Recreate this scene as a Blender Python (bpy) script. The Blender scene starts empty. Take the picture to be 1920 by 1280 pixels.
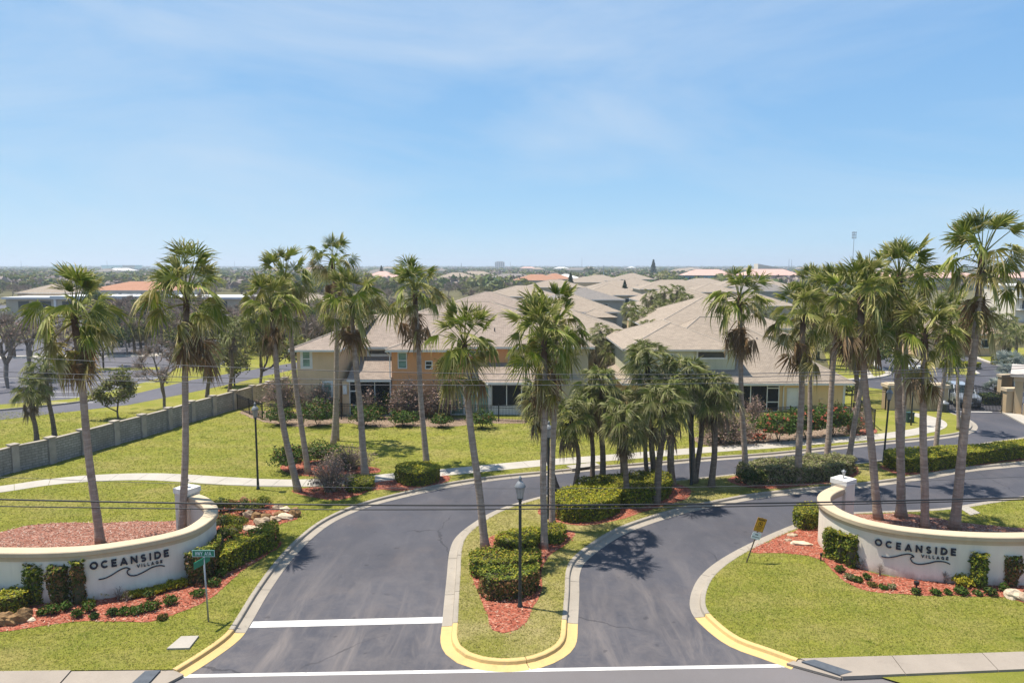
import bpy, math, random
import numpy as np
from mathutils import Vector, Matrix, noise
from mathutils.geometry import tessellate_polygon
SC = bpy.context.scene
COL = SC.collection
R = math.radians
rnd = random.Random(7)
nr = np.random.default_rng(7)

# ------------------------------------------------------------------ camera
CAM_H, F_PX, W_PX, H_PX, PITCH = 12.0, 1331.0, 1920.0, 1280.0, math.atan(142 / 1331)
cam_d = bpy.data.cameras.new('camera')
cam_d.sensor_width = 36.0
cam_d.lens = 36.0 * F_PX / W_PX
cam_d.clip_end = 30000
cam = bpy.data.objects.new('camera', cam_d)
COL.objects.link(cam)
cam.location = (0, 0, CAM_H)
cam.rotation_euler = (R(90) - PITCH, 0, 0)
SC.camera = cam

# ------------------------------------------------------------------ world, sun, exposure
SUN_V = Vector((-0.339, 0.102, 1.0)).normalized()
SUN_EL = math.asin(SUN_V.z)
world = bpy.data.worlds.new('World')
SC.world = world
world.use_nodes = True
wt = world.node_tree
wt.nodes.clear()
w_out = wt.nodes.new('ShaderNodeOutputWorld')
w_bg = wt.nodes.new('ShaderNodeBackground')
w_sky = wt.nodes.new('ShaderNodeTexSky')
w_sky.sky_type = 'NISHITA'
w_sky.sun_disc = False
w_sky.sun_elevation = SUN_EL
w_sky.sun_rotation = math.atan2(SUN_V.x, SUN_V.y)
w_sky.altitude = 0
w_sky.air_density = 0.6
w_sky.dust_density = 0.3
w_sky.ozone_density = 6.0
w_bg.inputs['Strength'].default_value = 0.1
L = wt.links.new
# soft tone curve over the whole sky dome (thin sea air: red and green fall off less steeply than blue)
w_sep = wt.nodes.new('ShaderNodeSeparateColor')
w_com = wt.nodes.new('ShaderNodeCombineColor')
L(w_sky.outputs['Color'], w_sep.inputs[0])
for i, (ex, gain) in enumerate(((0.66, 1.24), (0.46, 2.12), (0.22, 3.80))):
    pw = wt.nodes.new('ShaderNodeMath')
    pw.operation = 'POWER'
    pw.inputs[1].default_value = ex
    ml = wt.nodes.new('ShaderNodeMath')
    ml.operation = 'MULTIPLY'
    ml.inputs[1].default_value = gain
    L(w_sep.outputs[i], pw.inputs[0])
    L(pw.outputs[0], ml.inputs[0])
    L(ml.outputs[0], w_com.inputs[i])
# thin cirrus veil: soft streaks of white over the blue, spread over the whole sky
w_geo = wt.nodes.new('ShaderNodeTexCoord')
w_map = wt.nodes.new('ShaderNodeMapping')
w_map.inputs['Scale'].default_value = (1.0, 1.0, 4.2)
w_map.inputs['Location'].default_value = (10.2, 1.1, 3.1)
w_n = wt.nodes.new('ShaderNodeTexNoise')
w_n.inputs['Scale'].default_value = 1.5
w_n.inputs['Detail'].default_value = 8
w_n.inputs['Roughness'].default_value = 0.58
w_n.inputs['Distortion'].default_value = 0.6
w_r = wt.nodes.new('ShaderNodeMapRange')
w_r.inputs['From Min'].default_value = 0.41
w_r.inputs['From Max'].default_value = 0.70
w_r.inputs['To Max'].default_value = 0.56
w_r.inputs['To Min'].default_value = 0.07
w_mix = wt.nodes.new('ShaderNodeMix')
w_mix.data_type = 'RGBA'
w_mix.inputs[7].default_value = (4.1, 4.75, 5.5, 1)
L(w_geo.outputs['Generated'], w_map.inputs['Vector'])
L(w_map.outputs['Vector'], w_n.inputs['Vector'])
L(w_n.outputs['Fac'], w_r.inputs['Value'])
L(w_r.outputs['Result'], w_mix.inputs[0])
L(w_com.outputs[0], w_mix.inputs[6])
L(w_mix.outputs[2], w_bg.inputs['Color'])
L(w_bg.outputs['Background'], w_out.inputs['Surface'])

sun_d = bpy.data.lights.new('sun', 'SUN')
sun_d.energy = 5.0
sun_d.angle = R(0.53)
sun_d.color = (1.0, 0.935, 0.83)
sun = bpy.data.objects.new('sun', sun_d)
COL.objects.link(sun)
sun.rotation_euler = SUN_V.to_track_quat('Z', 'Y').to_euler()
SC.view_settings.view_transform = 'Standard'
SC.view_settings.look = 'None'
SC.view_settings.exposure = 0.72
SC.view_settings.gamma = 1.0
SC.view_settings.use_curve_mapping = False
SC.cycles.max_bounces = 6
SC.cycles.diffuse_bounces = 4
SC.cycles.transparent_max_bounces = 6
SC.cycles.volume_bounces = 0
SC.cycles.use_denoising = True
HAZE = 0.00030

# ------------------------------------------------------------------ pixel of the survey photo -> point in the place
_fw = Vector((0, math.cos(PITCH), -math.sin(PITCH)))
_up = Vector((0, math.sin(PITCH), math.cos(PITCH)))
def ray(px, py):
    return _fw + Vector((1, 0, 0)) * ((px - 960) / F_PX) + _up * ((640 - py) / F_PX)
def P(px, py, z=0.0):                      # point at height z
    d = ray(px, py)
    t = (z - CAM_H) / d.z
    return Vector((d.x * t, d.y * t, z))
def PD(px, py, Y):                         # point at distance Y
    d = ray(px, py)
    t = Y / d.y
    return Vector((d.x * t, Y, CAM_H + d.z * t))
def proj(p):
    v = Vector(p) - Vector((0, 0, CAM_H))
    k = F_PX / v.dot(_fw)
    return 960 + v.x * k, 640 - v.dot(_up) * k

# ------------------------------------------------------------------ node helpers
MATS = {}
class NT:
    def __init__(s, name):
        s.m = bpy.data.materials.new(name)
        s.m.use_nodes = True
        s.t = s.m.node_tree
        s.b = s.t.nodes['Principled BSDF']
        s.out = s.t.nodes['Material Output']
        MATS[name] = s.m
    def n(s, typ, **kw):
        nd = s.t.nodes.new('ShaderNode' + typ)
        for k, v in kw.items():
            if k in nd.inputs:
                nd.inputs[k].default_value = v
            else:
                setattr(nd, k, v)
        return nd
    def l(s, a, b):
        s.t.links.new(a, b)
    def coord(s, which='Object', scale=(1, 1, 1)):
        c = s.n('TexCoord')
        mp = s.n('Mapping')
        mp.inputs['Scale'].default_value = scale
        s.l(c.outputs[which], mp.inputs['Vector'])
        return mp.outputs['Vector']
    def noise(s, vec, scale, detail=4, rough=0.55, lo=0.3, hi=0.7, dist=0.0):
        nn = s.n('TexNoise')
        nn.inputs['Scale'].default_value = scale
        nn.inputs['Detail'].default_value = detail
        nn.inputs['Roughness'].default_value = rough
        nn.inputs['Distortion'].default_value = dist
        if vec is not None:
            s.l(vec, nn.inputs['Vector'])
        mr = s.n('MapRange')
        mr.inputs['From Min'].default_value = lo
        mr.inputs['From Max'].default_value = hi
        s.l(nn.outputs['Fac'], mr.inputs['Value'])
        return mr.outputs['Result']
    def mix(s, fac, a, b, blend='MIX'):
        m = s.n('Mix')
        m.data_type = 'RGBA'
        m.blend_type = blend
        for v, i in ((fac, 0), (a, 6), (b, 7)):
            if hasattr(v, 'is_linked'):
                s.l(v, m.inputs[i])
            elif i == 0:
                m.inputs[0].default_value = v
            else:
                m.inputs[i].default_value = (*v, 1)
        return m.outputs[2]
    def math(s, op, a, b=0.5):
        m = s.n('Math')
        m.operation = op
        for v, i in ((a, 0), (b, 1)):
            if hasattr(v, 'is_linked'):
                s.l(v, m.inputs[i])
            else:
                m.inputs[i].default_value = v
        return m.outputs[0]
    def base(s, col):
        if hasattr(col, 'is_linked'):
            s.l(col, s.b.inputs['Base Color'])
        else:
            s.b.inputs['Base Color'].default_value = (*col, 1)
    def bump(s, h, strength=0.4, dist=0.02):
        bp = s.n('Bump')
        bp.inputs['Strength'].default_value = strength
        bp.inputs['Distance'].default_value = dist
        s.l(h, bp.inputs['Height'])
        s.l(bp.outputs['Normal'], s.b.inputs['Normal'])
    def rough(s, r, spec=0.3):
        s.b.inputs['Roughness'].default_value = r
        s.b.inputs['Specular IOR Level'].default_value = spec

def sc(c, k):
    return tuple(x * k for x in c)

def m_plain(name, col, rough=0.6, var=0.12, scale=3.0, spec=0.3, metal=0.0, bump=0.0, coord='Object'):
    s = NT(name)
    v = s.coord(coord)
    f = s.noise(v, scale, 5)
    s.base(s.mix(f, sc(col, 1 - var), sc(col, 1 + var)))
    s.rough(rough, spec)
    s.b.inputs['Metallic'].default_value = metal
    if bump:
        s.bump(s.noise(v, scale * 12, 3), bump, 0.01)
    return s.m

def m_stucco(name, col, splash=False):
    s = NT(name)
    v = s.coord('Object')
    big = s.noise(v, 0.6, 5)
    fine = s.noise(v, 30, 3)
    streak = s.noise(s.coord('Object', (2.2, 2.2, 0.25)), 1.6, 4, lo=0.48, hi=0.78)
    c = s.mix(big, sc(col, 0.90), sc(col, 1.05))
    c = s.mix(s.math('MULTIPLY', streak, 0.26), c, sc(col, 0.60))
    c = s.mix(s.math('MULTIPLY', fine, 0.12), c, sc(col, 0.8))
    if splash:                              # soil thrown up by rain, with a ragged upper edge
        gp = s.n('NewGeometry')
        sx = s.n('SeparateXYZ')
        s.l(gp.outputs['Position'], sx.inputs[0])
        rag = s.noise(s.coord('Object', (1, 1, 0.5)), 2.6, 6, 0.7, 0.3, 0.7)
        top = s.math('MULTIPLY', rag, 0.42)
        mr = s.n('MapRange')
        mr.inputs['From Min'].default_value = 0.10
        mr.inputs['From Max'].default_value = -0.22
        s.l(s.math('SUBTRACT', s.math('SUBTRACT', sx.outputs['Z'], 0.12), top), mr.inputs['Value'])
        c = s.mix(s.math('MULTIPLY', mr.outputs['Result'], 0.5), c, (0.34, 0.22, 0.15))
    s.base(c)
    s.rough(0.85, 0.2)
    s.bump(fine, 0.25, 0.01)
    return s.m

def m_leaf(name, a, b, c=None, cfrac=0.12, trans=0.25, rough=0.5):
    """leaf faces: each island (leaf) gets its own hue between a and b, a few take c"""
    s = NT(name)
    g = s.n('NewGeometry')
    rr = g.outputs['Random Per Island']
    col = s.mix(rr, a, b)
    if c is not None:
        k = s.math('FRACT', s.math('MULTIPLY', rr, 37.7), 0)
        col = s.mix(s.math('LESS_THAN', k, cfrac), col, c)
    big = s.noise(s.coord('Object'), 0.9, 3)
    col = s.mix(s.math('MULTIPLY', big, 0.25), col, sc(a, 0.6))
    s.base(col)
    s.rough(rough, 0.12)
    tr = s.n('BsdfTranslucent')
    s.l(col, tr.inputs['Color'])
    ms = s.n('MixShader')
    ms.inputs[0].default_value = trans
    s.l(s.b.outputs[0], ms.inputs[1])
    s.l(tr.outputs[0], ms.inputs[2])
    s.l(ms.outputs[0], s.out.inputs['Surface'])
    return s.m

def m_frond(name, green, green2, tip, petiole, tipmix=0.8):
    s = NT(name)
    at = s.n('Attribute')
    at.attribute_name = 't'
    t = at.outputs['Fac']
    g = s.n('NewGeometry')
    oi = s.n('ObjectInfo')
    col = s.mix(g.outputs['Random Per Island'], green, green2)
    col = s.mix(s.math('MULTIPLY', s.math('POWER', oi.outputs['Random'], 2.0), 0.45), col, sc(tip, 0.6))
    nz = s.noise(s.coord('Object'), 5, 3, lo=0.25, hi=0.75)
    mr = s.n('MapRange')
    mr.inputs['From Min'].default_value = 0.38
    mr.inputs['From Max'].default_value = 1.1
    s.l(t, mr.inputs['Value'])
    rnd_ = s.math('FRACT', s.math('MULTIPLY', g.outputs['Random Per Island'], 17.3), 0)
    some = s.math('ADD', s.math('MULTIPLY', s.math('GREATER_THAN', rnd_, 0.52), 1.05), 0.25)
    f = s.math('MULTIPLY', mr.outputs['Result'], s.math('MULTIPLY', some, s.math('ADD', s.math('MULTIPLY', nz, 0.8), 0.6)))
    f = s.math('MINIMUM', s.math('MULTIPLY', f, tipmix), 1.0)
    col = s.mix(f, col, tip)
    pet = s.math('LESS_THAN', t, 0.0)
    col = s.mix(pet, col, petiole)
    s.base(col)
    s.rough(0.5, 0.16)
    tr = s.n('BsdfTranslucent')
    s.l(col, tr.inputs['Color'])
    ms = s.n('MixShader')
    ms.inputs[0].default_value = 0.42
    s.l(s.b.outputs[0], ms.inputs[1])
    s.l(tr.outputs[0], ms.inputs[2])
    s.l(ms.outputs[0], s.out.inputs['Surface'])
    return s.m

def m_grass(name, lush, yellow, dry, dry_lo=0.55, dry_hi=0.8, blades=False):
    s = NT(name)
    v = s.coord('Object')
    big = s.noise(v, 0.11, 4, lo=0.3, hi=0.7)
    mid = s.noise(v, 0.7, 6, 0.65, 0.3, 0.7)
    streak = s.noise(s.coord('Object', (0.35, 2.4, 1)), 1.0, 5, 0.6, 0.35, 0.68)
    fine = s.noise(v, 9, 6, 0.75, 0.25, 0.75)
    vfine = s.noise(v, 34, 3, 0.7, 0.2, 0.8)
    dryp = s.noise(s.coord('Object', (1, 1.5, 1)), 0.28, 7, 0.68, dry_lo, dry_hi)
    c = s.mix(mid, lush, yellow)
    c = s.mix(s.math('MULTIPLY', big, 0.5), c, yellow)
    c = s.mix(s.math('MULTIPLY', streak, 0.35), c, sc(lush, 0.8))
    c = s.mix(s.math('MULTIPLY', dryp, 0.75), c, dry)
    c = s.mix(s.math('MULTIPLY', fine, 0.5), c, sc(lush, 0.5))
    c = s.mix(s.math('MULTIPLY', vfine, 0.35), c, sc(dry, 1.15))
    weed = s.noise(v, 0.9, 3, 0.5, 0.66, 0.72)
    c = s.mix(s.math('MULTIPLY', weed, 0.55), c, sc(lush, 0.62))
    if blades:
        g = s.n('NewGeometry')
        rr = g.outputs['Random Per Island']
        c = s.mix(s.math('MULTIPLY', rr, 0.5), c, sc(lush, 0.75))
        c = s.mix(s.math('MULTIPLY', s.math('GREATER_THAN', s.math('FRACT', s.math('MULTIPLY', rr, 31.7), 0), 0.84), 0.6), c, sc(dry, 1.15))
        s.base(c)
        s.rough(0.9, 0.04)
        tr = s.n('BsdfTranslucent')
        s.l(c, tr.inputs['Color'])
        ms = s.n('MixShader')
        ms.inputs[0].default_value = 0.3
        s.l(s.b.outputs[0], ms.inputs[1])
        s.l(tr.outputs[0], ms.inputs[2])
        s.l(ms.outputs[0], s.out.inputs['Surface'])
        return s.m
    s.base(c)
    s.rough(0.95, 0.04)
    h = s.math('ADD', fine, vfine)
    s.bump(h, 0.7, 0.05)
    return s.m

def m_asphalt(name, col, light, amount=0.5, tracks=False):
    s = NT(name)
    v = s.coord('Object')
    grain = s.noise(v, 45, 3, 0.8, 0.2, 0.8)
    big = s.noise(v, 0.16, 5, 0.6, 0.35, 0.7)
    mid = s.noise(s.coord('Object', (1.0, 0.45, 1)), 0.55, 6, 0.6, 0.42, 0.75, 0.6)
    stain = s.noise(s.coord('Object', (0.8, 0.5, 1)), 1.7, 7, 0.7, 0.55, 0.82, 1.2)
    dirt = s.noise(v, 0.35, 6, 0.7, 0.52, 0.75, 0.4)
    c = s.mix(s.math('MULTIPLY', big, 0.6), col, sc(col, 1.5))
    c = s.mix(s.math('MULTIPLY', mid, amount), c, light)
    c = s.mix(s.math('MULTIPLY', stain, amount * 0.6), c, sc(light, 1.25))
    c = s.mix(s.math('MULTIPLY', dirt, 0.22), c, (0.16, 0.12, 0.10))
    c = s.mix(s.math('MULTIPLY', grain, 0.35), c, sc(col, 0.6))
    if tracks:
        sx = s.n('SeparateXYZ')
        s.l(v, sx.inputs[0])
        near = s.n('MapRange')              # sand carried in from the highway, thinning up the lanes
        near.inputs['From Min'].default_value = 31
        near.inputs['From Max'].default_value = 21.5
        s.l(sx.outputs['Y'], near.inputs['Value'])
        drag = s.noise(s.coord('Object', (0.9, 0.16, 1)), 1.3, 6, 0.62, 0.44, 0.70, 0.8)
        sand = s.noise(v, 1.1, 7, 0.72, 0.40, 0.72, 0.3)
        f = s.math('MULTIPLY', near.outputs['Result'], s.math('MAXIMUM', drag, s.math('MULTIPLY', sand, 0.7)))
        c = s.mix(s.math('MULTIPLY', f, 0.42), c, (0.25, 0.21, 0.185))
        dark = s.noise(s.coord('Object', (1.5, 0.10, 1)), 0.9, 4, 0.5, 0.52, 0.72, 0.3)
        c = s.mix(s.math('MULTIPLY', dark, 0.14), c, sc(col, 0.6))
        vo = s.n('TexVoronoi')
        vo.feature = 'DISTANCE_TO_EDGE'
        vo.inputs['Scale'].default_value = 0.22
        wob = s.n('TexNoise')
        wob.inputs['Scale'].default_value = 0.9
        wob.inputs['Detail'].default_value = 5
        s.l(v, wob.inputs['Vector'])
        mx = s.n('Mix')
        mx.data_type = 'VECTOR'
        mx.inputs[0].default_value = 0.45
        s.l(v, mx.inputs[4])
        s.l(wob.outputs['Color'], mx.inputs[5])
        s.l(mx.outputs[1], vo.inputs['Vector'])
        crack = s.math('LESS_THAN', vo.outputs['Distance'], 0.0035)
        gate = s.noise(v, 0.12, 3, 0.5, 0.50, 0.56)
        c = s.mix(s.math('MULTIPLY', s.math('MULTIPLY', crack, gate), 0.55), c, sc(col, 0.35))
        spot = s.noise(v, 2.3, 2, 0.4, 0.70, 0.76)
        c = s.mix(s.math('MULTIPLY', spot, 0.5), c, sc(col, 0.5))
    s.base(c)
    s.rough(0.85, 0.3)
    s.bump(grain, 0.35, 0.01)
    return s.m

def m_concrete(name, col, stain=0.35, chips=None):
    s = NT(name)
    v = s.coord('Object')
    big = s.noise(v, 0.5, 6, 0.65, 0.35, 0.7)
    fine = s.noise(v, 20, 5, 0.7, 0.25, 0.75)
    spots = s.noise(v, 2.6, 6, 0.7, 0.55, 0.78)
    g = s.n('NewGeometry')
    c = s.mix(big, sc(col, 0.86), sc(col, 1.08))
    c = s.mix(s.math('MULTIPLY', spots, stain), c, sc(col, 0.45))
    c = s.mix(s.math('MULTIPLY', fine, 0.25), c, sc(col, 0.7))
    if chips:                               # paint worn through to what is below
        worn = s.noise(v, 5.5, 8, 0.78, 0.585, 0.66, 0.4)
        scuff = s.noise(s.coord('Object', (3.0, 0.8, 1)), 1.6, 6, 0.7, 0.5, 0.85)
        c = s.mix(s.math('MULTIPLY', scuff, 0.35), c, sc(chips, 0.7))
        c = s.mix(s.math('MULTIPLY', worn, 0.8), c, chips)
    c = s.mix(s.math('MULTIPLY', g.outputs['Random Per Island'], 0.12), c, sc(col, 0.7))
    s.base(c)
    s.rough(0.85, 0.25)
    s.bump(fine, 0.3, 0.01)
    return s.m

def m_mulch(name, a, b, c3):
    s = NT(name)
    v = s.coord('Object')
    vo = s.n('TexVoronoi')
    vo.inputs['Scale'].default_value = 14
    wv = s.n('Mapping')
    wv.inputs['Scale'].default_value = (1, 2.1, 1)
    wv.inputs['Rotation'].default_value = (0, 0, 0.6)
    s.l(v, wv.inputs['Vector'])
    s.l(wv.outputs['Vector'], vo.inputs['Vector'])
    sep = s.n('SeparateColor')
    s.l(vo.outputs['Color'], sep.inputs[0])
    big = s.noise(v, 0.8, 5, 0.6, 0.3, 0.7)
    c = s.mix(sep.outputs[0], a, b)
    c = s.mix(s.math('MULTIPLY', s.math('GREATER_THAN', sep.outputs[1], 0.8), 0.8), c, c3)
    c = s.mix(s.math('MULTIPLY', big, 0.35), c, sc(a, 0.6))
    c = s.mix(s.math('MULTIPLY', s.math('GREATER_THAN', sep.outputs[2], 0.82), 0.7), c, sc(a, 0.25))
    s.base(c)
    s.rough(0.9, 0.2)
    s.bump(sep.outputs[2], 0.8, 0.05)
    return s.m

def m_roof(name, a, b, course=0.16):
    s = NT(name)
    uv = s.coord('UV')
    br = s.n('TexBrick')
    br.inputs['Scale'].default_value = 1.0
    br.inputs['Brick Width'].default_value = 0.34
    br.inputs['Row Height'].default_value = course
    br.inputs['Mortar Size'].default_value = 0.012
    br.inputs['Bias'].default_value = 0.0
    br.inputs['Color1'].default_value = (*a, 1)
    br.inputs['Color2'].default_value = (*b, 1)
    br.inputs['Mortar'].default_value = (*sc(a, 0.5), 1)
    s.l(uv, br.inputs['Vector'])
    big = s.noise(uv, 0.35, 5, 0.65, 0.3, 0.7)
    fine = s.noise(uv, 2.6, 6, 0.75, 0.3, 0.7)
    rows = s.noise(s.coord('UV', (0.12, 2.6, 1)), 1.0, 3, 0.6, 0.35, 0.65)
    c = s.mix(s.math('MULTIPLY', big, 0.35), br.outputs['Color'], sc(a, 0.75))
    c = s.mix(s.math('MULTIPLY', fine, 0.4), c, sc(b, 1.2))
    c = s.mix(s.math('MULTIPLY', rows, 0.25), c, sc(a, 0.7))
    s.base(c)
    s.rough(0.9, 0.2)
    s.bump(br.outputs['Fac'], -0.5, 0.02)
    return s.m

def m_brick(name, a, b, mortar, bw, rh, ms):
    s = NT(name)
    uv = s.coord('UV')
    br = s.n('TexBrick')
    br.inputs['Scale'].default_value = 1.0
    br.inputs['Brick Width'].default_value = bw
    br.inputs['Row Height'].default_value = rh
    br.inputs['Mortar Size'].default_value = ms
    br.inputs['Color1'].default_value = (*a, 1)
    br.inputs['Color2'].default_value = (*b, 1)
    br.inputs['Mortar'].default_value = (*mortar, 1)
    s.l(uv, br.inputs['Vector'])
    v = s.coord('Object')
    big = s.noise(v, 0.7, 6, 0.7, 0.35, 0.7)
    drip = s.noise(s.coord('Object', (2, 2, 0.3)), 1.2, 5, 0.6, 0.45, 0.75)
    c = s.mix(s.math('MULTIPLY', big, 0.6), br.outputs['Color'], sc(a, 0.55))
    c = s.mix(s.math('MULTIPLY', drip, 0.5), c, sc(a, 0.35))
    s.base(c)
    s.rough(0.9, 0.2)
    s.bump(br.outputs['Fac'], -0.6, 0.02)
    return s.m

def m_trunk(name, a, b, top):
    s = NT(name)
    at = s.n('Attribute')
    at.attribute_name = 't'
    v = s.coord('Object', (1, 1, 5))
    ring = s.noise(v, 2.2, 4, 0.6, 0.35, 0.65)
    vert = s.noise(s.coord('Object', (14, 14, 1)), 1.4, 4, 0.6, 0.35, 0.65)
    big = s.noise(s.coord('Object'), 0.5, 4)
    c = s.mix(ring, a, b)
    c = s.mix(s.math('MULTIPLY', vert, 0.3), c, sc(a, 0.55))
    c = s.mix(s.math('MULTIPLY', big, 0.25), c, sc(b, 1.2))
    mr = s.n('MapRange')
    mr.inputs['From Min'].default_value = 0.86
    mr.inputs['From Max'].default_value = 0.94
    s.l(at.outputs['Fac'], mr.inputs['Value'])
    c = s.mix(mr.outputs['Result'], c, top)
    s.base(c)
    s.rough(0.9, 0.15)
    s.bump(s.math('ADD', ring, vert), 0.5, 0.03)
    return s.m

GREEN_T = (0.030, 0.065, 0.016)
m_grass('lawn_grass', (0.124, 0.175, 0.016), (0.268, 0.262, 0.030), (0.38, 0.30, 0.12), 0.46, 0.74)
m_grass('island_grass', (0.135, 0.165, 0.012), (0.27, 0.25, 0.03), (0.44, 0.35, 0.18), 0.40, 0.64)
m_grass('field_ground', (0.05, 0.062, 0.022), (0.10, 0.10, 0.04), (0.20, 0.16, 0.10), 0.4, 0.7)
m_asphalt('asphalt', (0.054, 0.054, 0.065), (0.130, 0.121, 0.127), 0.45, True)
m_asphalt('highway_asphalt', (0.13, 0.118, 0.118), (0.16, 0.15, 0.15), 0.5)
m_asphalt('lot_asphalt', (0.080, 0.078, 0.092), (0.15, 0.14, 0.15), 0.4)
m_concrete('concrete', (0.36, 0.325, 0.28), 0.3)
m_concrete('pavement_concrete', (0.30, 0.255, 0.21), 0.3)
m_concrete('kerb_concrete', (0.315, 0.275, 0.225), 0.65)
m_concrete('path_concrete', (0.40, 0.365, 0.315), 0.15)
m_concrete('kerb_paint', (0.57, 0.395, 0.165), 0.5, (0.33, 0.28, 0.22))
m_plain('mat_rubber', (0.075, 0.085, 0.10), 0.8, 0.15, 6, bump=0.3)
m_concrete('road_paint', (0.64, 0.615, 0.58), 0.15, (0.13, 0.12, 0.12))
m_mulch('red_mulch', (0.30, 0.072, 0.040), (0.37, 0.125, 0.075), (0.46, 0.26, 0.18))
m_mulch('faded_mulch', (0.25, 0.092, 0.058), (0.33, 0.155, 0.105), (0.46, 0.33, 0.26))
m_mulch('brown_mulch', (0.20, 0.13, 0.085), (0.30, 0.22, 0.15), (0.42, 0.33, 0.25))
m_stucco('white_stucco', (0.73, 0.655, 0.545), True)
m_stucco('cream_stucco', (0.50, 0.40, 0.275))
m_stucco('tan_stucco', (0.68, 0.48, 0.29))
m_stucco('orange_stucco', (0.70, 0.335, 0.15))
m_stucco('sage_stucco', (0.52, 0.50, 0.35))
m_stucco('yellow_stucco', (0.70, 0.49, 0.25))
m_stucco('gate_stucco', (0.47, 0.35, 0.21))
m_stucco('cream_house_stucco', (0.45, 0.38, 0.27))
m_stucco('grey_house_stucco', (0.33, 0.32, 0.29))
m_stucco('teal_stucco', (0.12, 0.33, 0.40))
m_stucco('pink_stucco', (0.50, 0.36, 0.32))
m_plain('white_trim', (0.66, 0.64, 0.60), 0.5, 0.06)
m_roof('shingle_roof', (0.20, 0.158, 0.128), (0.315, 0.252, 0.205))
m_roof('shingle_light', (0.235, 0.190, 0.148), (0.335, 0.272, 0.212))
m_roof('shingle_grey', (0.16, 0.145, 0.135), (0.23, 0.205, 0.185))
m_roof('shingle_brown', (0.19, 0.135, 0.095), (0.27, 0.20, 0.145))
m_roof('tile_orange', (0.30, 0.145, 0.085), (0.37, 0.20, 0.13), 0.3)
m_roof('tile_pink', (0.48, 0.30, 0.25), (0.55, 0.37, 0.31), 0.3)
m_plain('roof_slab', (0.42, 0.37, 0.33), 0.8, 0.12, 0.6)
m_plain('ridge_cap', (0.30, 0.25, 0.20), 0.9, 0.15, 2)
m_plain('white_membrane', (0.56, 0.55, 0.53), 0.6, 0.06, 0.3)
m_brick('grey_block', (0.285, 0.27, 0.26), (0.37, 0.35, 0.34), (0.20, 0.19, 0.182), 0.36, 0.16, 0.022)
m_plain('post_concrete', (0.31, 0.28, 0.26), 0.85, 0.25, 1.5, bump=0.3)
m_plain('cap_concrete', (0.33, 0.285, 0.23), 0.85, 0.25, 1.0)
m_trunk('palm_trunk', (0.255, 0.190, 0.145), (0.430, 0.340, 0.270), (0.095, 0.056, 0.034))
m_trunk('sabal_trunk', (0.120, 0.090, 0.068), (0.230, 0.180, 0.140), (0.080, 0.056, 0.036))
m_frond('frond_green', (0.130, 0.200, 0.020), (0.265, 0.295, 0.036), (0.62, 0.53, 0.24), (0.24, 0.25, 0.06), 1.05)
m_frond('frond_olive', (0.180, 0.190, 0.032), (0.310, 0.265, 0.065), (0.66, 0.55, 0.31), (0.34, 0.29, 0.10), 1.2)
m_frond('frond_dead', (0.19, 0.115, 0.052), (0.30, 0.19, 0.095), (0.42, 0.32, 0.20), (0.24, 0.15, 0.07), 0.7)
m_frond('sabal_green', (0.165, 0.215, 0.048), (0.290, 0.300, 0.090), (0.50, 0.45, 0.26), (0.20, 0.20, 0.08), 1.0)
m_frond('sabal_olive', (0.250, 0.230, 0.090), (0.370, 0.320, 0.165), (0.42, 0.36, 0.25), (0.24, 0.19, 0.10), 0.9)
m_frond('sabal_dead', (0.19, 0.135, 0.085), (0.28, 0.21, 0.14), (0.38, 0.31, 0.23), (0.20, 0.14, 0.09), 0.7)
m_frond('silver_frond', (0.20, 0.24, 0.20), (0.30, 0.33, 0.28), (0.38, 0.40, 0.36), (0.25, 0.28, 0.24), 0.6)
m_grass('grass_blade', (0.128, 0.188, 0.016), (0.285, 0.280, 0.030), (0.42, 0.34, 0.14), 0.46, 0.74, True)
m_grass('island_blade', (0.140, 0.175, 0.012), (0.29, 0.265, 0.03), (0.48, 0.39, 0.20), 0.40, 0.64, True)
m_leaf('chip_red', (0.24, 0.055, 0.032), (0.42, 0.15, 0.09), (0.52, 0.34, 0.24), 0.14, 0.0, 0.9)
m_leaf('chip_faded', (0.24, 0.09, 0.06), (0.38, 0.21, 0.16), (0.50, 0.38, 0.31), 0.25, 0.0, 0.9)
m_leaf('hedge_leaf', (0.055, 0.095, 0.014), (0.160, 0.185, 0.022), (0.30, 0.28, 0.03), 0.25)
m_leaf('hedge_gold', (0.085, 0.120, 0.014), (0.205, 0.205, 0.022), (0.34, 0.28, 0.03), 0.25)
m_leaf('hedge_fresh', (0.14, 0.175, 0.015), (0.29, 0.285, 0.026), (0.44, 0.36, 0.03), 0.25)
m_leaf('sage_fresh', (0.14, 0.16, 0.05), (0.27, 0.27, 0.10), (0.34, 0.28, 0.18), 0.25)
m_leaf('hedge_dark', (0.030, 0.060, 0.014), (0.075, 0.105, 0.024), (0.20, 0.20, 0.04), 0.12)
m_leaf('hedge_rust', (0.060, 0.080, 0.018), (0.150, 0.140, 0.030), (0.27, 0.13, 0.055), 0.4)
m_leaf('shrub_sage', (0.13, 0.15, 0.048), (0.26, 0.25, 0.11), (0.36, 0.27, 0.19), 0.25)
m_leaf('plant_leaf', (0.040, 0.085, 0.014), (0.10, 0.15, 0.024), (0.22, 0.11, 0.05), 0.12)
m_leaf('gold_leaf', (0.27, 0.24, 0.02), (0.46, 0.38, 0.03), (0.18, 0.20, 0.03), 0.2)
m_leaf('pale_flower', (0.62, 0.45, 0.14), (0.60, 0.50, 0.30), (0.20, 0.20, 0.06), 0.3)
m_leaf('red_flower', (0.50, 0.09, 0.06), (0.60, 0.22, 0.12), None)
m_leaf('twig_leaf', (0.28, 0.17, 0.13), (0.45, 0.31, 0.25), (0.16, 0.15, 0.07), 0.22)
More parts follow.
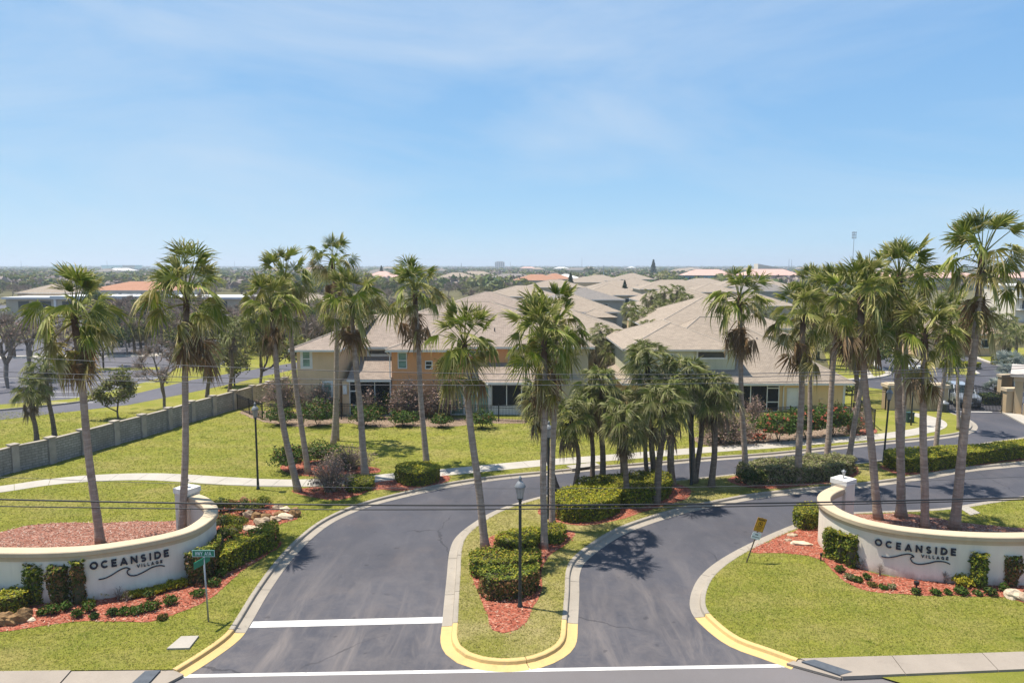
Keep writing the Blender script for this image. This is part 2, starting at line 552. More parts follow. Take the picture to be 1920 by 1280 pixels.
m_leaf('tree_leaf', (0.050, 0.085, 0.022), (0.115, 0.150, 0.040), (0.20, 0.18, 0.06), 0.15)
m_leaf('tree_olive', (0.115, 0.135, 0.036), (0.210, 0.210, 0.060), (0.19, 0.15, 0.07), 0.15)
m_leaf('tree_dark', (0.018, 0.038, 0.018), (0.045, 0.072, 0.030), None)
m_leaf('bare_twigs', (0.19, 0.145, 0.125), (0.30, 0.24, 0.21), (0.11, 0.12, 0.05), 0.12, 0.1)
m_plain('bark', (0.13, 0.10, 0.078), 0.9, 0.3, 4, bump=0.5)
m_plain('bark_grey', (0.21, 0.17, 0.145), 0.9, 0.3, 4, bump=0.5)
m_plain('twig_core', (0.075, 0.068, 0.036), 0.95, 0.3, 4)
m_plain('black_iron', (0.016, 0.016, 0.018), 0.45, 0.1, spec=0.4)
m_plain('lamp_green', (0.020, 0.030, 0.032), 0.4, 0.1, spec=0.45)
m_plain('lamp_cap', (0.17, 0.18, 0.19), 0.4, 0.1, spec=0.5)
m_plain('sign_green', (0.005, 0.16, 0.085), 0.4, 0.05, spec=0.5)
m_plain('sign_yellow', (0.56, 0.27, 0.014), 0.45, 0.06, spec=0.5)
m_plain('sign_white', (0.62, 0.66, 0.68), 0.4, 0.05, spec=0.5)
m_plain('sign_black', (0.02, 0.018, 0.016), 0.5, 0.05)
m_plain('letter_navy', (0.012, 0.016, 0.036), 0.45, 0.1, spec=0.4)
m_plain('steel', (0.34, 0.34, 0.34), 0.45, 0.1, metal=0.5)
m_plain('rust_post', (0.10, 0.075, 0.055), 0.7, 0.2)
m_plain('cable_black', (0.020, 0.020, 0.022), 0.5, 0.1)
m_plain('wire_grey', (0.075, 0.075, 0.08), 0.5, 0.1)
m_plain('rock_tan', (0.33, 0.25, 0.17), 0.9, 0.35, 3, bump=0.8)
m_plain('rock_brown', (0.23, 0.135, 0.060), 0.9, 0.4, 3, bump=0.9)
m_plain('rock_pale', (0.52, 0.42, 0.30), 0.9, 0.3, 3, bump=0.6)
m_plain('bin_grey', (0.05, 0.06, 0.075), 0.5, 0.1)
m_plain('box_green', (0.02, 0.05, 0.045), 0.5, 0.1)
m_plain('tyre', (0.018, 0.018, 0.019), 0.8, 0.1)
m_plain('rim_metal', (0.42, 0.42, 0.43), 0.35, 0.05, metal=0.7)
m_plain('car_paint', (0.24, 0.26, 0.29), 0.25, 0.03, spec=0.6)
m_plain('car_dark', (0.014, 0.014, 0.016), 0.4, 0.05, spec=0.5)
m_plain('interior_shade', (0.022, 0.024, 0.026), 0.6, 0.2, 0.8)  # near-black: the shade inside the lanai put into a colour
m_plain('tower_steel', (0.30, 0.33, 0.36), 0.6, 0.1)
m_plain('river_water', (0.10, 0.26, 0.30), 0.25, 0.1, 0.01, spec=0.5)
def m_glass(name, col, rough=0.12, dark=0.5):
    s = NT(name)
    f = s.noise(s.coord('Object', (1, 1, 3)), 1.1, 4)
    s.base(s.mix(f, sc(col, dark), col))
    s.rough(rough, 0.6)
m_glass('pane_blind', (0.22, 0.36, 0.29))
m_glass('pane_dark', (0.035, 0.050, 0.048))
m_glass('pane_green', (0.055, 0.17, 0.085))
m_glass('lamp_glass', (0.34, 0.33, 0.31), 0.2, 0.8)
m_glass('headlight_glass', (0.75, 0.76, 0.78), 0.1, 0.9)
def m_screen(name):                        # black insect screen: half see-through
    s = NT(name)
    s.base((0.018, 0.019, 0.020))
    s.rough(0.7, 0.2)
    tr = s.n('BsdfTransparent')
    ms = s.n('MixShader')
    ms.inputs[0].default_value = 0.30
    s.l(s.b.outputs[0], ms.inputs[1])
    s.l(tr.outputs[0], ms.inputs[2])
    s.l(ms.outputs[0], s.out.inputs['Surface'])
m_screen('porch_screen')

# ------------------------------------------------------------------ mesh builder
class MB:
    def __init__(s):
        s.v, s.f, s.m, s.a = [], [], [], []
    def add(s, vs, fs, mi=0, att=None):
        o = len(s.v)
        s.v += [tuple(p) for p in vs]
        s.f += [tuple(i + o for i in f) for f in fs]
        s.m += [mi] * len(fs)
        s.a += list(att) if att is not None else [0.0] * len(vs)
        return s
    def box(s, x0, y0, z0, x1, y1, z1, mi=0):
        vs = [(x, y, z) for z in (z0, z1) for y in (y0, y1) for x in (x0, x1)]
        return s.add(vs, [(0, 2, 3, 1), (4, 5, 7, 6), (0, 1, 5, 4), (2, 6, 7, 3), (0, 4, 6, 2), (1, 3, 7, 5)], mi)
    def obox(s, c, ux, hx, hy, z0, z1, mi=0):         # box turned about z: ux = unit x axis
        ux = Vector((ux[0], ux[1], 0)).normalized()
        uy = Vector((-ux.y, ux.x, 0))
        c = Vector((c[0], c[1], 0))
        vs = []
        for z in (z0, z1):
            for b in (-hy, hy):
                for a in (-hx, hx):
                    p = c + ux * a + uy * b
                    vs.append((p.x, p.y, z))
        return s.add(vs, [(0, 2, 3, 1), (4, 5, 7, 6), (0, 1, 5, 4), (2, 6, 7, 3), (0, 4, 6, 2), (1, 3, 7, 5)], mi)
    def prism(s, poly, z0, z1, mi=0, bottom=False):
        n = len(poly)
        vs = [(p[0], p[1], z0) for p in poly] + [(p[0], p[1], z1) for p in poly]
        area = sum(poly[i][0] * poly[(i + 1) % n][1] - poly[(i + 1) % n][0] * poly[i][1] for i in range(n))
        fs = [(i, (i + 1) % n, n + (i + 1) % n, n + i) if area > 0 else ((i + 1) % n, i, n + i, n + (i + 1) % n) for i in range(n)]
        tri = tessellate_polygon([[Vector((p[0], p[1], 0)) for p in poly]])
        for t in tri:
            a, b, c = [Vector((poly[i][0], poly[i][1], 0)) for i in t]
            if (b - a).cross(c - a).z < 0:
                t = (t[0], t[2], t[1])
            fs.append(tuple(n + i for i in t))
        return s.add(vs, fs, mi)
    def sheet(s, poly, z, mi=0):
        n = len(poly)
        fs = []
        for t in tessellate_polygon([[Vector((p[0], p[1], 0)) for p in poly]]):
            a, b, c = [Vector((poly[i][0], poly[i][1], 0)) for i in t]
            if (b - a).cross(c - a).z < 0:
                t = (t[0], t[2], t[1])
            fs.append(t)
        return s.add([(p[0], p[1], z) for p in poly], fs, mi)
    def tube(s, pts, rad, n=8, mi=0, cap=True, att=None):
        pts = [Vector(p) for p in pts]
        if not hasattr(rad, '__len__'):
            rad = [rad] * len(pts)
        vs, fs, aa = [], [], []
        for i, p in enumerate(pts):
            d = (pts[min(i + 1, len(pts) - 1)] - pts[max(i - 1, 0)])
            d = d.normalized() if d.length > 1e-9 else Vector((0, 0, 1))
            ref = Vector((1, 0, 0)) if abs(d.z) > 0.7 else Vector((0, 0, 1))
            u = d.cross(ref).normalized()
            w = d.cross(u)
            for k in range(n):
                a = 2 * math.pi * k / n
                vs.append(p + (u * math.cos(a) + w * math.sin(a)) * rad[i])
                aa.append(att[i] if att else 0.0)
        for i in range(len(pts) - 1):
            for k in range(n):
                fs.append((i * n + k, (i + 1) * n + k, (i + 1) * n + (k + 1) % n, i * n + (k + 1) % n))
        if cap:
            fs.append(tuple(range(n)))
            fs.append(tuple((len(pts) - 1) * n + k for k in reversed(range(n))))
        return s.add(vs, fs, mi, aa)
    def lathe(s, prof, c=(0, 0, 0), n=12, mi=0):      # prof: (r, z)
        vs, fs = [], []
        for r, z in prof:
            for k in range(n):
                a = 2 * math.pi * k / n
                vs.append((c[0] + r * math.cos(a), c[1] + r * math.sin(a), c[2] + z))
        for i in range(len(prof) - 1):
            for k in range(n):
                fs.append((i * n + k, i * n + (k + 1) % n, (i + 1) * n + (k + 1) % n, (i + 1) * n + k))
        fs.append(tuple(reversed(range(n))))
        fs.append(tuple((len(prof) - 1) * n + k for k in range(n)))
        return s.add(vs, fs, mi)
    def arrays(s, V, F, mi=0, att=None):
        return s.add(V.tolist(), F.tolist(), mi, att)
    def mesh(s, name, mats, uv=False, smooth=False, attr=False, off=(0, 0, 0)):
        me = bpy.data.meshes.new(name)
        V = np.array(s.v, dtype=np.float64).reshape(-1, 3) - np.array(off)
        me.from_pydata(V.tolist(), [], s.f)
        for m in (mats if isinstance(mats, (list, tuple)) else [mats]):
            me.materials.append(MATS[m])
        if len(set(s.m)) > 1:
            me.polygons.foreach_set('material_index', np.array(s.m, dtype=np.int32))
        if smooth:
            me.polygons.foreach_set('use_smooth', [True] * len(s.f))
        if attr:
            at = me.attributes.new('t', 'FLOAT', 'POINT')
            at.data.foreach_set('value', np.array(s.a, dtype=np.float32))
        if uv:
            ul = me.uv_layers.new(name='uv')
            buf = np.zeros(len(me.loops) * 2)
            for p in me.polygons:
                nn = p.normal
                if abs(nn.z) > 0.995:
                    u, w = Vector((1, 0, 0)), Vector((0, 1, 0))
                else:
                    u = Vector((0, 0, 1)).cross(nn).normalized()
                    w = nn.cross(u)
                for li in p.loop_indices:
                    co = me.vertices[me.loops[li].vertex_index].co
                    buf[2 * li] = co.dot(u)
                    buf[2 * li + 1] = co.dot(w)
            ul.data.foreach_set('uv', buf)
        me.update()
        return me
    def build(s, name, mats, parent=None, uv=False, smooth=False, attr=False, local=False):
        off = Vector((0, 0, 0))
        q = parent
        while q is not None and not local:
            off += q.location
            q = q.parent
        o = bpy.data.objects.new(name, s.mesh(name, mats, uv, smooth, attr, off))
        COL.objects.link(o)
        o.parent = parent
        return o

def tag(o, label=None, cat=None, group=None, kind=None):
    for k, v in (('label', label), ('category', cat), ('group', group), ('kind', kind)):
        if v:
            o[k] = v
    return o
def thing(name, label, cat, loc=(0, 0, 0), rz=0, group=None):
    o = bpy.data.objects.new(name, None)
    COL.objects.link(o)
    o.empty_display_size = 0.3
    o.location = loc
    o.rotation_euler = (0, 0, rz)
    return tag(o, label, cat, group)
def link(name, me, parent=None, loc=(0, 0, 0), rz=0, s=1.0):
    o = bpy.data.objects.new(name, me)
    COL.objects.link(o)
    o.parent = parent
    o.location = loc
    o.rotation_euler = (0, 0, rz)
    o.scale = (s, s, s) if not hasattr(s, '__len__') else s
    return o
def copy_tree(o, parent=None):
    c = o.copy()
    COL.objects.link(c)
    c.parent = parent
    for ch in list(o.children):
        copy_tree(ch, c)
    return c

def cr(pts, step=0.5, closed=False):       # Catmull-Rom through 2-D points, resampled at about STEP
    P_ = [Vector((p[0], p[1])) for p in pts]
    out = []
    n = len(P_)
    for i in range(n if closed else n - 1):
        if closed:
            p0, p1, p2, p3 = P_[(i - 1) % n], P_[i], P_[(i + 1) % n], P_[(i + 2) % n]
        else:
            p1, p2 = P_[i], P_[i + 1]
            p0 = P_[i - 1] if i else p1 * 2 - p2
            p3 = P_[i + 2] if i + 2 < n else p2 * 2 - p1
        t0, t1 = 0.0, max((p1 - p0).length, 1e-4) ** 0.5
        t2 = t1 + max((p2 - p1).length, 1e-4) ** 0.5
        t3 = t2 + max((p3 - p2).length, 1e-4) ** 0.5
        k = max(1, int((p2 - p1).length / step))
        for j in range(k):
            t = t1 + (t2 - t1) * j / k
            A1 = p0 * ((t1 - t) / (t1 - t0)) + p1 * ((t - t0) / (t1 - t0))
            A2 = p1 * ((t2 - t) / (t2 - t1)) + p2 * ((t - t1) / (t2 - t1))
            A3 = p2 * ((t3 - t) / (t3 - t2)) + p3 * ((t - t2) / (t3 - t2))
            B1 = A1 * ((t2 - t) / (t2 - t0)) + A2 * ((t - t0) / (t2 - t0))
            B2 = A2 * ((t3 - t) / (t3 - t1)) + A3 * ((t - t1) / (t3 - t1))
            out.append(B1 * ((t2 - t) / (t2 - t1)) + B2 * ((t - t1) / (t2 - t1)))
    if not closed:
        out.append(P_[-1])
    return out
def resample(pts, step):
    out, acc = [Vector(pts[0])], 0.0
    for a, b in zip(pts[:-1], pts[1:]):
        a, b = Vector(a), Vector(b)
        d = (b - a).length
        while acc + d >= step:
            a = a + (b - a) * ((step - acc) / d)
            d = (b - a).length
            acc = 0.0
            out.append(a.copy())
        acc += d
    if (out[-1] - Vector(pts[-1])).length > step * 0.3:
        out.append(Vector(pts[-1]))
    return out
def pp(lst, z=0.0):
    return [P(x, y, z).to_2d() for x, y in lst]
def normals2(pts, closed=False):
    n = len(pts)
    out = []
    for i in range(n):
        a = pts[(i - 1) % n] if closed else pts[max(i - 1, 0)]
        b = pts[(i + 1) % n] if closed else pts[min(i + 1, n - 1)]
        d = (b - a).normalized()
        out.append(Vector((d.y, -d.x)))    # right-hand side of travel
    return out
# ================================================================== GROUND, ROADS, KERBS
GZ = 0.12                                   # lawn level; roads are at 0
BEDS = []
def sheet_obj(name, poly, z, mat, kind='structure', wob=0.0):
    if wob:                                 # uneven edge for beds
        pts = cr(poly, 0.35, True)
        nn = normals2(pts, True)
        pts = [p + n * (noise.noise(Vector((p.x * 1.3, p.y * 1.3, z * 50))) * wob + noise.noise(Vector((p.x * 5, p.y * 5, 3))) * wob * 0.4) for p, n in zip(pts, nn)]
        poly = pts
    if name == 'mulch_bed':
        BEDS.append(poly)
    o = MB().sheet(poly, z).build(name, mat)
    return tag(o, kind=kind)

# far ground: a ring of big sheets round the built near rectangle
NX0, NX1, NY0, NY1 = -120.0, 80.0, 6.0, 126.0
g = MB()
for x0, y0, x1, y1 in ((-9000, NY1, 9000, 14000), (-9000, -60, NX0, NY1), (NX1, -60, 9000, NY1), (NX0, -60, NX1, NY0)):
    g.add([(x0, y0, -0.02), (x1, y0, -0.02), (x1, y1, -0.02), (x0, y1, -0.02)], [(0, 1, 2, 3)])
g.add([(NX0, NY0, -0.021), (NX1, NY0, -0.021), (NX1, NY1, -0.021), (NX0, NY1, -0.021)], [(0, 1, 2, 3)])
tag(g.build('ground', 'field_ground'), kind='structure')

road_poly = [Vector((-30, 19.0)), Vector((70, 16.0)), Vector((70, 60)), P(2050, 720).to_2d()] + pp([(1960, 700), (1877, 686), (1826, 669), (1800, 652), (1790, 655), (1800, 672), (1774, 690), (1745, 688), (1705, 672), (1662, 652), (1640, 645), (1618, 650), (1625, 668), (1645, 688), (1668, 700), (1650, 706), (1585, 712)]) + [Vector((20, 70)), Vector((-30, 70))]
sheet_obj('road', road_poly, 0.0, 'asphalt')
hw = pp([(330, 1268), (1478, 1248.5)])
hd = (hw[1] - hw[0]).normalized()
hn = Vector((hd.y, -hd.x))
sheet_obj('highway', [hw[0] - hd * 60, hw[0] - hd * 60 + hn * 16, hw[1] + hd * 60 + hn * 16, hw[1] + hd * 60], 0.004, 'highway_asphalt')

# edges of the raised lawns (back of kerb)
edge_a = cr(pp([(323, 1254), (375, 1222), (422, 1188), (440, 1163), (476, 1106), (518, 1050), (558, 1008), (600, 976), (640, 956), (684, 940), (754, 922), (845, 903), (930, 891), (1013, 883), (1100, 875), (1212, 866), (1328, 856), (1440, 848), (1520, 840), (1633, 828), (1740, 818), (1790, 811), (1813, 803), (1817, 793), (1800, 781), (1779, 773)], GZ), 0.25)
edge_i = cr(pp([(2100, 798), (1990, 812), (1840, 833), (1661, 863), (1600, 870), (1450, 882), (1352, 893), (1250, 903), (1150, 912), (1070, 922), (1014, 934), (946, 956), (904, 980), (876, 1004), (867, 1025), (863, 1078), (858, 1167), (857, 1195), (864, 1210), (880, 1222), (905, 1230), (952, 1234), (999, 1228), (1032, 1214), (1048, 1199), (1054, 1161), (1059, 1108), (1062, 1068), (1073, 1046), (1119, 1010), (1159, 988), (1211, 969), (1277, 950), (1342, 937), (1408, 925), (1507, 914), (1557, 910), (1647, 900), (1731, 888), (1802, 876), (1920, 864), (2100, 842)], GZ), 0.25)
edge_c = cr(pp([(1497, 1234), (1441, 1214), (1388, 1195), (1345, 1164), (1326, 1143), (1322, 1122), (1333, 1088), (1356, 1063), (1395, 1037), (1440, 1014), (1487, 993), (1530, 977), (1590, 964), (1650, 961), (1732, 958), (1796, 953), (1860, 943), (1920, 934), (2100, 908)], GZ), 0.25)

lawn_a = edge_a + pp([(1776, 748), (1600, 722)], GZ) + [Vector((19, 71.5)), Vector((-18, 71.5)), Vector((-18, 120)), Vector((-110, 120)), Vector((-110, 21)), P(-300, 1259, GZ).to_2d(), P(0, 1257, GZ).to_2d()]
sheet_obj('lawn', lawn_a, GZ, 'lawn_grass')
sheet_obj('lawn', edge_i, GZ, 'island_grass')
sheet_obj('lawn', edge_c + pp([(2400, 905), (2400, 1205), (1920, 1221)], GZ), GZ, 'lawn_grass')
sheet_obj('lawn', pp([(1648, 1267), (1700, 1262), (1920, 1255), (2300, 1243), (2300, 1345), (1760, 1310), (1690, 1280)], 0.06), 0.06, 'lawn_grass', wob=0.05)

def kerb(path, side, yellow, name='kerb'):
    """gutter and upstand in cast sections about 3 m long; SIDE +1: the road lies right of the direction of travel"""
    root = tag(bpy.data.objects.new(name, None), kind='structure')
    COL.objects.link(root)
    nn = [v * side for v in normals2(path)]
    prof = [(-0.01, -0.02), (-0.01, 0.128), (0.012, 0.136), (0.13, 0.134), (0.158, 0.115), (0.185, 0.022), (0.30, 0.012), (0.53, 0.010), (0.535, -0.03)]
    i = 0
    while i < len(path) - 1:
        j = min(i + 12, len(path) - 1)
        y0 = yellow(path[i])
        for q in range(i, j):
            if yellow(path[q]) != y0:
                j = max(q, i + 1)
                break
        mb = MB()
        vs, fs = [], []
        for q in range(i, j + 1):
            p, n = path[q], nn[q]
            if q == i or q == j:            # narrow joint at each end
                t = (path[min(q + 1, len(path) - 1)] - path[max(q - 1, 0)]).normalized()
                p = p + t * (0.012 if q == i else -0.012)
            vs += [(p.x + n.x * d, p.y + n.y * d, z) for d, z in prof]
        m = len(prof)
        for q in range(j - i):
            for k in range(m - 1):
                f = (q * m + k, q * m + k + 1, (q + 1) * m + k + 1, (q + 1) * m + k)
                fs.append(f if side < 0 else f[::-1])
        fs += [tuple(range(m)), tuple((j - i) * m + k for k in reversed(range(m)))]
        mb.add(vs, fs)
        mb.build('kerb_section', 'kerb_paint' if y0 else 'kerb_concrete', root)
        i = j
    return root
YA, YI, YC = P(430, 1180, GZ).y, P(858, 1163, GZ).y, P(1328, 1151, GZ).y
kerb(edge_a, 1, lambda p: p.y < YA and p.x < 0)
kerb(edge_i, 1, lambda p: p.y < YI)
kerb(edge_c, -1, lambda p: p.y < YC)

# painted lines
def line_obj(name, a, b, w, z):
    d = (b - a).normalized()
    n = Vector((d.y, -d.x)) * w / 2
    return tag(MB().sheet([a + n, b + n, b - n, a - n], z).build(name, 'road_paint'), kind='structure')
line_obj('stop_line', *pp([(471, 1170.5), (831, 1161.5)]), 0.42, 0.005)
line_obj('edge_line', *pp([(344, 1267), (1475, 1247.5)]), 0.17, 0.009)

# pavements: each slab a piece of its own
walk = tag(bpy.data.objects.new('sidewalk', None), kind='structure')
COL.objects.link(walk)
def slab(poly, z1, root, mat='pavement_concrete', z0=0.02):
    c = sum(poly, Vector((0, 0))) / len(poly)
    q = [p + (c - p).normalized() * 0.012 for p in poly]
    return MB().prism(q, z0, z1).build('paving_slab', mat, root)
tops, bots = [1500, 1672, 1841, 2010, 2180, 2350], [1580, 1698, 1872, 2045, 2215, 2385]
ty = lambda x: 1234 - (x - 1498) * 13 / 422
by = lambda x: 1268 - (x - 1577) * 14 / 343
for a in range(5):
    slab(pp([(tops[a], ty(tops[a])), (bots[a], by(bots[a])), (bots[a + 1], by(bots[a + 1])), (tops[a + 1], ty(tops[a + 1]))], GZ), GZ + 0.012, walk)
slab(pp([(1474, 1242.5), (1498, 1235), (1579, 1268), (1577, 1271)], 0.08), 0.09, walk)
MB().prism(pp([(1503, 1239.5), (1527, 1236), (1598, 1259), (1575, 1265)], 0.13), 0.02, 0.142).build('tactile_mat', 'mat_rubber', walk)
for a, b, c, d in ((-380, -212, -430, -262), (-210, -38, -260, -80), (-38, 134, -80, 104), (134, 302, 104, 270)):
    slab(pp([(a, 1258), (c, 1292), (d, 1290), (b, 1256)], GZ), GZ + 0.012, walk)
slab(pp([(302, 1256), (270, 1290), (296, 1290), (345, 1264), (325, 1255)], 0.08), 0.09, walk)
MB().prism(pp([(272, 1257.5), (243, 1284), (276, 1283), (301, 1256)], 0.13), 0.02, 0.142).build('tactile_mat', 'mat_rubber', walk)

path_c = resample(cr(pp([(-260, 945), (-120, 928), (0, 917), (90, 904), (164, 897), (279, 893.5), (410, 900.5), (484, 904.5), (560, 905.5), (628, 903), (694, 898), (741, 893), (824, 886), (1013, 868), (1130, 859), (1227, 851), (1361, 840.5), (1440, 835.5), (1498, 830.5), (1577, 824), (1642, 819), (1700, 812), (1742, 804), (1757, 795), (1748, 786), (1720, 778), (1690, 773), (1655, 768)], GZ), 0.25), 0.4)
pw = tag(bpy.data.objects.new('footpath', None), kind='structure')
COL.objects.link(pw)
nn = normals2(path_c)
for i in range(0, len(path_c) - 4, 4):
    seg = list(range(i, i + 5))
    t = (path_c[i + 4] - path_c[i]).normalized() * 0.01
    lft = [path_c[q] - nn[q] * 0.66 for q in seg]
    rgt = [path_c[q] + nn[q] * 0.66 for q in seg]
    for k, s_ in ((0, 1), (-1, -1)):
        lft[k] = lft[k] + t * s_
        rgt[k] = rgt[k] + t * s_
    MB().prism(rgt + lft[::-1], 0.05, GZ + 0.018).build('paving_slab', 'path_concrete', pw)

# mulch beds
bed_front_left = [(-200, 1196), (0, 1184), (98, 1171), (164, 1163), (279, 1165), (328, 1150), (394, 1123), (423, 1097), (449, 1072), (490, 1046), (526, 1022), (522, 1000), (518, 986), (556, 973), (563, 959), (530, 951), (500, 941), (453, 937), (420, 944), (396, 960), (404, 1000), (404, 1030), (340, 1088), (246, 1112), (164, 1124), (0, 1130), (-200, 1130)]
sheet_obj('mulch_bed', pp(bed_front_left, GZ), GZ + 0.012, 'red_mulch', wob=0.12)
sheet_obj('mulch_bed', pp([(-200, 1022), (0, 998), (49, 986), (131, 980), (230, 979), (328, 975), (361, 972), (385, 1000), (404, 1036), (344, 1086), (246, 1108), (164, 1121), (0, 1127), (-200, 1126)], GZ), GZ + 0.011, 'faded_mulch', wob=0.15)
sheet_obj('mulch_bed', pp([(547, 920), (576, 930), (632, 937), (667, 930), (705, 918), (754, 920), (845, 899), (838, 890), (790, 892), (742, 898), (700, 903), (640, 912), (590, 913)], GZ), GZ + 0.012, 'red_mulch', wob=0.1)
sheet_obj('mulch_bed', pp([(530, 872), (545, 888), (600, 893), (650, 889), (712, 886), (712, 878), (660, 872), (600, 862)], GZ), GZ + 0.012, 'red_mulch', wob=0.1)
sheet_obj('mulch_bed', pp([(919, 1006), (960, 998), (1020, 990), (1062, 993), (1078, 998), (1064, 1019), (1037, 1037), (1016, 1066), (1016, 1105), (995, 1146), (988, 1166), (970, 1180), (943, 1187), (925, 1180), (913, 1152), (901, 1120), (887, 1087), (884, 1060), (905, 1030)], GZ), GZ + 0.012, 'red_mulch', wob=0.07)
sheet_obj('mulch_bed', pp([(1006, 957), (1036, 944), (1080, 926), (1140, 914), (1200, 907), (1262, 906), (1296, 918), (1286, 935), (1255, 944), (1210, 958), (1160, 974), (1135, 980), (1080, 984), (1040, 978)], GZ), GZ + 0.012, 'red_mulch', wob=0.1)
sheet_obj('mulch_bed', pp([(1363, 899), (1395, 912), (1450, 916), (1520, 909), (1575, 903), (1608, 890), (1602, 873), (1500, 876), (1420, 884)], GZ), GZ + 0.012, 'red_mulch', wob=0.1)
sheet_obj('mulch_bed', pp([(1650, 876), (1690, 890), (1745, 885), (1820, 875), (1920, 862), (2090, 841), (2090, 828), (1920, 845), (1800, 856), (1700, 866)], GZ), GZ + 0.012, 'red_mulch', wob=0.1)
sheet_obj('mulch_bed', pp([(1488, 995), (1440, 1016), (1408, 1035), (1466, 1037), (1515, 1042), (1541, 1050), (1561, 1070), (1584, 1090), (1613, 1104), (1679, 1113), (1794, 1118), (1886, 1120), (1920, 1130), (2100, 1150), (2100, 1092), (1859, 1092), (1728, 1087), (1630, 1072), (1570, 1044), (1545, 1022), (1543, 1000), (1533, 981)], GZ), GZ + 0.012, 'red_mulch', wob=0.1)
sheet_obj('mulch_bed', pp([(1596, 964), (1640, 963), (1680, 962), (1726, 966), (1800, 979), (1920, 990), (2100, 1002), (2100, 1086), (1859, 1086), (1728, 1080), (1640, 1068), (1576, 1046), (1545, 1026), (1545, 1000), (1572, 975)], GZ), GZ + 0.011, 'faded_mulch', wob=0.08)
sheet_obj('mulch_bed', pp([(452, 771), (497, 791), (560, 800), (610, 797), (650, 793), (700, 800), (780, 799), (840, 800), (900, 794), (985, 793), (985, 788), (780, 782), (600, 774), (493, 770)], GZ), GZ + 0.012, 'brown_mulch', wob=0.2)
sheet_obj('mulch_bed', pp([(1602, 806), (1640, 803), (1642, 812), (1600, 816)], GZ), GZ + 0.012, 'red_mulch', wob=0.05)
sheet_obj('mulch_bed', pp([(1300, 822), (1330, 836), (1400, 834), (1500, 824), (1590, 815), (1590, 800), (1400, 806)], GZ), GZ + 0.012, 'brown_mulch', wob=0.1)
tag(MB().prism(pp([(1798, 952), (1816, 950), (1838, 962), (1820, 966)], GZ), 0.05, GZ + 0.03).build('concrete_apron', 'concrete'), kind='structure')

# car park and drive beyond the block wall
sheet_obj('driveway', pp([(-300, 812), (0, 787), (240, 759), (337, 740), (450, 716), (499, 704), (600, 682), (600, 672), (460, 695), (360, 712), (262, 736), (131, 757), (0, 770), (-300, 790)], GZ), GZ + 0.006, 'lot_asphalt')
sheet_obj('car_park', pp([(-500, 788), (0, 758), (130, 748), (230, 728), (300, 708), (330, 690), (420, 684), (440, 640), (440, 634), (-500, 634)], GZ), GZ + 0.004, 'lot_asphalt')
sheet_obj('car_park', pp([(-700, 622), (600, 606), (600, 572), (-700, 572)], GZ), GZ + 0.004, 'lot_asphalt')
sheet_obj('walkway', pp([(-300, 671), (360, 662), (360, 667), (-300, 677)], GZ), GZ + 0.009, 'path_concrete')
sheet_obj('grass_strip', pp([(170, 695), (190, 690), (300, 688), (300, 693)], GZ), GZ + 0.012, 'lawn_grass')
for k in range(9):
    yy = 61 + 2.7 * k
    x0, x1 = (-41.5 - 1.2 * (k % 3), -36.6) if k < 6 else (-52, -46)
    line_obj('stall_line', Vector((x0, yy)), Vector((x1, yy + 0.1)), 0.12, GZ + 0.010)
    line_obj('stall_line', Vector((x0 - 14, yy)), Vector((x1 - 14, yy + 0.1)), 0.12, GZ + 0.010)
lot_kerb = cr(pp([(-250, 789), (0, 770), (131, 757), (200, 746)], GZ), 0.5)
mbk = MB()
for a, b in zip(lot_kerb[:-1], lot_kerb[1:]):
    d = (b - a).normalized()
    mbk.obox((a + b) / 2, d, (b - a).length / 2, 0.08, GZ, GZ + 0.14)
tag(mbk.build('car_park_kerb', 'kerb_concrete'), kind='structure')

# street beyond the gate
tag(MB().prism(pp([(1768, 694), (1775, 702), (1810, 704.5), (1838, 702.5), (1822, 691), (1800, 683), (1780, 683)]), -0.01, 0.14).build('street_island', 'path_concrete'), kind='structure')
sheet_obj('grass_strip', pp([(1771, 694), (1777, 700), (1810, 702), (1832, 701), (1820, 691), (1800, 685), (1781, 685)], 0.14), 0.146, 'lawn_grass')
sheet_obj('grass_strip', pp([(1828, 668), (1880, 685), (1930, 697), (2000, 690), (1980, 655), (1815, 648)]), 0.02, 'lawn_grass')
bk = cr(pp([(1806, 656), (1826, 669), (1877, 686), (1960, 700)]), 0.6)
mbk = MB()
for a, b in zip(bk[:-1], bk[1:]):
    mbk.obox((a + b) / 2, b - a, (b - a).length / 2, 0.3, -0.01, 0.13)
bk = cr(pp([(1590, 713), (1650, 707), (1666, 700), (1645, 688), (1625, 668)]), 0.6)
for a, b in zip(bk[:-1], bk[1:]):
    mbk.obox((a + b) / 2, b - a, (b - a).length / 2, 0.3, -0.01, 0.12)
bk = cr(pp([(1661, 651), (1705, 671), (1745, 687)]), 0.6)
for a, b in zip(bk[:-1], bk[1:]):
    mbk.obox((a + b) / 2, b - a, (b - a).length / 2, 0.3, -0.01, 0.12)
tag(mbk.build('street_kerb', 'path_concrete'), kind='structure')
sheet_obj('grass_strip', pp([(1560, 700), (1585, 712), (1648, 705), (1664, 699), (1643, 688), (1622, 668), (1600, 650), (1540, 650)]), 0.03, 'lawn_grass')
sheet_obj('walkway', pp([(1640, 708), (1622, 708), (1596, 660), (1604, 660)]), 0.045, 'path_concrete')
tag(MB().prism(pp([(1872, 771), (1890, 769), (1985, 800), (1950, 812), (1906, 789)]), -0.01, 0.10).build('concrete_apron', 'path_concrete'), kind='structure')
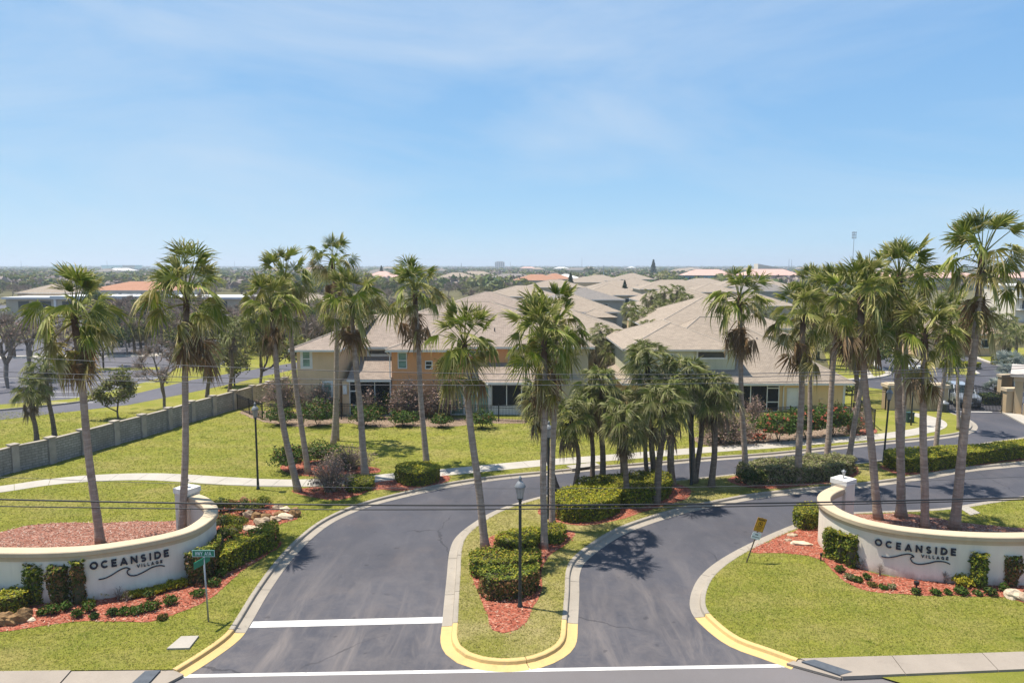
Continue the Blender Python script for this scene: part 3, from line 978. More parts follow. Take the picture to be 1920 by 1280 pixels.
# storm drain in the kerb
ro = thing('storm_drain', 'concrete storm drain inlet with dark slot in the far kerb', 'storm drain', P(1094, 875, 0))
c0 = P(1094, 874, GZ).to_2d()
ud = (P(1108, 872.5, GZ) - P(1080, 876, GZ)).to_2d().normalized()
MB().obox(c0, ud, 0.95, 0.35, 0.04, 0.19).build('lid', 'concrete', ro)
MB().obox(c0 - Vector((-ud.y, ud.x)) * 0.36, ud, 0.75, 0.02, 0.02, 0.13).build('slot', 'sign_black', ro)  # solid black strip: the shade inside the inlet is painted, nothing is hollow
# utility lid in the verge
tag(MB().prism(pp([(340, 1195), (373, 1194), (355, 1217), (313, 1218)], GZ), 0.05, GZ + 0.06).build('utility_cover', 'concrete'), 'pale concrete utility cover set in the grass near the yellow kerb', 'utility cover')
# ================================================================== FLORA TOOLS
def vnoise(p, s=1.0, o=0.0):
    return noise.noise(Vector((p[0] * s + o, p[1] * s - o, p[2] * s + 2 * o)))
def leaves(mb, pts, nrm, size, mi=0, jit=0.7, asp=0.5):
    """one small rhombic leaf per point"""
    n = len(pts)
    if n == 0:
        return
    pts = np.asarray(pts, float)
    nn = np.asarray(nrm, float) + nr.normal(0, jit, (n, 3))
    nn /= np.linalg.norm(nn, axis=1)[:, None] + 1e-9
    t = np.cross(nn, nr.normal(0, 1, (n, 3)))
    t /= np.linalg.norm(t, axis=1)[:, None] + 1e-9
    b = np.cross(nn, t)
    s = size * nr.uniform(0.6, 1.35, (n, 1))
    V = np.stack([pts - t * s, pts + b * s * asp, pts + t * s, pts - b * s * asp], 1).reshape(-1, 3)
    F = np.arange(4 * n).reshape(n, 4)
    mb.arrays(V, F, mi)

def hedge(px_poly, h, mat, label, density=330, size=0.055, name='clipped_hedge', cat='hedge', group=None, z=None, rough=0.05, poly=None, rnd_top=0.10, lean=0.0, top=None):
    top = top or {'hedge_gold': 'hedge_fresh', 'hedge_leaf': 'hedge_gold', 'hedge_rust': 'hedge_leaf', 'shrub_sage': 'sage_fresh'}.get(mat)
    """clipped hedge over a footprint: a woody core and a skin of leaves on top and sides"""
    z = GZ if z is None else z
    poly = poly if poly is not None else pp(px_poly, z)
    poly = cr(poly, 0.25, True)
    area = sum(a.x * b.y - b.x * a.y for a, b in zip(poly, poly[1:] + poly[:1])) / 2
    if area < 0:
        poly = poly[::-1]
        area = -area
    nn = normals2(poly, True)
    c = sum(poly, Vector((0, 0))) / len(poly)
    off = rnd.random() * 90
    mb = MB()
    inner = [p - n * min(0.2, 0.35 * (area / 3.14) ** 0.5) for p, n in zip(poly, nn)]
    mb.prism(inner, z - 0.02, z + h * 0.84, 1)
    per = sum((a - b).length for a, b in zip(poly, poly[1:] + poly[:1]))
    # sides
    k = int(per * h * density * 1.35)
    ls = np.cumsum([0] + [(a - b).length for a, b in zip(poly, poly[1:] + poly[:1])])
    pts, nv = [], []
    for s_ in nr.uniform(0, per, k):
        i = int(np.searchsorted(ls, s_)) - 1
        i = min(max(i, 0), len(poly) - 1)
        a, b = poly[i], poly[(i + 1) % len(poly)]
        f = (s_ - ls[i]) / max(ls[i + 1] - ls[i], 1e-6)
        p = a.lerp(b, f)
        n = nn[i].lerp(nn[(i + 1) % len(poly)], f)
        u = rnd.random() ** 0.85
        zz = u * h
        rr = max(0.0, (u - 1 + rnd_top / h) / (rnd_top / h))          # rounded shoulder
        d = -0.05 - rr * rr * rnd_top * 0.6 + lean * (u - 0.5)
        q = Vector((p.x + n.x * d, p.y + n.y * d, z + zz))
        w = vnoise(q, 2.2, off) * rough * 1.6 + vnoise(q, 7, off) * rough + rnd.gauss(0, 0.02)
        q += Vector((n.x, n.y, 0)) * w
        pts.append(q)
        nv.append((n.x, n.y, 0.35 + rr))
    # top
    bx = [min(p.x for p in poly), max(p.x for p in poly), min(p.y for p in poly), max(p.y for p in poly)]
    A = np.array([(p.x, p.y) for p in poly])
    m = int(area * density * 1.5)
    tries = nr.uniform((bx[0], bx[2]), (bx[1], bx[3]), (int(m * (bx[1] - bx[0]) * (bx[3] - bx[2]) / max(area, 0.1)), 2))
    x, y = tries[:, 0], tries[:, 1]
    ins = np.zeros(len(x), bool)
    for i in range(len(A)):
        x1, y1 = A[i]
        x2, y2 = A[(i + 1) % len(A)]
        cond = ((y1 > y) != (y2 > y)) & (x < (x2 - x1) * (y - y1) / (y2 - y1 + 1e-12) + x1)
        ins ^= cond
    for x_, y_ in tries[ins]:
        q = Vector((x_, y_, z + h))
        q.z += vnoise(q, 1.1, off) * rough * 1.6 + vnoise(q, 5, off) * rough + rnd.gauss(0, 0.025)
        if rnd.random() < 0.03:
            q.z += rnd.uniform(0.03, 0.12)
        pts.append(q)
        nv.append((0, 0, 1))
    ns = len(pts) - int(ins.sum())
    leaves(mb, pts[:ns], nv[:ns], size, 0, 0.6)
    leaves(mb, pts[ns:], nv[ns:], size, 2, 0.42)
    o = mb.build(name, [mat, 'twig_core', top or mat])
    return tag(o, label, cat, group)

def bush_mb(c, rx, ry, h, mat_n, n, size, core=True, lump=0.28, shape=2.4, hollow=0.55, stems=6):
    """loose rounded shrub: leaves through an uneven ellipsoid shell round a few stems"""
    mb = MB()
    off = rnd.random() * 90
    c = Vector(c)
    pts, nv = [], []
    for _ in range(n):
        d = Vector((rnd.gauss(0, 1), rnd.gauss(0, 1), abs(rnd.gauss(0, 1)) * 1.1 - 0.15)).normalized()
        r = (hollow + (1 - hollow) * rnd.random() ** 0.5) * (1 + lump * 1.7 * noise.noise(d * 2.1 + Vector((off, 0, 0))) + lump * 0.7 * noise.noise(d * 5 + Vector((0, off, 0))))
        q = Vector((d.x * rx * r, d.y * ry * r, h * 0.42 + d.z * h * 0.56 * r))
        if q.z < 0.03:
            q.z = rnd.uniform(0.03, 0.2)
        pts.append(c + q)
        nv.append(d)
    leaves(mb, pts, nv, size, 0, 0.8)
    for _ in range(stems):
        a = rnd.random() * 6.283
        e = c + Vector((math.cos(a) * rx * 0.5, math.sin(a) * ry * 0.5, h * rnd.uniform(0.5, 0.8)))
        m_ = c.lerp(e, 0.5) + Vector((0, 0, h * 0.1))
        mb.tube([c + Vector((rnd.gauss(0, 0.04), rnd.gauss(0, 0.04), -0.02)), m_, e], [0.02, 0.015, 0.008], 4, 1)
    if core:
        vs, fs = [], []
        for i in range(5):
            for k in range(8):
                a = k * math.pi / 4
                el = -0.3 + i * 0.45
                r = 0.58 * (1 + lump * noise.noise(Vector((math.cos(a), math.sin(a), el)) * 2.1 + Vector((off, 0, 0))))
                vs.append(c + Vector((math.cos(a) * math.cos(el) * rx * r, math.sin(a) * math.cos(el) * ry * r, max(h * 0.42 + math.sin(el) * h * 0.56 * r, 0.0))))
        for i in range(4):
            for k in range(8):
                fs.append((i * 8 + k, i * 8 + (k + 1) % 8, (i + 1) * 8 + (k + 1) % 8, (i + 1) * 8 + k))
        fs.append(tuple(32 + k for k in range(8)))
        mb.add(vs, fs, 1)
    return mb
def bush(c, rx, ry, h, mat, label, n=700, size=0.06, name='shrub', cat='shrub', group=None, **kw):
    o = bush_mb(c, rx, ry, h, mat, n, size, **kw).build(name, [mat, 'twig_core'])
    return tag(o, label, cat, group)

def twig_bush(c, rx, ry, h, label, n=170, leafn=500, leafmat='twig_leaf', size=0.05, name='bare_shrub', cat='shrub', green=0, w=0.012, twigmat='bare_twigs', group=None):
    """leafless shrub: stems that fork into fine twigs, with a few dry leaves"""
    mb = MB()
    c = Vector(c)
    tips, V, F = [], [], []
    def twig(a, b, wd):
        d = (b - a)
        s_ = d.cross(Vector((rnd.gauss(0, 1), rnd.gauss(0, 1), rnd.gauss(0, 1)))).normalized() * wd
        i = len(V)
        V.extend([a - s_, a + s_, b + s_ * 0.5, b - s_ * 0.5])
        F.append((i, i + 1, i + 2, i + 3))
    for _ in range(n):
        d = Vector((rnd.gauss(0, 1), rnd.gauss(0, 1), abs(rnd.gauss(0, 1)) * 1.1)).normalized()
        r = rnd.uniform(0.7, 1.05)
        e = c + Vector((d.x * rx * r, d.y * ry * r, h * (0.18 + 0.82 * d.z * r)))
        s0 = c + Vector((rnd.gauss(0, 0.12) * rx, rnd.gauss(0, 0.12) * ry, 0))
        m_ = s0.lerp(e, 0.55) + Vector((0, 0, 0.12 * h))
        twig(s0, m_, w * 1.3)
        twig(m_, e, w)
        for _k in range(4):
            t = s0.lerp(e, rnd.uniform(0.5, 0.95)) + Vector((0, 0, 0.07 * h))
            q = t + (d + Vector((rnd.gauss(0, .6), rnd.gauss(0, .6), rnd.gauss(0, .5)))).normalized() * rnd.uniform(0.1, 0.28) * max(rx, h)
            twig(t, q, w * 0.6)
            tips.append(q)
    mb.add(V, F, 0)
    pts = [Vector(tips[rnd.randrange(len(tips))]) + Vector((rnd.gauss(0, .07), rnd.gauss(0, .07), rnd.gauss(0, .07))) for _ in range(leafn)]
    leaves(mb, pts, [(0, 0, 1)] * len(pts), size, 1, 0.9)
    mats = [twigmat, leafmat]
    if green:
        pts = [c + Vector((rnd.gauss(0, .45) * rx, rnd.gauss(0, .45) * ry, abs(rnd.gauss(0.2, .22)) * h)) for _ in range(green)]
        leaves(mb, pts, [(0, 0, 1)] * len(pts), size * 1.25, 2, 0.8)
        mats.append('plant_leaf')
    return tag(mb.build(name, mats), label, cat, group)

# ------------------------------------------------------------------ fan palm fronds
def frond_mesh(name, mat, e0, Lp, Rb, nseg, spread, sag, fold, droop, tipdroop, seed, wseg=1.0, split=0.5, tilt=0.12, twist=0.35, hang=1.0):
    """one costapalmate fan leaf in the x-z plane: petiole, then pleated segments with drooping free tips"""
    rg = random.Random(seed)
    mb = MB()
    p, e = Vector((0, 0, 0)), e0
    pts = [p.copy()]
    for i in range(5):
        p = p + Vector((math.cos(e), 0, math.sin(e))) * Lp / 5
        e -= sag / 5
        pts.append(p.copy())
    mb.tube(pts, [0.034, 0.028, 0.022, 0.019, 0.017, 0.015], 3, 0, False, [-0.3] * 6)
    hub = p
    e -= tilt
    Fv, S, N = Vector((math.cos(e), 0, math.sin(e))), Vector((0, 1, 0)), Vector((-math.sin(e), 0, math.cos(e)))
    tw = rg.gauss(0, twist)
    S, N = (S * math.cos(tw) + N * math.sin(tw)), (N * math.cos(tw) - S * math.sin(tw))
    da = 2 * spread / nseg
    lop = rg.uniform(-0.25, 0.25)
    def pt(a, r, lift=0.0, hg=0.0):
        D = Fv * math.cos(a) + S * math.sin(a)
        q = hub + D * r - N * (fold * r * abs(math.sin(a * 0.8)) ** 1.5) + N * lift
        q.z -= droop * r * r / Rb
        x = max(0.0, r / Rb - split * 0.9)
        q.z -= hg * x * x * Rb * 2.6
        q += (hub - q) * min(0.35, hg * x * x * 0.5)
        return q
    for i in range(nseg):
        if rg.random() < 0.04:
            continue
        a = -spread + (i + 0.5) * da + rg.gauss(0, 0.025)
        Ri = Rb * (0.70 + 0.30 * math.cos(a * 0.62 + lop)) * rg.uniform(0.86, 1.08)
        hg = tipdroop * rg.uniform(0.3, 1.7)
        h_ = da * 0.5 * wseg
        kink = rg.gauss(0, 0.06)
        r1, r2, r3 = Ri * split, Ri * (split + (1 - split) * 0.55), Ri
        vs = [pt(a, 0.02), pt(a - h_, r1, -0.03, hg), pt(a, r1, 0.03, hg), pt(a + h_, r1, -0.03, hg),
              pt(a + kink - h_ * 0.42, r2, -0.015, hg), pt(a + kink, r2, 0.015, hg), pt(a + kink + h_ * 0.42, r2, -0.015, hg),
              pt(a + kink * 2.2, r3, 0, hg)]
        fs = [(0, 1, 2), (0, 2, 3), (1, 4, 5, 2), (2, 5, 6, 3), (4, 7, 5), (5, 7, 6)]
        k = rg.uniform(-0.08, 0.12)
        mb.add(vs, fs, 0, [0, split + k, split + k, split + k, (split + 1) / 2 + .05 + k, (split + 1) / 2 + .05 + k, (split + 1) / 2 + .05 + k, 1.0 + k])
    return mb.mesh(name, mat, attr=True)

WASH, SABAL, SILVER = [], [], []
rgf = random.Random(5)
for k, el in enumerate((86, 74, 62, 50, 38, 26, 14, 2, -12, -28)):
    for v in range(3):
        m = 'frond_green' if el > 30 or v == 0 or (v == 1 and el > 0) else 'frond_olive'
        up = el > 45
        WASH.append((el, frond_mesh('fan_frond', m, R(el), rgf.uniform(0.92, 1.25) * (0.95 if el > 70 else 1), rgf.uniform(0.80, 0.98), 20, R(rgf.uniform(85, 118)) if not el > 70 else R(70), R(8 if up else rgf.uniform(15, 32)), rgf.uniform(0.05, 0.3), 0.04 if up else rgf.uniform(0.06, 0.22),
                                            rgf.uniform(0.03, 0.16) if up else rgf.uniform(0.25, 0.8), 100 + k * 7 + v, 0.80, rgf.uniform(0.32, 0.46), R(rgf.uniform(-10, 18) if up else rgf.uniform(2, 50)), 0.55)))
WASH_DEAD = [(el, frond_mesh('fan_frond', 'frond_dead' if v else 'frond_olive', R(el), rgf.uniform(0.6, 0.95), 0.92, 18, R(85), R(25), 0.6, 0.25, 0.6, 300 + v + el, 1.0, 0.45, R(30), 0.5)) for el in (-35, -50, -64) for v in (0, 1, 2)]
for k, el in enumerate((88, 74, 60, 46, 32, 18, 4, -12, -28)):
    for v in range(3):
        m = 'sabal_green' if el > 20 or v < 2 else 'sabal_olive'
        SABAL.append((el, frond_mesh('fan_frond', m, R(el), rgf.uniform(0.75, 1.05), rgf.uniform(0.78, 0.95), 20, R(rgf.uniform(90, 120)), R(rgf.uniform(18, 38)), rgf.uniform(0.15, 0.4), rgf.uniform(0.05, 0.2), rgf.uniform(0.12, 0.5), 500 + k * 7 + v, 0.72, 0.28, R(rgf.uniform(0, 25)), 0.4)))
SABAL_DEAD = [(el, frond_mesh('fan_frond', 'sabal_dead' if v else 'sabal_olive', R(el), 0.75, 0.8, 15, R(90), R(25), 0.6, 0.3, 0.6, 700 + v + el, 0.7, 0.3, R(15), 0.4)) for el in (-42, -60) for v in (0, 1, 2)]
for k, el in enumerate((80, 62, 44, 26, 8, -10)):
    SILVER.append((el, frond_mesh('fan_frond', 'silver_frond', R(el), 0.9, 1.0, 16, R(115), R(14), 0.25, 0.06, 0.1, 900 + k)))

def palm(base, hub, label, kind='wash', n=34, scale=1.0, r0=0.24, r1=0.15, dead=8, group=None, bend=0.0, name='fan_palm', lowest=-34, cat='palm tree', boots=True, skirt=0.75, seed=None, foot=0.25):
    rg = random.Random(seed if seed is not None else int(abs(base[0] * 131 + base[1] * 17)) + n)
    base, hub = Vector(base), Vector(hub)
    root = thing(name, label, cat, base, 0, group)
    H = (hub - base).length
    r0, r1 = (r0 * 0.72, r1 * 0.68) if kind == 'wash' else (r0 * 0.85, r1 * 0.82)
    mb = MB()
    pts, rad, at = [], [], []
    steps = 26
    side = Vector((hub.y - base.y, base.x - hub.x, 0))
    lean = hub - base
    for i in range(steps + 1):
        f = i / steps
        # trunks rise steeper towards the top: the lean is taken low down, with an optional bow
        p = Vector((base.x + lean.x * (f * (1.25 - 0.25 * f)), base.y + lean.y * (f * (1.25 - 0.25 * f)), base.z + lean.z * f))
        p.x += bend * math.sin(math.pi * f) + 0.03 * math.sin(f * 9 + base.x)
        flare = foot * math.exp(-f * H / 0.3) + 0.12 * math.exp(-f * H / 1.6)
        r = (r0 + (r1 - r0) * f) * (1 + flare) * (1 + 0.035 * math.sin(i * 2.4))
        if boots and f > 0.9:
            r *= 1.08
        pts.append(p); rad.append(r); at.append(f)
    pts.append(pts[-1] + Vector((0, 0, 0.30))); rad.append(r1 * 0.45); at.append(1.0)
    mb.tube(pts, rad, 10, 0, True, at)
    mb.build('trunk', 'palm_trunk' if kind == 'wash' else 'sabal_trunk', root, smooth=True, attr=True)
    live = {'wash': WASH, 'sabal': SABAL, 'silver': SILVER}[kind]
    dd = {'wash': WASH_DEAD, 'sabal': SABAL_DEAD, 'silver': SILVER}[kind]
    top = pts[-2] - base
    az = rg.random() * 6.28
    laz, lam = rg.random() * 6.28, rg.uniform(4, 14)      # every crown leans its own way
    for k in range(n):
        f = (k + 0.5) / n
        el = 90 - (90 - lowest) * f ** 1.1 + rg.gauss(0, 13) + lam * math.cos(az - laz)
        az += 2.39996 + rg.gauss(0, 0.25)
        cands = sorted(live, key=lambda q: abs(q[0] - el))[:5]
        me = cands[rg.randrange(len(cands))][1]
        s_ = scale * rg.uniform(0.72, 1.12)
        dz = 0.32 - skirt * 0.6 * f * scale
        o = link('frond', me, root, top + Vector((math.cos(az) * r1 * 0.6, math.sin(az) * r1 * 0.6, dz)), az, s_)
        o.rotation_euler = (rg.gauss(0, 0.22), rg.gauss(0, 0.1), az)
    for k in range(dead):
        az += 2.39996 + rg.gauss(0, 0.4)
        me = dd[rg.randrange(len(dd))][1]
        o = link('frond', me, root, top + Vector((math.cos(az) * r1 * 0.8, math.sin(az) * r1 * 0.8, -skirt * scale * rg.uniform(0.6, 1.5))), az, scale * rg.uniform(0.7, 1.0))
        o.rotation_euler = (rg.gauss(0, 0.2), rg.gauss(0, 0.12), az)
    return root

# ------------------------------------------------------------------ broad-leaved and bare trees
def tree_meshes(seed, h, spread, leaf_n, leaf_size, leafmat, bark='bark', twigs=260, twigmat='bare_twigs', trunk_f=0.25, clumps=26, levels=3, up=0.55):
    rg = random.Random(seed)
    tk, cr_ = MB(), MB()
    tips = []
    V, F = [], []
    def limb(a, d, ln, r, lev):
        b = a + d * ln
        m_ = a.lerp(b, 0.5) + Vector((rg.gauss(0, .06), rg.gauss(0, .06), rg.gauss(0, .03))) * ln
        tk.tube([a, m_, b], [r, r * 0.82, r * 0.6], 6 if lev < 2 else 4, 0, False)
        if lev >= levels:
            tips.append((b, d))
            return
        for _ in range(rg.choice((2, 3, 3)) if lev else 4):
            dd_ = (d + Vector((rg.gauss(0, .6), rg.gauss(0, .6), rg.gauss(0.12, .35) * up * 2))).normalized()
            limb(b if rg.random() < .7 else m_, dd_, ln * rg.uniform(0.62, 0.85), r * 0.58, lev + 1)
    limb(Vector((0, 0, -0.05)), Vector((rg.gauss(0, .06), rg.gauss(0, .06), 1)).normalized(), h * trunk_f, h * 0.019, 0)
    zmax = max(t[0].z for t in tips)
    rmax = max(max(abs(t[0].x), abs(t[0].y)) for t in tips)
    kz, kr = h * 0.93 / zmax, spread / rmax
    # scale everything to the wanted size
    tk.v = [(x * (kr if z > h * trunk_f * 0.9 else 1 + (kr - 1) * max(0, z) / (h * trunk_f)), y * (kr if z > h * trunk_f * 0.9 else 1 + (kr - 1) * max(0, z) / (h * trunk_f)), z * kz) for x, y, z in tk.v]
    tips = [(Vector((b.x * kr, b.y * kr, b.z * kz)), d) for b, d in tips]
    for _ in range(twigs):
        b, d = tips[rg.randrange(len(tips))]
        q = b + (d + Vector((rg.gauss(0, .7), rg.gauss(0, .7), rg.gauss(.1, .6)))).normalized() * rg.uniform(0.12, 0.3) * spread
        s_ = (q - b).cross(Vector((rg.gauss(0, 1), rg.gauss(0, 1), rg.gauss(0, 1)))).normalized() * 0.013
        i = len(V)
        V += [b - s_, b + s_, q + s_ * 0.4, q - s_ * 0.4]
        F.append((i, i + 1, i + 2, i + 3))
        for _k in range(2):
            t = b.lerp(q, rg.uniform(0.3, 0.9))
            w = t + (q - b).normalized().lerp(Vector((rg.gauss(0, 1), rg.gauss(0, 1), rg.gauss(0, 1))).normalized(), .5) * spread * 0.13
            i = len(V)
            V += [t - s_ * .6, t + s_ * .6, w + s_ * .3, w - s_ * .3]
            F.append((i, i + 1, i + 2, i + 3))
    if V:
        cr_.add(V, F, 1)
    if leaf_n:
        pts, nv = [], []
        per = max(1, leaf_n // clumps)
        for _ in range(clumps):
            b, d = tips[rg.randrange(len(tips))]
            rr = spread * rg.uniform(0.16, 0.34)
            for _k in range(per):
                q = Vector((rg.gauss(0, 1), rg.gauss(0, 1), rg.gauss(0, .75)))
                q = q.normalized() * rr * rg.random() ** 0.4
                pts.append(b + q)
                nv.append(q.normalized() + Vector((0, 0, 0.4)))
        leaves(cr_, pts, nv, leaf_size, 0, 0.7, 0.6)
    return tk.mesh('trunk', bark, smooth=True), cr_.mesh('crown', [leafmat, twigmat])
def tree(meshes, loc, label, name='tree', cat='tree', group=None, s=1.0, rz=None):
    root = thing(name, label, cat, loc, rnd.random() * 6.28 if rz is None else rz, group)
    link('trunk', meshes[0], root, s=s)
    link('crown', meshes[1], root, s=s)
    return root
def rock(c, sx, sy, sz, mat, label, seed, rz=0.0, group=None, name='rock', cat='rock'):
    mb = MB()
    n, m = 12, 8
    vs, fs = [], []
    for i in range(m + 1):
        th = math.pi * i / m
        for k in range(n):
            a = 2 * math.pi * k / n
            d = Vector((math.sin(th) * math.cos(a), math.sin(th) * math.sin(a), math.cos(th)))
            r = 1 + 0.38 * noise.noise(d * 1.4 + Vector((seed * 3.1, 0, 0))) + 0.22 * noise.noise(d * 3.3 + Vector((0, seed, 0)))
            r = round(r * 9) / 9 * 0.5 + r * 0.5
            x, y = d.x * r * sx, d.y * r * sy
            vs.append((c[0] + x * math.cos(rz) - y * math.sin(rz), c[1] + x * math.sin(rz) + y * math.cos(rz), c[2] + d.z * r * sz + sz * 0.45))
    for i in range(m):
        for k in range(n):
            fs.append((i * n + k, (i + 1) * n + k, (i + 1) * n + (k + 1) % n, i * n + (k + 1) % n))
    mb.add(vs, fs)
    return tag(mb.build(name, mat), label, cat, group)
# ================================================================== LETTERS
def arc(cx, cy, rx, ry, a0, a1, n=14):
    return [(cx + rx * math.cos(R(a0 + (a1 - a0) * i / n)), cy + ry * math.sin(R(a0 + (a1 - a0) * i / n))) for i in range(n + 1)]
GLYPH = {
    'O': (1.06, [arc(.53, .5, .43, .40, 90, 450, 24)]), 'C': (0.95, [arc(.50, .5, .40, .40, 45, 315, 18)]),
    'E': (0.74, [[(.12, 0), (.12, 1)], [(.12, .9), (.70, .9)], [(.12, .5), (.64, .5)], [(.12, .1), (.70, .1)]]),
    'A': (1.0, [[(.08, 0), (.50, .96)], [(.92, 0), (.50, .96)], [(.24, .27), (.76, .27)]]),
    'N': (0.94, [[(.12, 0), (.12, 1)], [(.14, .92), (.80, .08)], [(.82, 0), (.82, 1)]]),
    'S': (0.76, [arc(.38, .70, .25, .20, 35, 270, 12) + arc(.38, .30, .27, .20, 90, -145, 12)]),
    'I': (0.30, [[(.15, 0), (.15, 1)]]), 'L': (0.68, [[(.12, 0), (.12, 1)], [(.12, .1), (.66, .1)]]),
    'D': (0.92, [[(.12, 0), (.12, 1)], [(.12, .9), (.40, .9)] + arc(.40, .5, .42, .40, 90, -90, 12) + [(.12, .1)]]),
    'V': (0.92, [[(.06, 1), (.46, .04)], [(.86, 1), (.46, .04)]]),
    'G': (1.0, [arc(.50, .5, .40, .40, 45, 345, 18), [(.90, .42), (.54, .42)]]),
    'H': (0.78, [[(.12, 0), (.12, 1)], [(.66, 0), (.66, 1)], [(.12, .5), (.66, .5)]]),
    'W': (1.15, [[(.05, 1), (.32, .04)], [(.32, .04), (.57, .92)], [(.57, .92), (.83, .04)], [(.83, .04), (1.1, 1)]]),
    'Y': (0.8, [[(.04, 1), (.40, .48)], [(.76, 1), (.40, .48)], [(.40, .5), (.40, 0)]]),
    '1': (0.5, [[(.30, 0), (.30, 1)], [(.30, .94), (.08, .74)]]), 'R': (0.78, [[(.12, 0), (.12, 1)], [(.12, .92), (.40, .92)] + arc(.40, .70, .24, .22, 90, -90, 8) + [(.12, .48)], [(.36, .48), (.68, 0)]]),
    ' ': (0.5, []),
}
def ribbon(line, w):
    """outline strip of a polyline, mitred"""
    pts = [Vector(p) for p in line]
    closed = (pts[0] - pts[-1]).length < 1e-3
    if closed:
        pts = pts[:-1]
    nn = normals2(pts, closed)
    out = [(p + n * w / 2, p - n * w / 2) for p, n in zip(pts, nn)]
    if closed:
        out.append(out[0])
    return out
def glyph_mb(ch, h, w, depth, place, x0=0.0, xs=1.0):
    """place(u, v, d) -> world point; letters are real solids standing proud by DEPTH"""
    mb = MB()
    for k, line in enumerate(GLYPH[ch][1]):
        rb = ribbon(line, w)
        d = depth + 0.0012 * k
        vs, fs = [], []
        for a, b in rb:
            for q in (a, b):
                vs.append(place(x0 + q.x * h * xs, q.y * h, 0.0))
                vs.append(place(x0 + q.x * h * xs, q.y * h, d))
        for i in range(len(rb) - 1):
            a, b = i * 4, (i + 1) * 4
            fs += [(a + 1, a + 3, b + 3, b + 1), (a, a + 1, b + 1, b), (a + 3, a + 2, b + 2, b + 3)]
        e = (len(rb) - 1) * 4
        fs += [(0, 2, 3, 1), (e, e + 1, e + 3, e + 2)]
        mb.add(vs, fs)
    return mb
def flat_text(text, h, w, depth, origin, ux, nrm, mat, parent, name='lettering', xs=0.8, uz=(0, 0, 1), local=False):
    ux, nrm, uz, origin = Vector(ux).normalized(), Vector(nrm).normalized(), Vector(uz).normalized(), Vector(origin)
    tot = sum(GLYPH[c][0] + 0.10 for c in text) * h * xs
    x = -tot / 2
    mb = MB()
    for c in text:
        g = glyph_mb(c, h, w, depth, lambda u, v, d: origin + ux * u + uz * v + nrm * d, x, xs)
        mb.add(g.v, g.f)
        x += (GLYPH[c][0] + 0.10) * h * xs
    return mb.build(name, mat, parent, local=local)

# ================================================================== CURVED ENTRANCE WALLS
CAP_TOP = 2.02
def entrance_wall(base_px, pillar_px, label, ox, ex, flip, pil_h):
    pts = cr(pp(base_px, GZ), 0.15)
    pts = resample(pts, 0.15)
    nn = normals2(pts)
    root = thing('entrance_wall', label, 'sign wall', (*(sum(pts, Vector((0, 0))) / len(pts)), GZ))
    def sweep(name, prof, mat):
        m = len(prof)
        vs, fs = [], []
        for p, n in zip(pts, nn):
            vs += [(p.x + n.x * d, p.y + n.y * d, z) for d, z in prof]
        for q in range(len(pts) - 1):
            for k in range(m):
                fs.append((q * m + k, q * m + (k + 1) % m, (q + 1) * m + (k + 1) % m, (q + 1) * m + k)[::-1])
        fs += [tuple(range(m)), tuple((len(pts) - 1) * m + k for k in reversed(range(m)))]
        return MB().add(vs, fs).build(name, mat, root)
    sweep('wall_body', [(0, GZ - 0.1), (0, 1.68), (-0.34, 1.68), (-0.34, GZ - 0.1)], 'white_stucco')
    sweep('trim_band', [(0.035, 1.682), (0.045, 1.825), (-0.385, 1.825), (-0.375, 1.682)], 'cream_stucco')
    sweep('cap', [(0.085, 1.827), (0.10, 1.845), (0.10, CAP_TOP - 0.03), (0.075, CAP_TOP), (-0.415, CAP_TOP), (-0.44, CAP_TOP - 0.03), (-0.44, 1.845), (-0.425, 1.827)], 'cream_stucco')
    # pillar at the road end
    pc = P(*pillar_px, GZ).to_2d()
    ux = (pts[1] - pts[0]).normalized() if flip else (pts[-1] - pts[-2]).normalized()
    pm = MB()
    pm.obox(pc, ux, 0.36, 0.36, GZ - 0.05, pil_h - 0.22)
    pil = pm.build('pillar', 'white_stucco', root)
    MB().obox(pc, ux, 0.40, 0.40, pil_h - 0.22, pil_h).build('pillar_cap', 'white_trim', pil)
    ln = MB().lathe([(0.06, 0), (0.06, 0.02), (0.02, 0.05), (0.02, 0.12)], (pc.x, pc.y, pil_h), 10)
    lo = ln.build('lantern', 'lamp_cap', root)
    MB().lathe([(0.045, 0.12), (0.085, 0.30)], (pc.x, pc.y, pil_h), 8).build('lantern_glass', 'lamp_glass', lo)
    MB().lathe([(0.11, 0.302), (0.10, 0.33), (0.05, 0.38), (0.015, 0.40), (0.015, 0.44)], (pc.x, pc.y, pil_h), 10).build('lantern_cap', 'lamp_cap', lo)
    # arc length by picture column, on the front that faces the road
    L_ = [0.0]
    for a, b in zip(pts[:-1], pts[1:]):
        L_.append(L_[-1] + (b - a).length)
    def at(s):
        i = min(max(int(np.searchsorted(L_, s)) - 1, 0), len(pts) - 2)
        f = (s - L_[i]) / (L_[i + 1] - L_[i])
        return pts[i].lerp(pts[i + 1], f), nn[i].lerp(nn[i + 1], f).normalized()
    def s_of(px, z=1.2):
        best = None
        for k in range(int(L_[-1] / 0.02)):
            s = k * 0.02
            p, n = at(s)
            if n.y > -0.25:
                continue
            e = abs(proj((p.x, p.y, z))[0] - px)
            if best is None or e < best[0]:
                best = (e, s)
        return best[1]
    def place0(s, z, d):
        p, n = at(s)
        return Vector((p.x + n.x * (d + 0.004), p.y + n.y * (d + 0.004), z))
    return root, at, s_of, place0

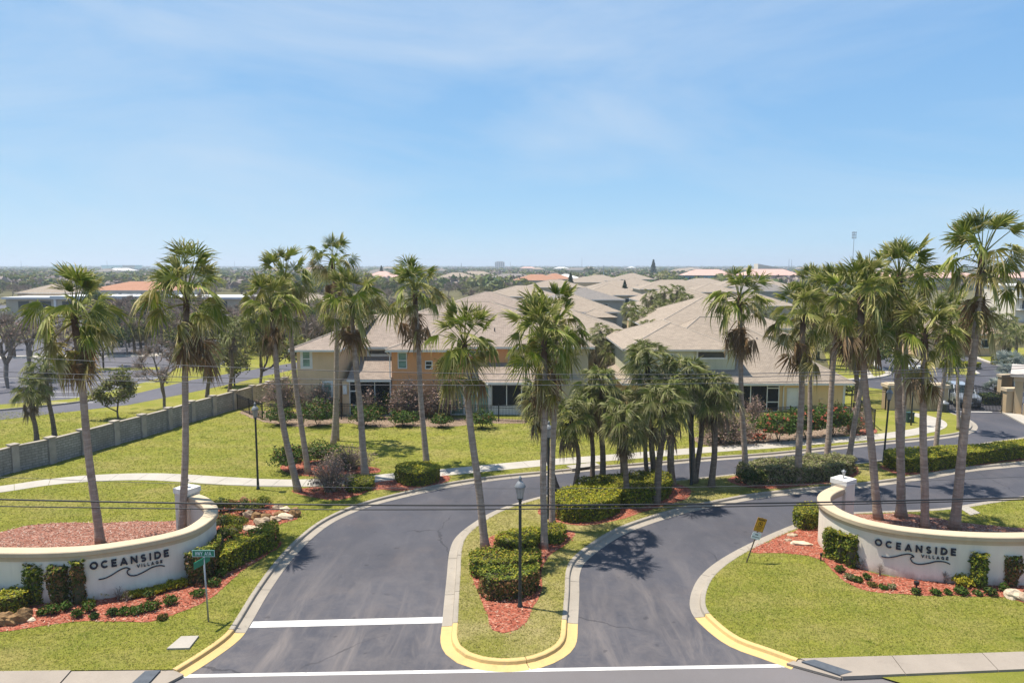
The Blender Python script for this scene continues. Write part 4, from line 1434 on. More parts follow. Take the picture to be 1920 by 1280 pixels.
base_left = [(-420, 1098), (-280, 1118), (-150, 1128), (0, 1131), (88, 1131), (170, 1126), (251, 1113), (305, 1101.5), (348, 1089), (370, 1079.5), (391, 1064.5), (405, 1049), (408, 1037.5), (406, 1029), (398, 1019), (386, 1010), (368, 1003), (360, 1001)]
sl, at_l, s_l, pl_l = entrance_wall(base_left, (355, 1003), 'curved white sign wall beside the exit lane, left of the green street sign', 177, 312, False, 2.32)
base_right = [(1572, 983.5), (1564, 986.4), (1546, 995), (1536, 1003.4), (1533, 1010.7), (1534, 1018), (1541, 1027.6), (1551, 1036), (1566, 1045.5), (1586, 1055), (1617, 1066.5), (1640, 1072.5), (1680, 1081), (1725, 1087.5), (1780, 1093), (1850, 1097), (1920, 1097), (2040, 1090), (2180, 1075), (2330, 1050)]
sr, at_r, s_r, pl_r = entrance_wall(base_right, (1577, 985), 'curved white sign wall beside the entry lane, below the tall palms, letters lit by the sun', 1647, 1787, True, 2.36)

# wave emblem, traced once in (arc length, height) on the left wall
wave_px = [(185.2, 1085.3), (195.5, 1083.2), (208.7, 1077.3), (222, 1069.3), (230.9, 1064.6), (237, 1063.2), (241.5, 1064.2), (244.3, 1066.0), (240.6, 1067.4), (238.3, 1070.6), (239.3, 1074.4), (243.6, 1077.4), (249.5, 1078.2), (256.5, 1077.0), (270.7, 1070.2), (284, 1063.2), (294.6, 1059.8), (301.7, 1059.2), (307.9, 1060.5)]
def lettering(root, s_of, at, place, o_px, e_px, z0, zv, zw):
    so, se = s_of(o_px), s_of(e_px)
    K = (se - so)
    hh, xs = 0.27, 0.88
    word = 'OCEANSIDE'
    adv = [GLYPH[c][0] * hh * xs for c in word]
    gap = (K - (sum(adv) - adv[0] / 2 - adv[-1] / 2)) / 8
    s = so - adv[0] / 2
    for c, a in zip(word, adv):
        glyph_mb(c, hh, 0.225, 0.055, lambda u, v, d: place(u, z0 + v, d), s, xs).build('letter', 'letter_navy', root)
        s += a + gap
    word, h2 = 'VILLAGE', 0.118
    adv = [GLYPH[c][0] * h2 * xs for c in word]
    v0, v1 = so + K * VIL[0], so + K * VIL[1]
    gap = ((v1 - v0) - sum(adv)) / 6
    s = v0
    for c, a in zip(word, adv):
        glyph_mb(c, h2, 0.17, 0.04, lambda u, v, d: place(u, zv + v, d), s, xs).build('letter', 'letter_navy', root)
        s += a + gap
    line = cr([(so + K * a, z + zw) for a, z in WAVE], 0.03)
    rb = ribbon([(p.x, p.y) for p in line], 0.036)
    vs, fs = [], []
    for a, b in rb:
        vs += [place(a.x, a.y, 0), place(a.x, a.y, 0.035), place(b.x, b.y, 0), place(b.x, b.y, 0.035)]
    for i in range(len(rb) - 1):
        a, b = i * 4, (i + 1) * 4
        fs += [(a + 1, a + 3, b + 3, b + 1), (a, a + 1, b + 1, b), (a + 3, a + 2, b + 2, b + 3)]
    MB().add(vs, fs).build('wave_emblem', 'letter_navy', root)
so, se = s_l(177), s_l(312.5)
WAVE = []
for x, y in wave_px:
    s = s_l(x, 0.95)
    p, n = at_l(s)
    lo, hi = 0.2, 1.8
    for _ in range(30):
        mid = (lo + hi) / 2
        if proj((p.x, p.y, mid))[1] > y:
            lo = mid
        else:
            hi = mid
    WAVE.append(((s - so) / (se - so), lo))
VIL = ((s_l(256.5, 1.05) - so) / (se - so), (s_l(305, 1.05) - so) / (se - so))
lettering(sl, s_l, at_l, pl_l, 177, 312.5, 1.285, 1.09, 0.0)
lettering(sr, s_r, at_r, pl_r, 1647, 1787, 1.225, 1.03, -0.06)

# ================================================================== STREET FURNITURE
def lamp_post(px, label, h=4.72, tiltx=0.0, base_z=GZ):
    b = P(*px, base_z)
    root = thing('street_lamp', label, 'street lamp', b, 0, 'lantern lamp posts along the entrance roads')
    MB().lathe([(0.10, 0), (0.10, 0.06), (0.075, 0.12), (0.062, 0.5), (0.055, 1.0), (0.05, h - 0.95), (0.065, h - 0.9), (0.05, h - 0.86)], b, 12).build('pole', 'lamp_green', root, smooth=True)
    z = h - 0.86
    MB().lathe([(0.06, z), (0.10, z + 0.03), (0.115, z + 0.06), (0.06, z + 0.075)], b, 12).build('lantern_base', 'lamp_green', root)
    MB().lathe([(0.095, z + 0.065), (0.12, z + 0.20), (0.158, z + 0.46)], b, 8).build('lantern_glass', 'lamp_glass', root)
    fr = MB()
    for k in range(8):
        a = 2 * math.pi * k / 8
        fr.tube([b + Vector((0.097 * math.cos(a), 0.097 * math.sin(a), z + 0.065)), b + Vector((0.161 * math.cos(a), 0.161 * math.sin(a), z + 0.46))], 0.007, 4)
    fr.build('lantern_frame', 'lamp_cap', root)
    MB().lathe([(0.195, z + 0.46), (0.195, z + 0.485), (0.15, z + 0.56), (0.10, z + 0.64), (0.05, z + 0.67), (0.045, z + 0.71), (0.065, z + 0.75), (0.045, z + 0.80), (0.012, z + 0.86)], b, 12).build('lantern_cap', 'lamp_cap', root, smooth=True)
    if tiltx:
        root.rotation_euler = (0, tiltx, 0)
    return root
lamp_post((975, 1137), 'dark lamp post at the tip of the mulch bed on the near median')
lamp_post((484, 917), 'lamp post on the lawn beside the footpath, between left pair of palms')
lamp_post((1028, 972), 'lamp post half hidden between the twin palm trunks on the median')
lamp_post((1296, 908), 'dark lamp post among the short cabbage palms on the median')
lamp_post((1656, 868), 'leaning lamp post in front of the tan gate wall', 4.7, 0.035)
b = P(1708, 797, GZ)
r_ = thing('flood_light_pole', 'slim grey pole with twin pale floodlights by the green utility box', 'light pole', b)
MB().lathe([(0.06, 0), (0.055, 2), (0.04, 4.3)], b, 10).build('pole', 'lamp_green', r_, smooth=True)
MB().obox((b.x, b.y), (1, 0.1), 0.42, 0.03, b.z + 4.25, b.z + 4.31).build('cross_arm', 'lamp_cap', r_)
for dx in (-0.36, 0.30):
    MB().box(b.x + dx - 0.17, b.y - 0.24, b.z + 4.33, b.x + dx + 0.17, b.y + 0.2, b.z + 4.50).build('lamp_head', 'white_trim', r_)

# street name sign
b = P(391, 1165, GZ)
r_ = thing('street_sign', 'green street name sign reading HWY A1A on a steel post', 'street sign', b)
MB().tube([b, b + Vector((-0.06, 0, 2.25))], 0.03, 8).build('post', 'steel', r_, smooth=True)
tp = b + Vector((-0.06, 0, 2.25))
bl = MB().box(tp.x - 0.375, tp.y - 0.012, tp.z + 0.02, tp.x + 0.375, tp.y + 0.012, tp.z + 0.25).build('name_blade', 'sign_green', r_)
bd = MB()
for x0, z0, x1, z1 in ((-.372, .022, .372, .036), (-.372, .234, .372, .248), (-.372, .036, -.358, .234), (.358, .036, .372, .234)):
    bd.box(tp.x + x0, tp.y - 0.0145, tp.z + z0, tp.x + x1, tp.y - 0.0125, tp.z + z1)
bd.build('border', 'sign_white', bl)
flat_text('HWY A1A', 0.125, 0.16, 0.004, tp + Vector((0, -0.0125, 0.072)), (1, 0, 0), (0, -1, 0), 'sign_white', bl, xs=0.68)
MB().obox((tp.x - 0.02, tp.y - 0.1), (0.30, 1), 0.37, 0.012, tp.z - 0.23, tp.z - 0.005).build('side_blade', 'sign_green', r_)

# leaning warning sign
b = P(1399.5, 1054, GZ)
r_ = thing('warning_sign', 'leaning yellow warning sign over small white plate, beside the entry kerb', 'sign', b)
MB().box(-0.022, -0.012, -0.1, 0.022, 0.012, 1.95).build('post', 'rust_post', r_, local=True)
yb = MB().box(-0.215, -0.022, 1.36, 0.215, -0.014, 1.93).build('warning_plate', 'sign_yellow', r_, local=True)
bd = MB()
for x0, z0, x1, z1 in ((-.205, 1.37, .205, 1.382), (-.205, 1.908, .205, 1.92), (-.205, 1.382, -.193, 1.908), (.193, 1.382, .205, 1.908)):
    bd.box(x0, -0.0245, z0, x1, -0.0225, z1)
bd.build('border', 'sign_black', yb, local=True)
flat_text('WARNING', 0.075, 0.2, 0.003, (0, -0.0225, 1.815), (1, 0, 0), (0, -1, 0), 'sign_black', yb, xs=0.66, local=True)
em = MB()
rb = ribbon(arc(0, 0, 0.088, 0.088, 0, 360, 24), 0.022)
em.add([(q.x, -0.0250, 1.685 + q.y) for a in rb for q in a], [(2 * i, 2 * i + 1, 2 * i + 3, 2 * i + 2) for i in range(24)])
em.box(-0.035, -0.026, 1.655, 0.03, -0.0225, 1.715)
rb = ribbon([(-0.06, 0.06), (0.06, -0.06)], 0.02)
em.add([(q.x, -0.0266, 1.685 + q.y) for a in rb for q in a], [(0, 1, 3, 2)])
em.build('emblem', 'sign_black', yb, local=True)
pr = MB()
for z, w in ((1.56, 0.15), (1.515, 0.165), (1.47, 0.12), (1.425, 0.10)):
    for k in range(7):
        x = -w + k * w / 3.5
        pr.box(x, -0.0245, z, x + w / 4.6, -0.0225, z + 0.018)
pr.build('lettering', 'sign_black', yb, local=True)
wb = MB().box(-0.20, -0.022, 1.03, 0.20, -0.014, 1.30).build('white_plate', 'sign_white', r_, local=True)
pr = MB()
for z, w, h in ((1.20, 0.07, 0.05), (1.10, 0.165, 0.03)):
    for k in range(6):
        x = -w + k * w / 3
        pr.box(x, -0.0245, z, x + w / 4.2, -0.0225, z + h)
pr.build('lettering', 'bin_grey', wb, local=True)
r_.rotation_euler = (0.05, R(17.5), R(12))

# green utility box, litter bin
b = P(1704, 791, GZ)
r_ = thing('utility_box', 'small dark green utility box beside the floodlight pole', 'utility box', b)
MB().box(b.x - 0.26, b.y - 0.25, b.z, b.x + 0.26, b.y + 0.25, b.z + 0.72).build('cabinet', 'box_green', r_)
MB().box(b.x - 0.29, b.y - 0.28, b.z + 0.72, b.x + 0.29, b.y + 0.28, b.z + 0.78).build('lid', 'box_green', r_)
MB().box(b.x - 0.10, b.y - 0.256, b.z + 0.30, b.x + 0.02, b.y - 0.251, b.z + 0.42).build('warning_label', 'sign_white', r_)
b = P(1769.5, 772, GZ)
r_ = thing('litter_bin', 'round dark grey litter bin beside the left gate post', 'bin', b)
MB().lathe([(0.26, 0), (0.30, 0.05), (0.33, 0.62), (0.34, 0.64)], b, 16).build('body', 'bin_grey', r_, smooth=True)
MB().lathe([(0.36, 0.64), (0.36, 0.74), (0.30, 0.80), (0.12, 0.86), (0.10, 0.95)], b, 16).build('lid', 'lamp_cap', r_, smooth=True)

# ================================================================== FENCES, WALLS, GATE
def iron_fence(pts, h, label, step=0.115, post_step=2.4, z=GZ, group=None):
    pts = [Vector(p) for p in pts]
    root = thing('iron_fence', label, 'fence', (pts[0].x, pts[0].y, z), 0, group)
    pk = MB()
    rails = [MB(), MB(), MB()]
    for a, b in zip(pts[:-1], pts[1:]):
        L_ = (b - a).length
        d = (b - a) / L_
        n = max(1, round(L_ / post_step))
        for k in range(n + 1):
            if k == 0 and a is not pts[0]:
                continue
            c = a + d * L_ * k / n
            MB().obox(c, d, 0.035, 0.035, z, z + h + 0.06).build('post', 'black_iron', root)
        for r, zz in zip(rails, (0.10, h - 0.20, h - 0.05)):
            r.obox((a + b) / 2, d, L_ / 2, 0.018, z + zz - 0.018, z + zz + 0.018)
        for k in range(int(L_ / step)):
            pk.obox(a + d * (k + 0.5) * step, d, 0.009, 0.009, z + 0.06, z + h)
    for r in rails:
        r.build('rail', 'black_iron', root)
    tag(pk.build('pickets', 'black_iron', root), kind='stuff')
    return root
W2 = lambda x, y: P(x, y, GZ).to_2d()
iron_fence([W2(445, 767), W2(492, 787), W2(640, 786), W2(780, 787), W2(935, 790), W2(1090, 797)], 1.28, 'long black iron picket fence in front of the tan and orange townhouse', group='black iron fences')
iron_fence([W2(1330, 800), W2(1420, 796), W2(1600, 786), W2(1612, 784)], 1.28, 'black iron picket fence behind the flowering bushes of the right house', group='black iron fences')
iron_fence([W2(1612, 784), W2(1639, 806)], 1.5, 'black iron fence end panel turned edge-on beside the red mulch patch', group='black iron fences')
iron_fence([W2(1596, 772), W2(1660, 768)], 1.7, 'black iron fence between the right house and the tan gate wall', group='black iron fences')

# block wall on the left: piers and block panels
wall_px = [(-120, 931), (-45, 905), (28, 884), (97, 868.5), (157, 851.5), (217, 833.5), (268, 819.5), (317, 805), (360, 790.5), (400, 779), (439, 767.5), (474, 757), (505, 748), (535, 739.5)]
wp = [W2(*p) for p in wall_px]
root = thing('block_wall', 'weathered grey block wall with piers between the lawn and the car park drive', 'wall', (wp[4].x, wp[4].y, GZ))
for i, p in enumerate(wp):
    d = (wp[min(i + 1, len(wp) - 1)] - wp[max(i - 1, 0)]).normalized()
    MB().obox(p, d, 0.20, 0.20, GZ - 0.05, GZ + 1.58).build('pier', 'post_concrete', root)
    MB().obox(p, d, 0.25, 0.25, GZ + 1.582, GZ + 1.65).build('pier_cap', 'cap_concrete', root)
for a, b in zip(wp[:-1], wp[1:]):
    d = (b - a).normalized()
    MB().obox((a + b) / 2, d, (b - a).length / 2 - 0.205, 0.10, GZ - 0.05, GZ + 1.46).build('block_panel', 'grey_block', root, uv=True)
    MB().obox((a + b) / 2, d, (b - a).length / 2 - 0.206, 0.14, GZ + 1.462, GZ + 1.53).build('coping', 'cap_concrete', root)

# tan gate wall
a, b = W2(1663, 769), W2(1776, 770)
root = thing('gate_wall', 'tan stucco wall with pale cap left of the iron gate', 'wall', ((a.x + b.x) / 2, (a.y + b.y) / 2, GZ))
d = (b - a).normalized()
yv = Vector((-d.y, d.x))
MB().obox((a + b) / 2 + yv * 0.5, d, (b - a).length / 2, 0.5, GZ - 0.1, GZ + 1.88).build('wall_body', 'gate_stucco', root)
MB().obox((a + b) / 2 + yv * 0.5, d, (b - a).length / 2 + 0.10, 0.60, GZ + 1.882, GZ + 2.14).build('cap', 'cream_stucco', root)
MB().obox((a + b) / 2 + yv * 0.5, d, (b - a).length / 2 - 0.1, 0.40, GZ + 2.142, GZ + 2.22).build('cap_step', 'cream_stucco', root)
c = a + d * 0.75 + yv * 0.5
MB().lathe([(0.05, 0), (0.05, 0.2), (0.12, 0.22), (0.10, 0.36), (0.02, 0.42)], (c.x, c.y, GZ + 2.222), 10).build('cap_lantern', 'lamp_green', root)

# arched double gate
ga, gb = P(1778, 771, 0.0).to_2d(), P(1884, 774, 0.0).to_2d()
root = thing('iron_gate', 'black arched iron driveway gate closed in front of the car', 'gate', (ga.x, ga.y, 0))
gl = (gb - ga).length
gd = (gb - ga) / gl
arch = lambda u: 1.55 + 0.62 * math.sin(math.pi * min(1, max(0, (u + 0.12) / 1.06))) ** 1.2
top1, top2, low = [], [], []
for k in range(25):
    u = k / 24
    p = ga + gd * gl * u
    top1.append(Vector((p.x, p.y, arch(u))))
    top2.append(Vector((p.x, p.y, arch(u) - 0.16)))
for nm, ln, r in (('top_rail', top1, 0.045), ('upper_rail', top2, 0.025)):
    MB().tube(ln, r, 6).build(nm, 'black_iron', root)
for z in (0.16, 0.62):
    MB().obox((ga + gb) / 2, gd, gl / 2, 0.025, z - 0.03, z + 0.03).build('lower_rail', 'black_iron', root)
for k in range(41):
    u = k / 40
    p = ga + gd * gl * u
    MB().obox(p, gd, 0.017, 0.017, 0.10, arch(u) + 0.12).build('picket', 'black_iron', root)
for u in (0.0, 1.0):
    MB().obox(ga + gd * gl * u, gd, 0.04, 0.04, 0.02, arch(u) + 0.1).build('gate_stile', 'black_iron', root)
line_obj('edge_line', P(1792, 771.5, 0).to_2d(), P(1860, 772, 0).to_2d(), 0.22, 0.006)

# gate pillars and the guard house on the right edge
a = P(1891, 773, GZ)
root = thing('gate_pillar', 'tan stucco gate pillar with pale cap, right of the iron gate', 'pillar', a)
MB().box(a.x - 0.32, a.y - 0.1, 0, a.x + 0.95, a.y + 0.5, 1.86).build('pillar_body', 'gate_stucco', root)
MB().box(a.x - 0.40, a.y - 0.18, 1.862, a.x + 1.03, a.y + 0.58, 2.12).build('cap', 'cream_stucco', root)
a = PD(1877, 740, 61.5)
root = thing('gate_pillar', 'second tan gate pillar just behind the right gate post, near the agave', 'pillar', (a.x, a.y, 0))
MB().box(a.x - 0.05, a.y, 0, a.x + 0.9, a.y + 0.5, 2.3).build('pillar_body', 'gate_stucco', root)
MB().box(a.x - 0.13, a.y - 0.08, 2.302, a.x + 1.0, a.y + 0.58, 2.5).build('cap', 'cream_stucco', root)
gp = P(1899, 777, 0)
root = thing('gatehouse', 'tan flat-roofed gatehouse cut off by the picture edge, with grey roof slab', 'gatehouse', gp, R(-36))
gm = MB()
gm.box(0, 0, 0, 0.55, 0.6, 2.75)
gm.box(3.6, 0, 0, 4.15, 0.6, 2.75)
gm.box(0, 5.6, 0, 0.55, 6.2, 2.75)
gm.box(0.9, 1.4, 0, 4.1, 5.5, 2.75)
gm.build('wall_body', 'gate_stucco', root, local=True)
MB().box(-0.12, -0.1, 2.752, 4.6, 6.4, 3.12).build('beam', 'cream_stucco', root, local=True)
MB().box(-0.35, -0.4, 3.122, 5.0, 6.8, 3.36).build('roof', 'roof_slab', root, local=True)
MB().box(0.62, -0.3, 0, 1.4, 0.1, 1.0).build('low_wall', 'gate_stucco', root, local=True)

# ================================================================== CAR
def suv(px, label):
    b = P(*px, 0.004)
    root = thing('parked_car', label, 'car', b, R(-14))
    # front faces -y; sections along the length: (y, half width, sill z, waist z)
    secs = [(-2.28, 0.70, 0.42, 0.78), (-2.20, 0.84, 0.30, 0.98), (-1.9, 0.92, 0.26, 1.06), (-1.1, 0.94, 0.24, 1.12), (-0.2, 0.95, 0.24, 1.14), (1.3, 0.95, 0.24, 1.16), (2.1, 0.92, 0.28, 1.14), (2.32, 0.80, 0.42, 1.05)]
    vs, fs = [], []
    for y, w, z0, z1 in secs:
        vs += [(-w * 0.9, y, z0), (-w, y, z0 + 0.15), (-w, y, z1 - 0.22), (-w * 0.95, y, z1 - 0.06), (-w * 0.80, y, z1), (w * 0.80, y, z1), (w * 0.95, y, z1 - 0.06), (w, y, z1 - 0.22), (w, y, z0 + 0.15), (w * 0.9, y, z0)]
    for i in range(len(secs) - 1):
        for k in range(10):
            fs.append((i * 10 + k, i * 10 + (k + 1) % 10, (i + 1) * 10 + (k + 1) % 10, (i + 1) * 10 + k))
    fs += [tuple(reversed(range(10))), tuple(70 + k for k in range(10))]
    MB().add(vs, fs).build('body', 'car_paint', root, local=True, smooth=False)
    # cabin
    lo = [(-0.84, -0.95), (0.84, -0.95), (0.86, 2.15), (-0.86, 2.15)]
    hi = [(-0.66, -0.15), (0.66, -0.15), (0.68, 1.85), (-0.68, 1.85)]
    zl, zh = 1.10, 1.66
    vs = [(x, y, zl) for x, y in lo] + [(x, y, zh) for x, y in hi]
    cab = MB().add(vs, [(0, 1, 5, 4), (1, 2, 6, 5), (2, 3, 7, 6), (3, 0, 4, 7)]).build('glasshouse', 'pane_dark', root, local=True)
    rf = [(-0.69, -0.18), (0.69, -0.18), (0.71, 1.92), (-0.71, 1.92)]
    MB().prism(rf, zh, zh + 0.06).build('roof', 'car_paint', root, local=True)
    for s_ in (-1, 1):
        for (x0, y0), (x1, y1) in ((lo[1], hi[1]), (lo[2], hi[2]), ((0.85, 0.5), (0.67, 0.62))):
            MB().tube([(s_ * x0 * 1.005, y0, zl - 0.02), (s_ * x1 * 1.01, y1, zh + 0.03)], 0.045, 5).build('roof_pillar', 'car_paint', root, local=True)
        MB().box(*sorted_box(s_ * 0.97, -0.75, 1.08, s_ * 1.15, -0.55, 1.24)).build('mirror', 'car_paint', root, local=True)
        MB().box(*sorted_box(s_ * 0.48, -2.305, 0.74, s_ * 0.80, -2.20, 0.88)).build('headlight', 'headlight_glass', root, local=True)
        MB().tube([(s_ * 0.69, -0.1, zh + 0.10), (s_ * 0.69, 1.7, zh + 0.10)], 0.02, 5).build('roof_rail', 'car_dark', root, local=True)
    gr = MB().box(-0.46, -2.31, 0.62, 0.46, -2.25, 0.90).build('grille', 'car_dark', root, local=True)
    for z in (0.69, 0.76, 0.83):
        MB().box(-0.44, -2.322, z - 0.012, 0.44, -2.312, z + 0.012).build('grille_bar', 'rim_metal', gr, local=True)
    MB().box(-0.78, -2.30, 0.34, 0.78, -2.18, 0.54).build('bumper', 'car_dark', root, local=True)
    MB().box(-0.17, -2.318, 0.46, 0.17, -2.302, 0.57).build('plate', 'sign_white', root, local=True)
    MB().box(-0.5, -2.285, 0.30, 0.5, -2.24, 0.345).build('skid_plate', 'rim_metal', root, local=True)
    for s_ in (-1, 1):
        for y in (-1.42, 1.42):
            w = MB()
            prof = [(0.20, -0.11), (0.32, -0.11), (0.36, -0.06), (0.36, 0.06), (0.32, 0.11), (0.20, 0.11)]
            n = 20
            vs = [(s_ * 0.87 + d, y + r * math.cos(2 * math.pi * k / n), 0.36 + r * math.sin(2 * math.pi * k / n)) for r, d in prof for k in range(n)]
            fs = [(i * n + k, i * n + (k + 1) % n, (i + 1) * n + (k + 1) % n, (i + 1) * n + k) for i in range(5) for k in range(n)]
            wh = w.add(vs, fs).build('wheel', 'tyre', root, local=True)
            MB().tube([(s_ * 0.80, y, 0.36), (s_ * 0.965, y, 0.36)], 0.205, 16).build('rim', 'rim_metal', wh, local=True)
    return root
def sorted_box(x0, y0, z0, x1, y1, z1):
    return (min(x0, x1), min(y0, y1), min(z0, z1), max(x0, x1), max(y0, y1), max(z0, z1))
suv((1801, 757), 'silver sport utility car waiting behind the iron gate, facing the road')
# ================================================================== HOUSES
def hip_roof_mb(x0, x1, y0, y1, ze, slope, th=0.16):
    """hip roof over an eave rectangle; ridge along the longer side; fascia of height TH; soffit below"""
    mb = MB()
    w, d = x1 - x0, y1 - y0
    k = min(w, d) / 2
    zr = ze + k * slope
    if w >= d:
        r = [(x0 + k, (y0 + y1) / 2, zr), (x1 - k, (y0 + y1) / 2, zr)]
        vs = [(x0, y0, ze), (x1, y0, ze), (x1, y1, ze), (x0, y1, ze)] + r
        fs = [(0, 1, 5, 4), (1, 2, 5), (2, 3, 4, 5), (3, 0, 4)]
    else:
        r = [((x0 + x1) / 2, y0 + k, zr), ((x0 + x1) / 2, y1 - k, zr)]
        vs = [(x0, y0, ze), (x1, y0, ze), (x1, y1, ze), (x0, y1, ze)] + r
        fs = [(0, 1, 4), (1, 2, 5, 4), (2, 3, 5), (3, 0, 4, 5)]
    mb.add(vs, fs, 0)
    # ridge and hip caps: slim raised strips
    for a, b in ((0, 4), (1, 4 if w < d else 5), (2, 5), (3, 5 if w < d else 4), (4, 5)):
        a, b = Vector(vs[a]), Vector(vs[b])
        if (b - a).length > 0.1:
            mb.tube([a + Vector((0, 0, -0.02)), b + Vector((0, 0, -0.02))], 0.085, 6, 1, False)
    return mb
def fascia_mb(x0, x1, y0, y1, ze, th=0.17, ins=0.02):
    mb = MB()
    x0 += ins; x1 -= ins; y0 += ins; y1 -= ins
    t = 0.05
    mb.box(x0, y0, ze - th, x1, y0 + t, ze - 0.004)
    mb.box(x0, y1 - t, ze - th, x1, y1, ze - 0.004)
    mb.box(x0, y0 + t, ze - th, x0 + t, y1 - t, ze - 0.004)
    mb.box(x1 - t, y0 + t, ze - th, x1, y1 - t, ze - 0.004)
    mb.box(x0 + t, y0 + t, ze - th + 0.02, x1 - t, y1 - t, ze - th + 0.05)
    return mb
def window(parent, x0, x1, z0, z1, y, pane='pane_blind', fr=0.07, bars=1, surround=0.0):
    """window in a wall that faces -y: frame proud of the wall, recessed pane, meeting rail"""
    f = MB()
    f.box(x0, y - 0.05, z0, x0 + fr, y + 0.03, z1)
    f.box(x1 - fr, y - 0.05, z0, x1, y + 0.03, z1)
    f.box(x0 + fr, y - 0.05, z0, x1 - fr, y + 0.03, z0 + fr)
    f.box(x0 + fr, y - 0.05, z1 - fr, x1 - fr, y + 0.03, z1)
    if bars == 1:
        zm = (z0 + z1) / 2
        f.box(x0 + fr, y - 0.045, zm - 0.03, x1 - fr, y + 0.02, zm + 0.03)
    if surround:
        s_ = surround
        f.box(x0 - s_, y - 0.03, z0 - s_, x0 - 0.003, y + 0.02, z1 + s_)
        f.box(x1 + 0.003, y - 0.03, z0 - s_, x1 + s_, y + 0.02, z1 + s_)
        f.box(x0 - 0.003, y - 0.03, z1 + 0.003, x1 + 0.003, y + 0.02, z1 + s_)
        f.box(x0 - 0.003, y - 0.03, z0 - s_, x1 + 0.003, y + 0.02, z0 - 0.003)
    w = f.build('window', 'white_trim', parent)
    MB().box(x0 + fr, y - 0.012, z0 + fr, x1 - fr, y - 0.006, z1 - fr).build('pane', pane, w)
    return w
def XA(px, py, Y):
    return PD(px, py, Y).x
def ZA(py, Y):
    return PD(960, py, Y).z

# ---- left townhouse: tan and orange blocks under one hip roof
YF = 56.0
hr = thing('townhouse', 'two-storey tan and orange townhouse with brown shingle roof behind the iron fence', 'house', (-6, 62, GZ))
xt0, xt1, xr1, xo0, xo1 = XA(558, 720, YF), XA(636, 720, YF), XA(665, 720, 59), XA(735, 720, YF), XA(868, 720, YF)
EV = 5.40
w = MB()
w.prism([(xt0, YF), (xt1, YF), (xr1, 59), (xr1, 69.2), (xt0, 69.2)], 0, EV - 0.14)
w.build('tan_wall', 'tan_stucco', hr)
w = MB().box(xr1 + 0.002, 59.02, 0, xo0 - 0.002, 69.0, EV - 0.24).build('recessed_wall', 'tan_stucco', hr)
MB().box(xo0, YF, 0, xo1, 68.9, EV - 0.14).build('orange_wall', 'orange_stucco', hr, )
xq = XA(952, 690, 59)
MB().box(xo1 + 0.002, 59.0, 0, xq, 68.8, EV - 0.24).build('recessed_wall', 'orange_stucco', hr)
xe = XA(1105, 720, 58)
MB().box(xq + 0.002, 59.0, 0, xe, 68.7, EV - 0.24).build('end_wall', 'cream_house_stucco', hr)
X0, X1, Y0, Y1 = xt0 - 0.5, xe + 0.5, 58.4, 69.8
SL = 0.40
hip_roof_mb(X0, X1, Y0, Y1, EV - 0.08, SL).build('roof', ['shingle_roof', 'ridge_cap'], hr, uv=True)
fascia_mb(X0 + 0.02, X1, Y0, Y1, EV - 0.085).build('fascia', 'white_trim', hr)
# the roof plane runs further down over the tan block
yr, zr, xe2 = (Y0 + Y1) / 2, EV - 0.08 + (Y1 - Y0) / 2 * SL + 0.012, xr1 + 0.35
tp = [(X0 - 0.01, YF - 0.5, EV), (xt1 + 0.3, YF - 0.5, EV), (xe2, 57.2, EV + (57.2 - YF + 0.5) * (zr - EV) / (yr - YF + 0.5)), (xe2, yr, zr), (X0 + (Y1 - Y0) / 2, yr, zr), (X0 - 0.01, Y1 + 0.01, EV - 0.07)]
dn = [(x, y, z - 0.15) for x, y, z in tp[:4]]
rm_ = MB().add(tp, [(0, 1, 2, 3, 4), (0, 4, 5)])
rm_.tube([Vector(tp[0]), Vector(tp[4])], 0.085, 6, 1, False)
rm_.build('roof', ['shingle_roof', 'ridge_cap'], hr, uv=True)
fm = MB()
for i in range(3):
    p_, q_ = tp[i], tp[i + 1]
    fm.add([p_, q_, dn[i + 1], dn[i]], [(0, 3, 2, 1)])
fm.add([dn[0], dn[1], dn[2], dn[3], (X0, yr, EV - 0.15)], [(0, 1, 2, 3, 4)])
fm.add([tp[0], tp[5], (X0 - 0.01, Y1, EV - 0.22), dn[0]], [(0, 1, 2, 3)])
fm.build('fascia', 'white_trim', hr)
hip_roof_mb(xo0 - 0.45, xo1 + 0.45, YF - 0.55, 66.0, EV + 0.02, 0.30).build('cross_roof', ['shingle_roof', 'ridge_cap'], hr, uv=True)
fascia_mb(xo0 - 0.45, xo1 + 0.45, YF - 0.55, 59.2, EV + 0.015, 0.18).build('fascia', 'white_trim', hr)
def win_px(x0, x1, y0, y1, Y, **k):
    return window(hr, XA(x0, y0, Y), XA(x1, y0, Y), ZA(y1, Y), ZA(y0, Y), Y, **k)
win_px(566, 582, 657, 688, YF, surround=0.14)
win_px(606, 622, 716, 748, YF, surround=0.1)
win_px(691, 732, 655, 665, 59, pane='pane_dark', bars=0, surround=0.14)
win_px(745.5, 763, 660, 691, YF)
win_px(797, 811, 676, 692, YF, pane='pane_dark')
win_px(822, 833, 722, 739, YF, pane='pane_dark')
win_px(880, 917, 657, 667, 59, pane='pane_green', bars=0)
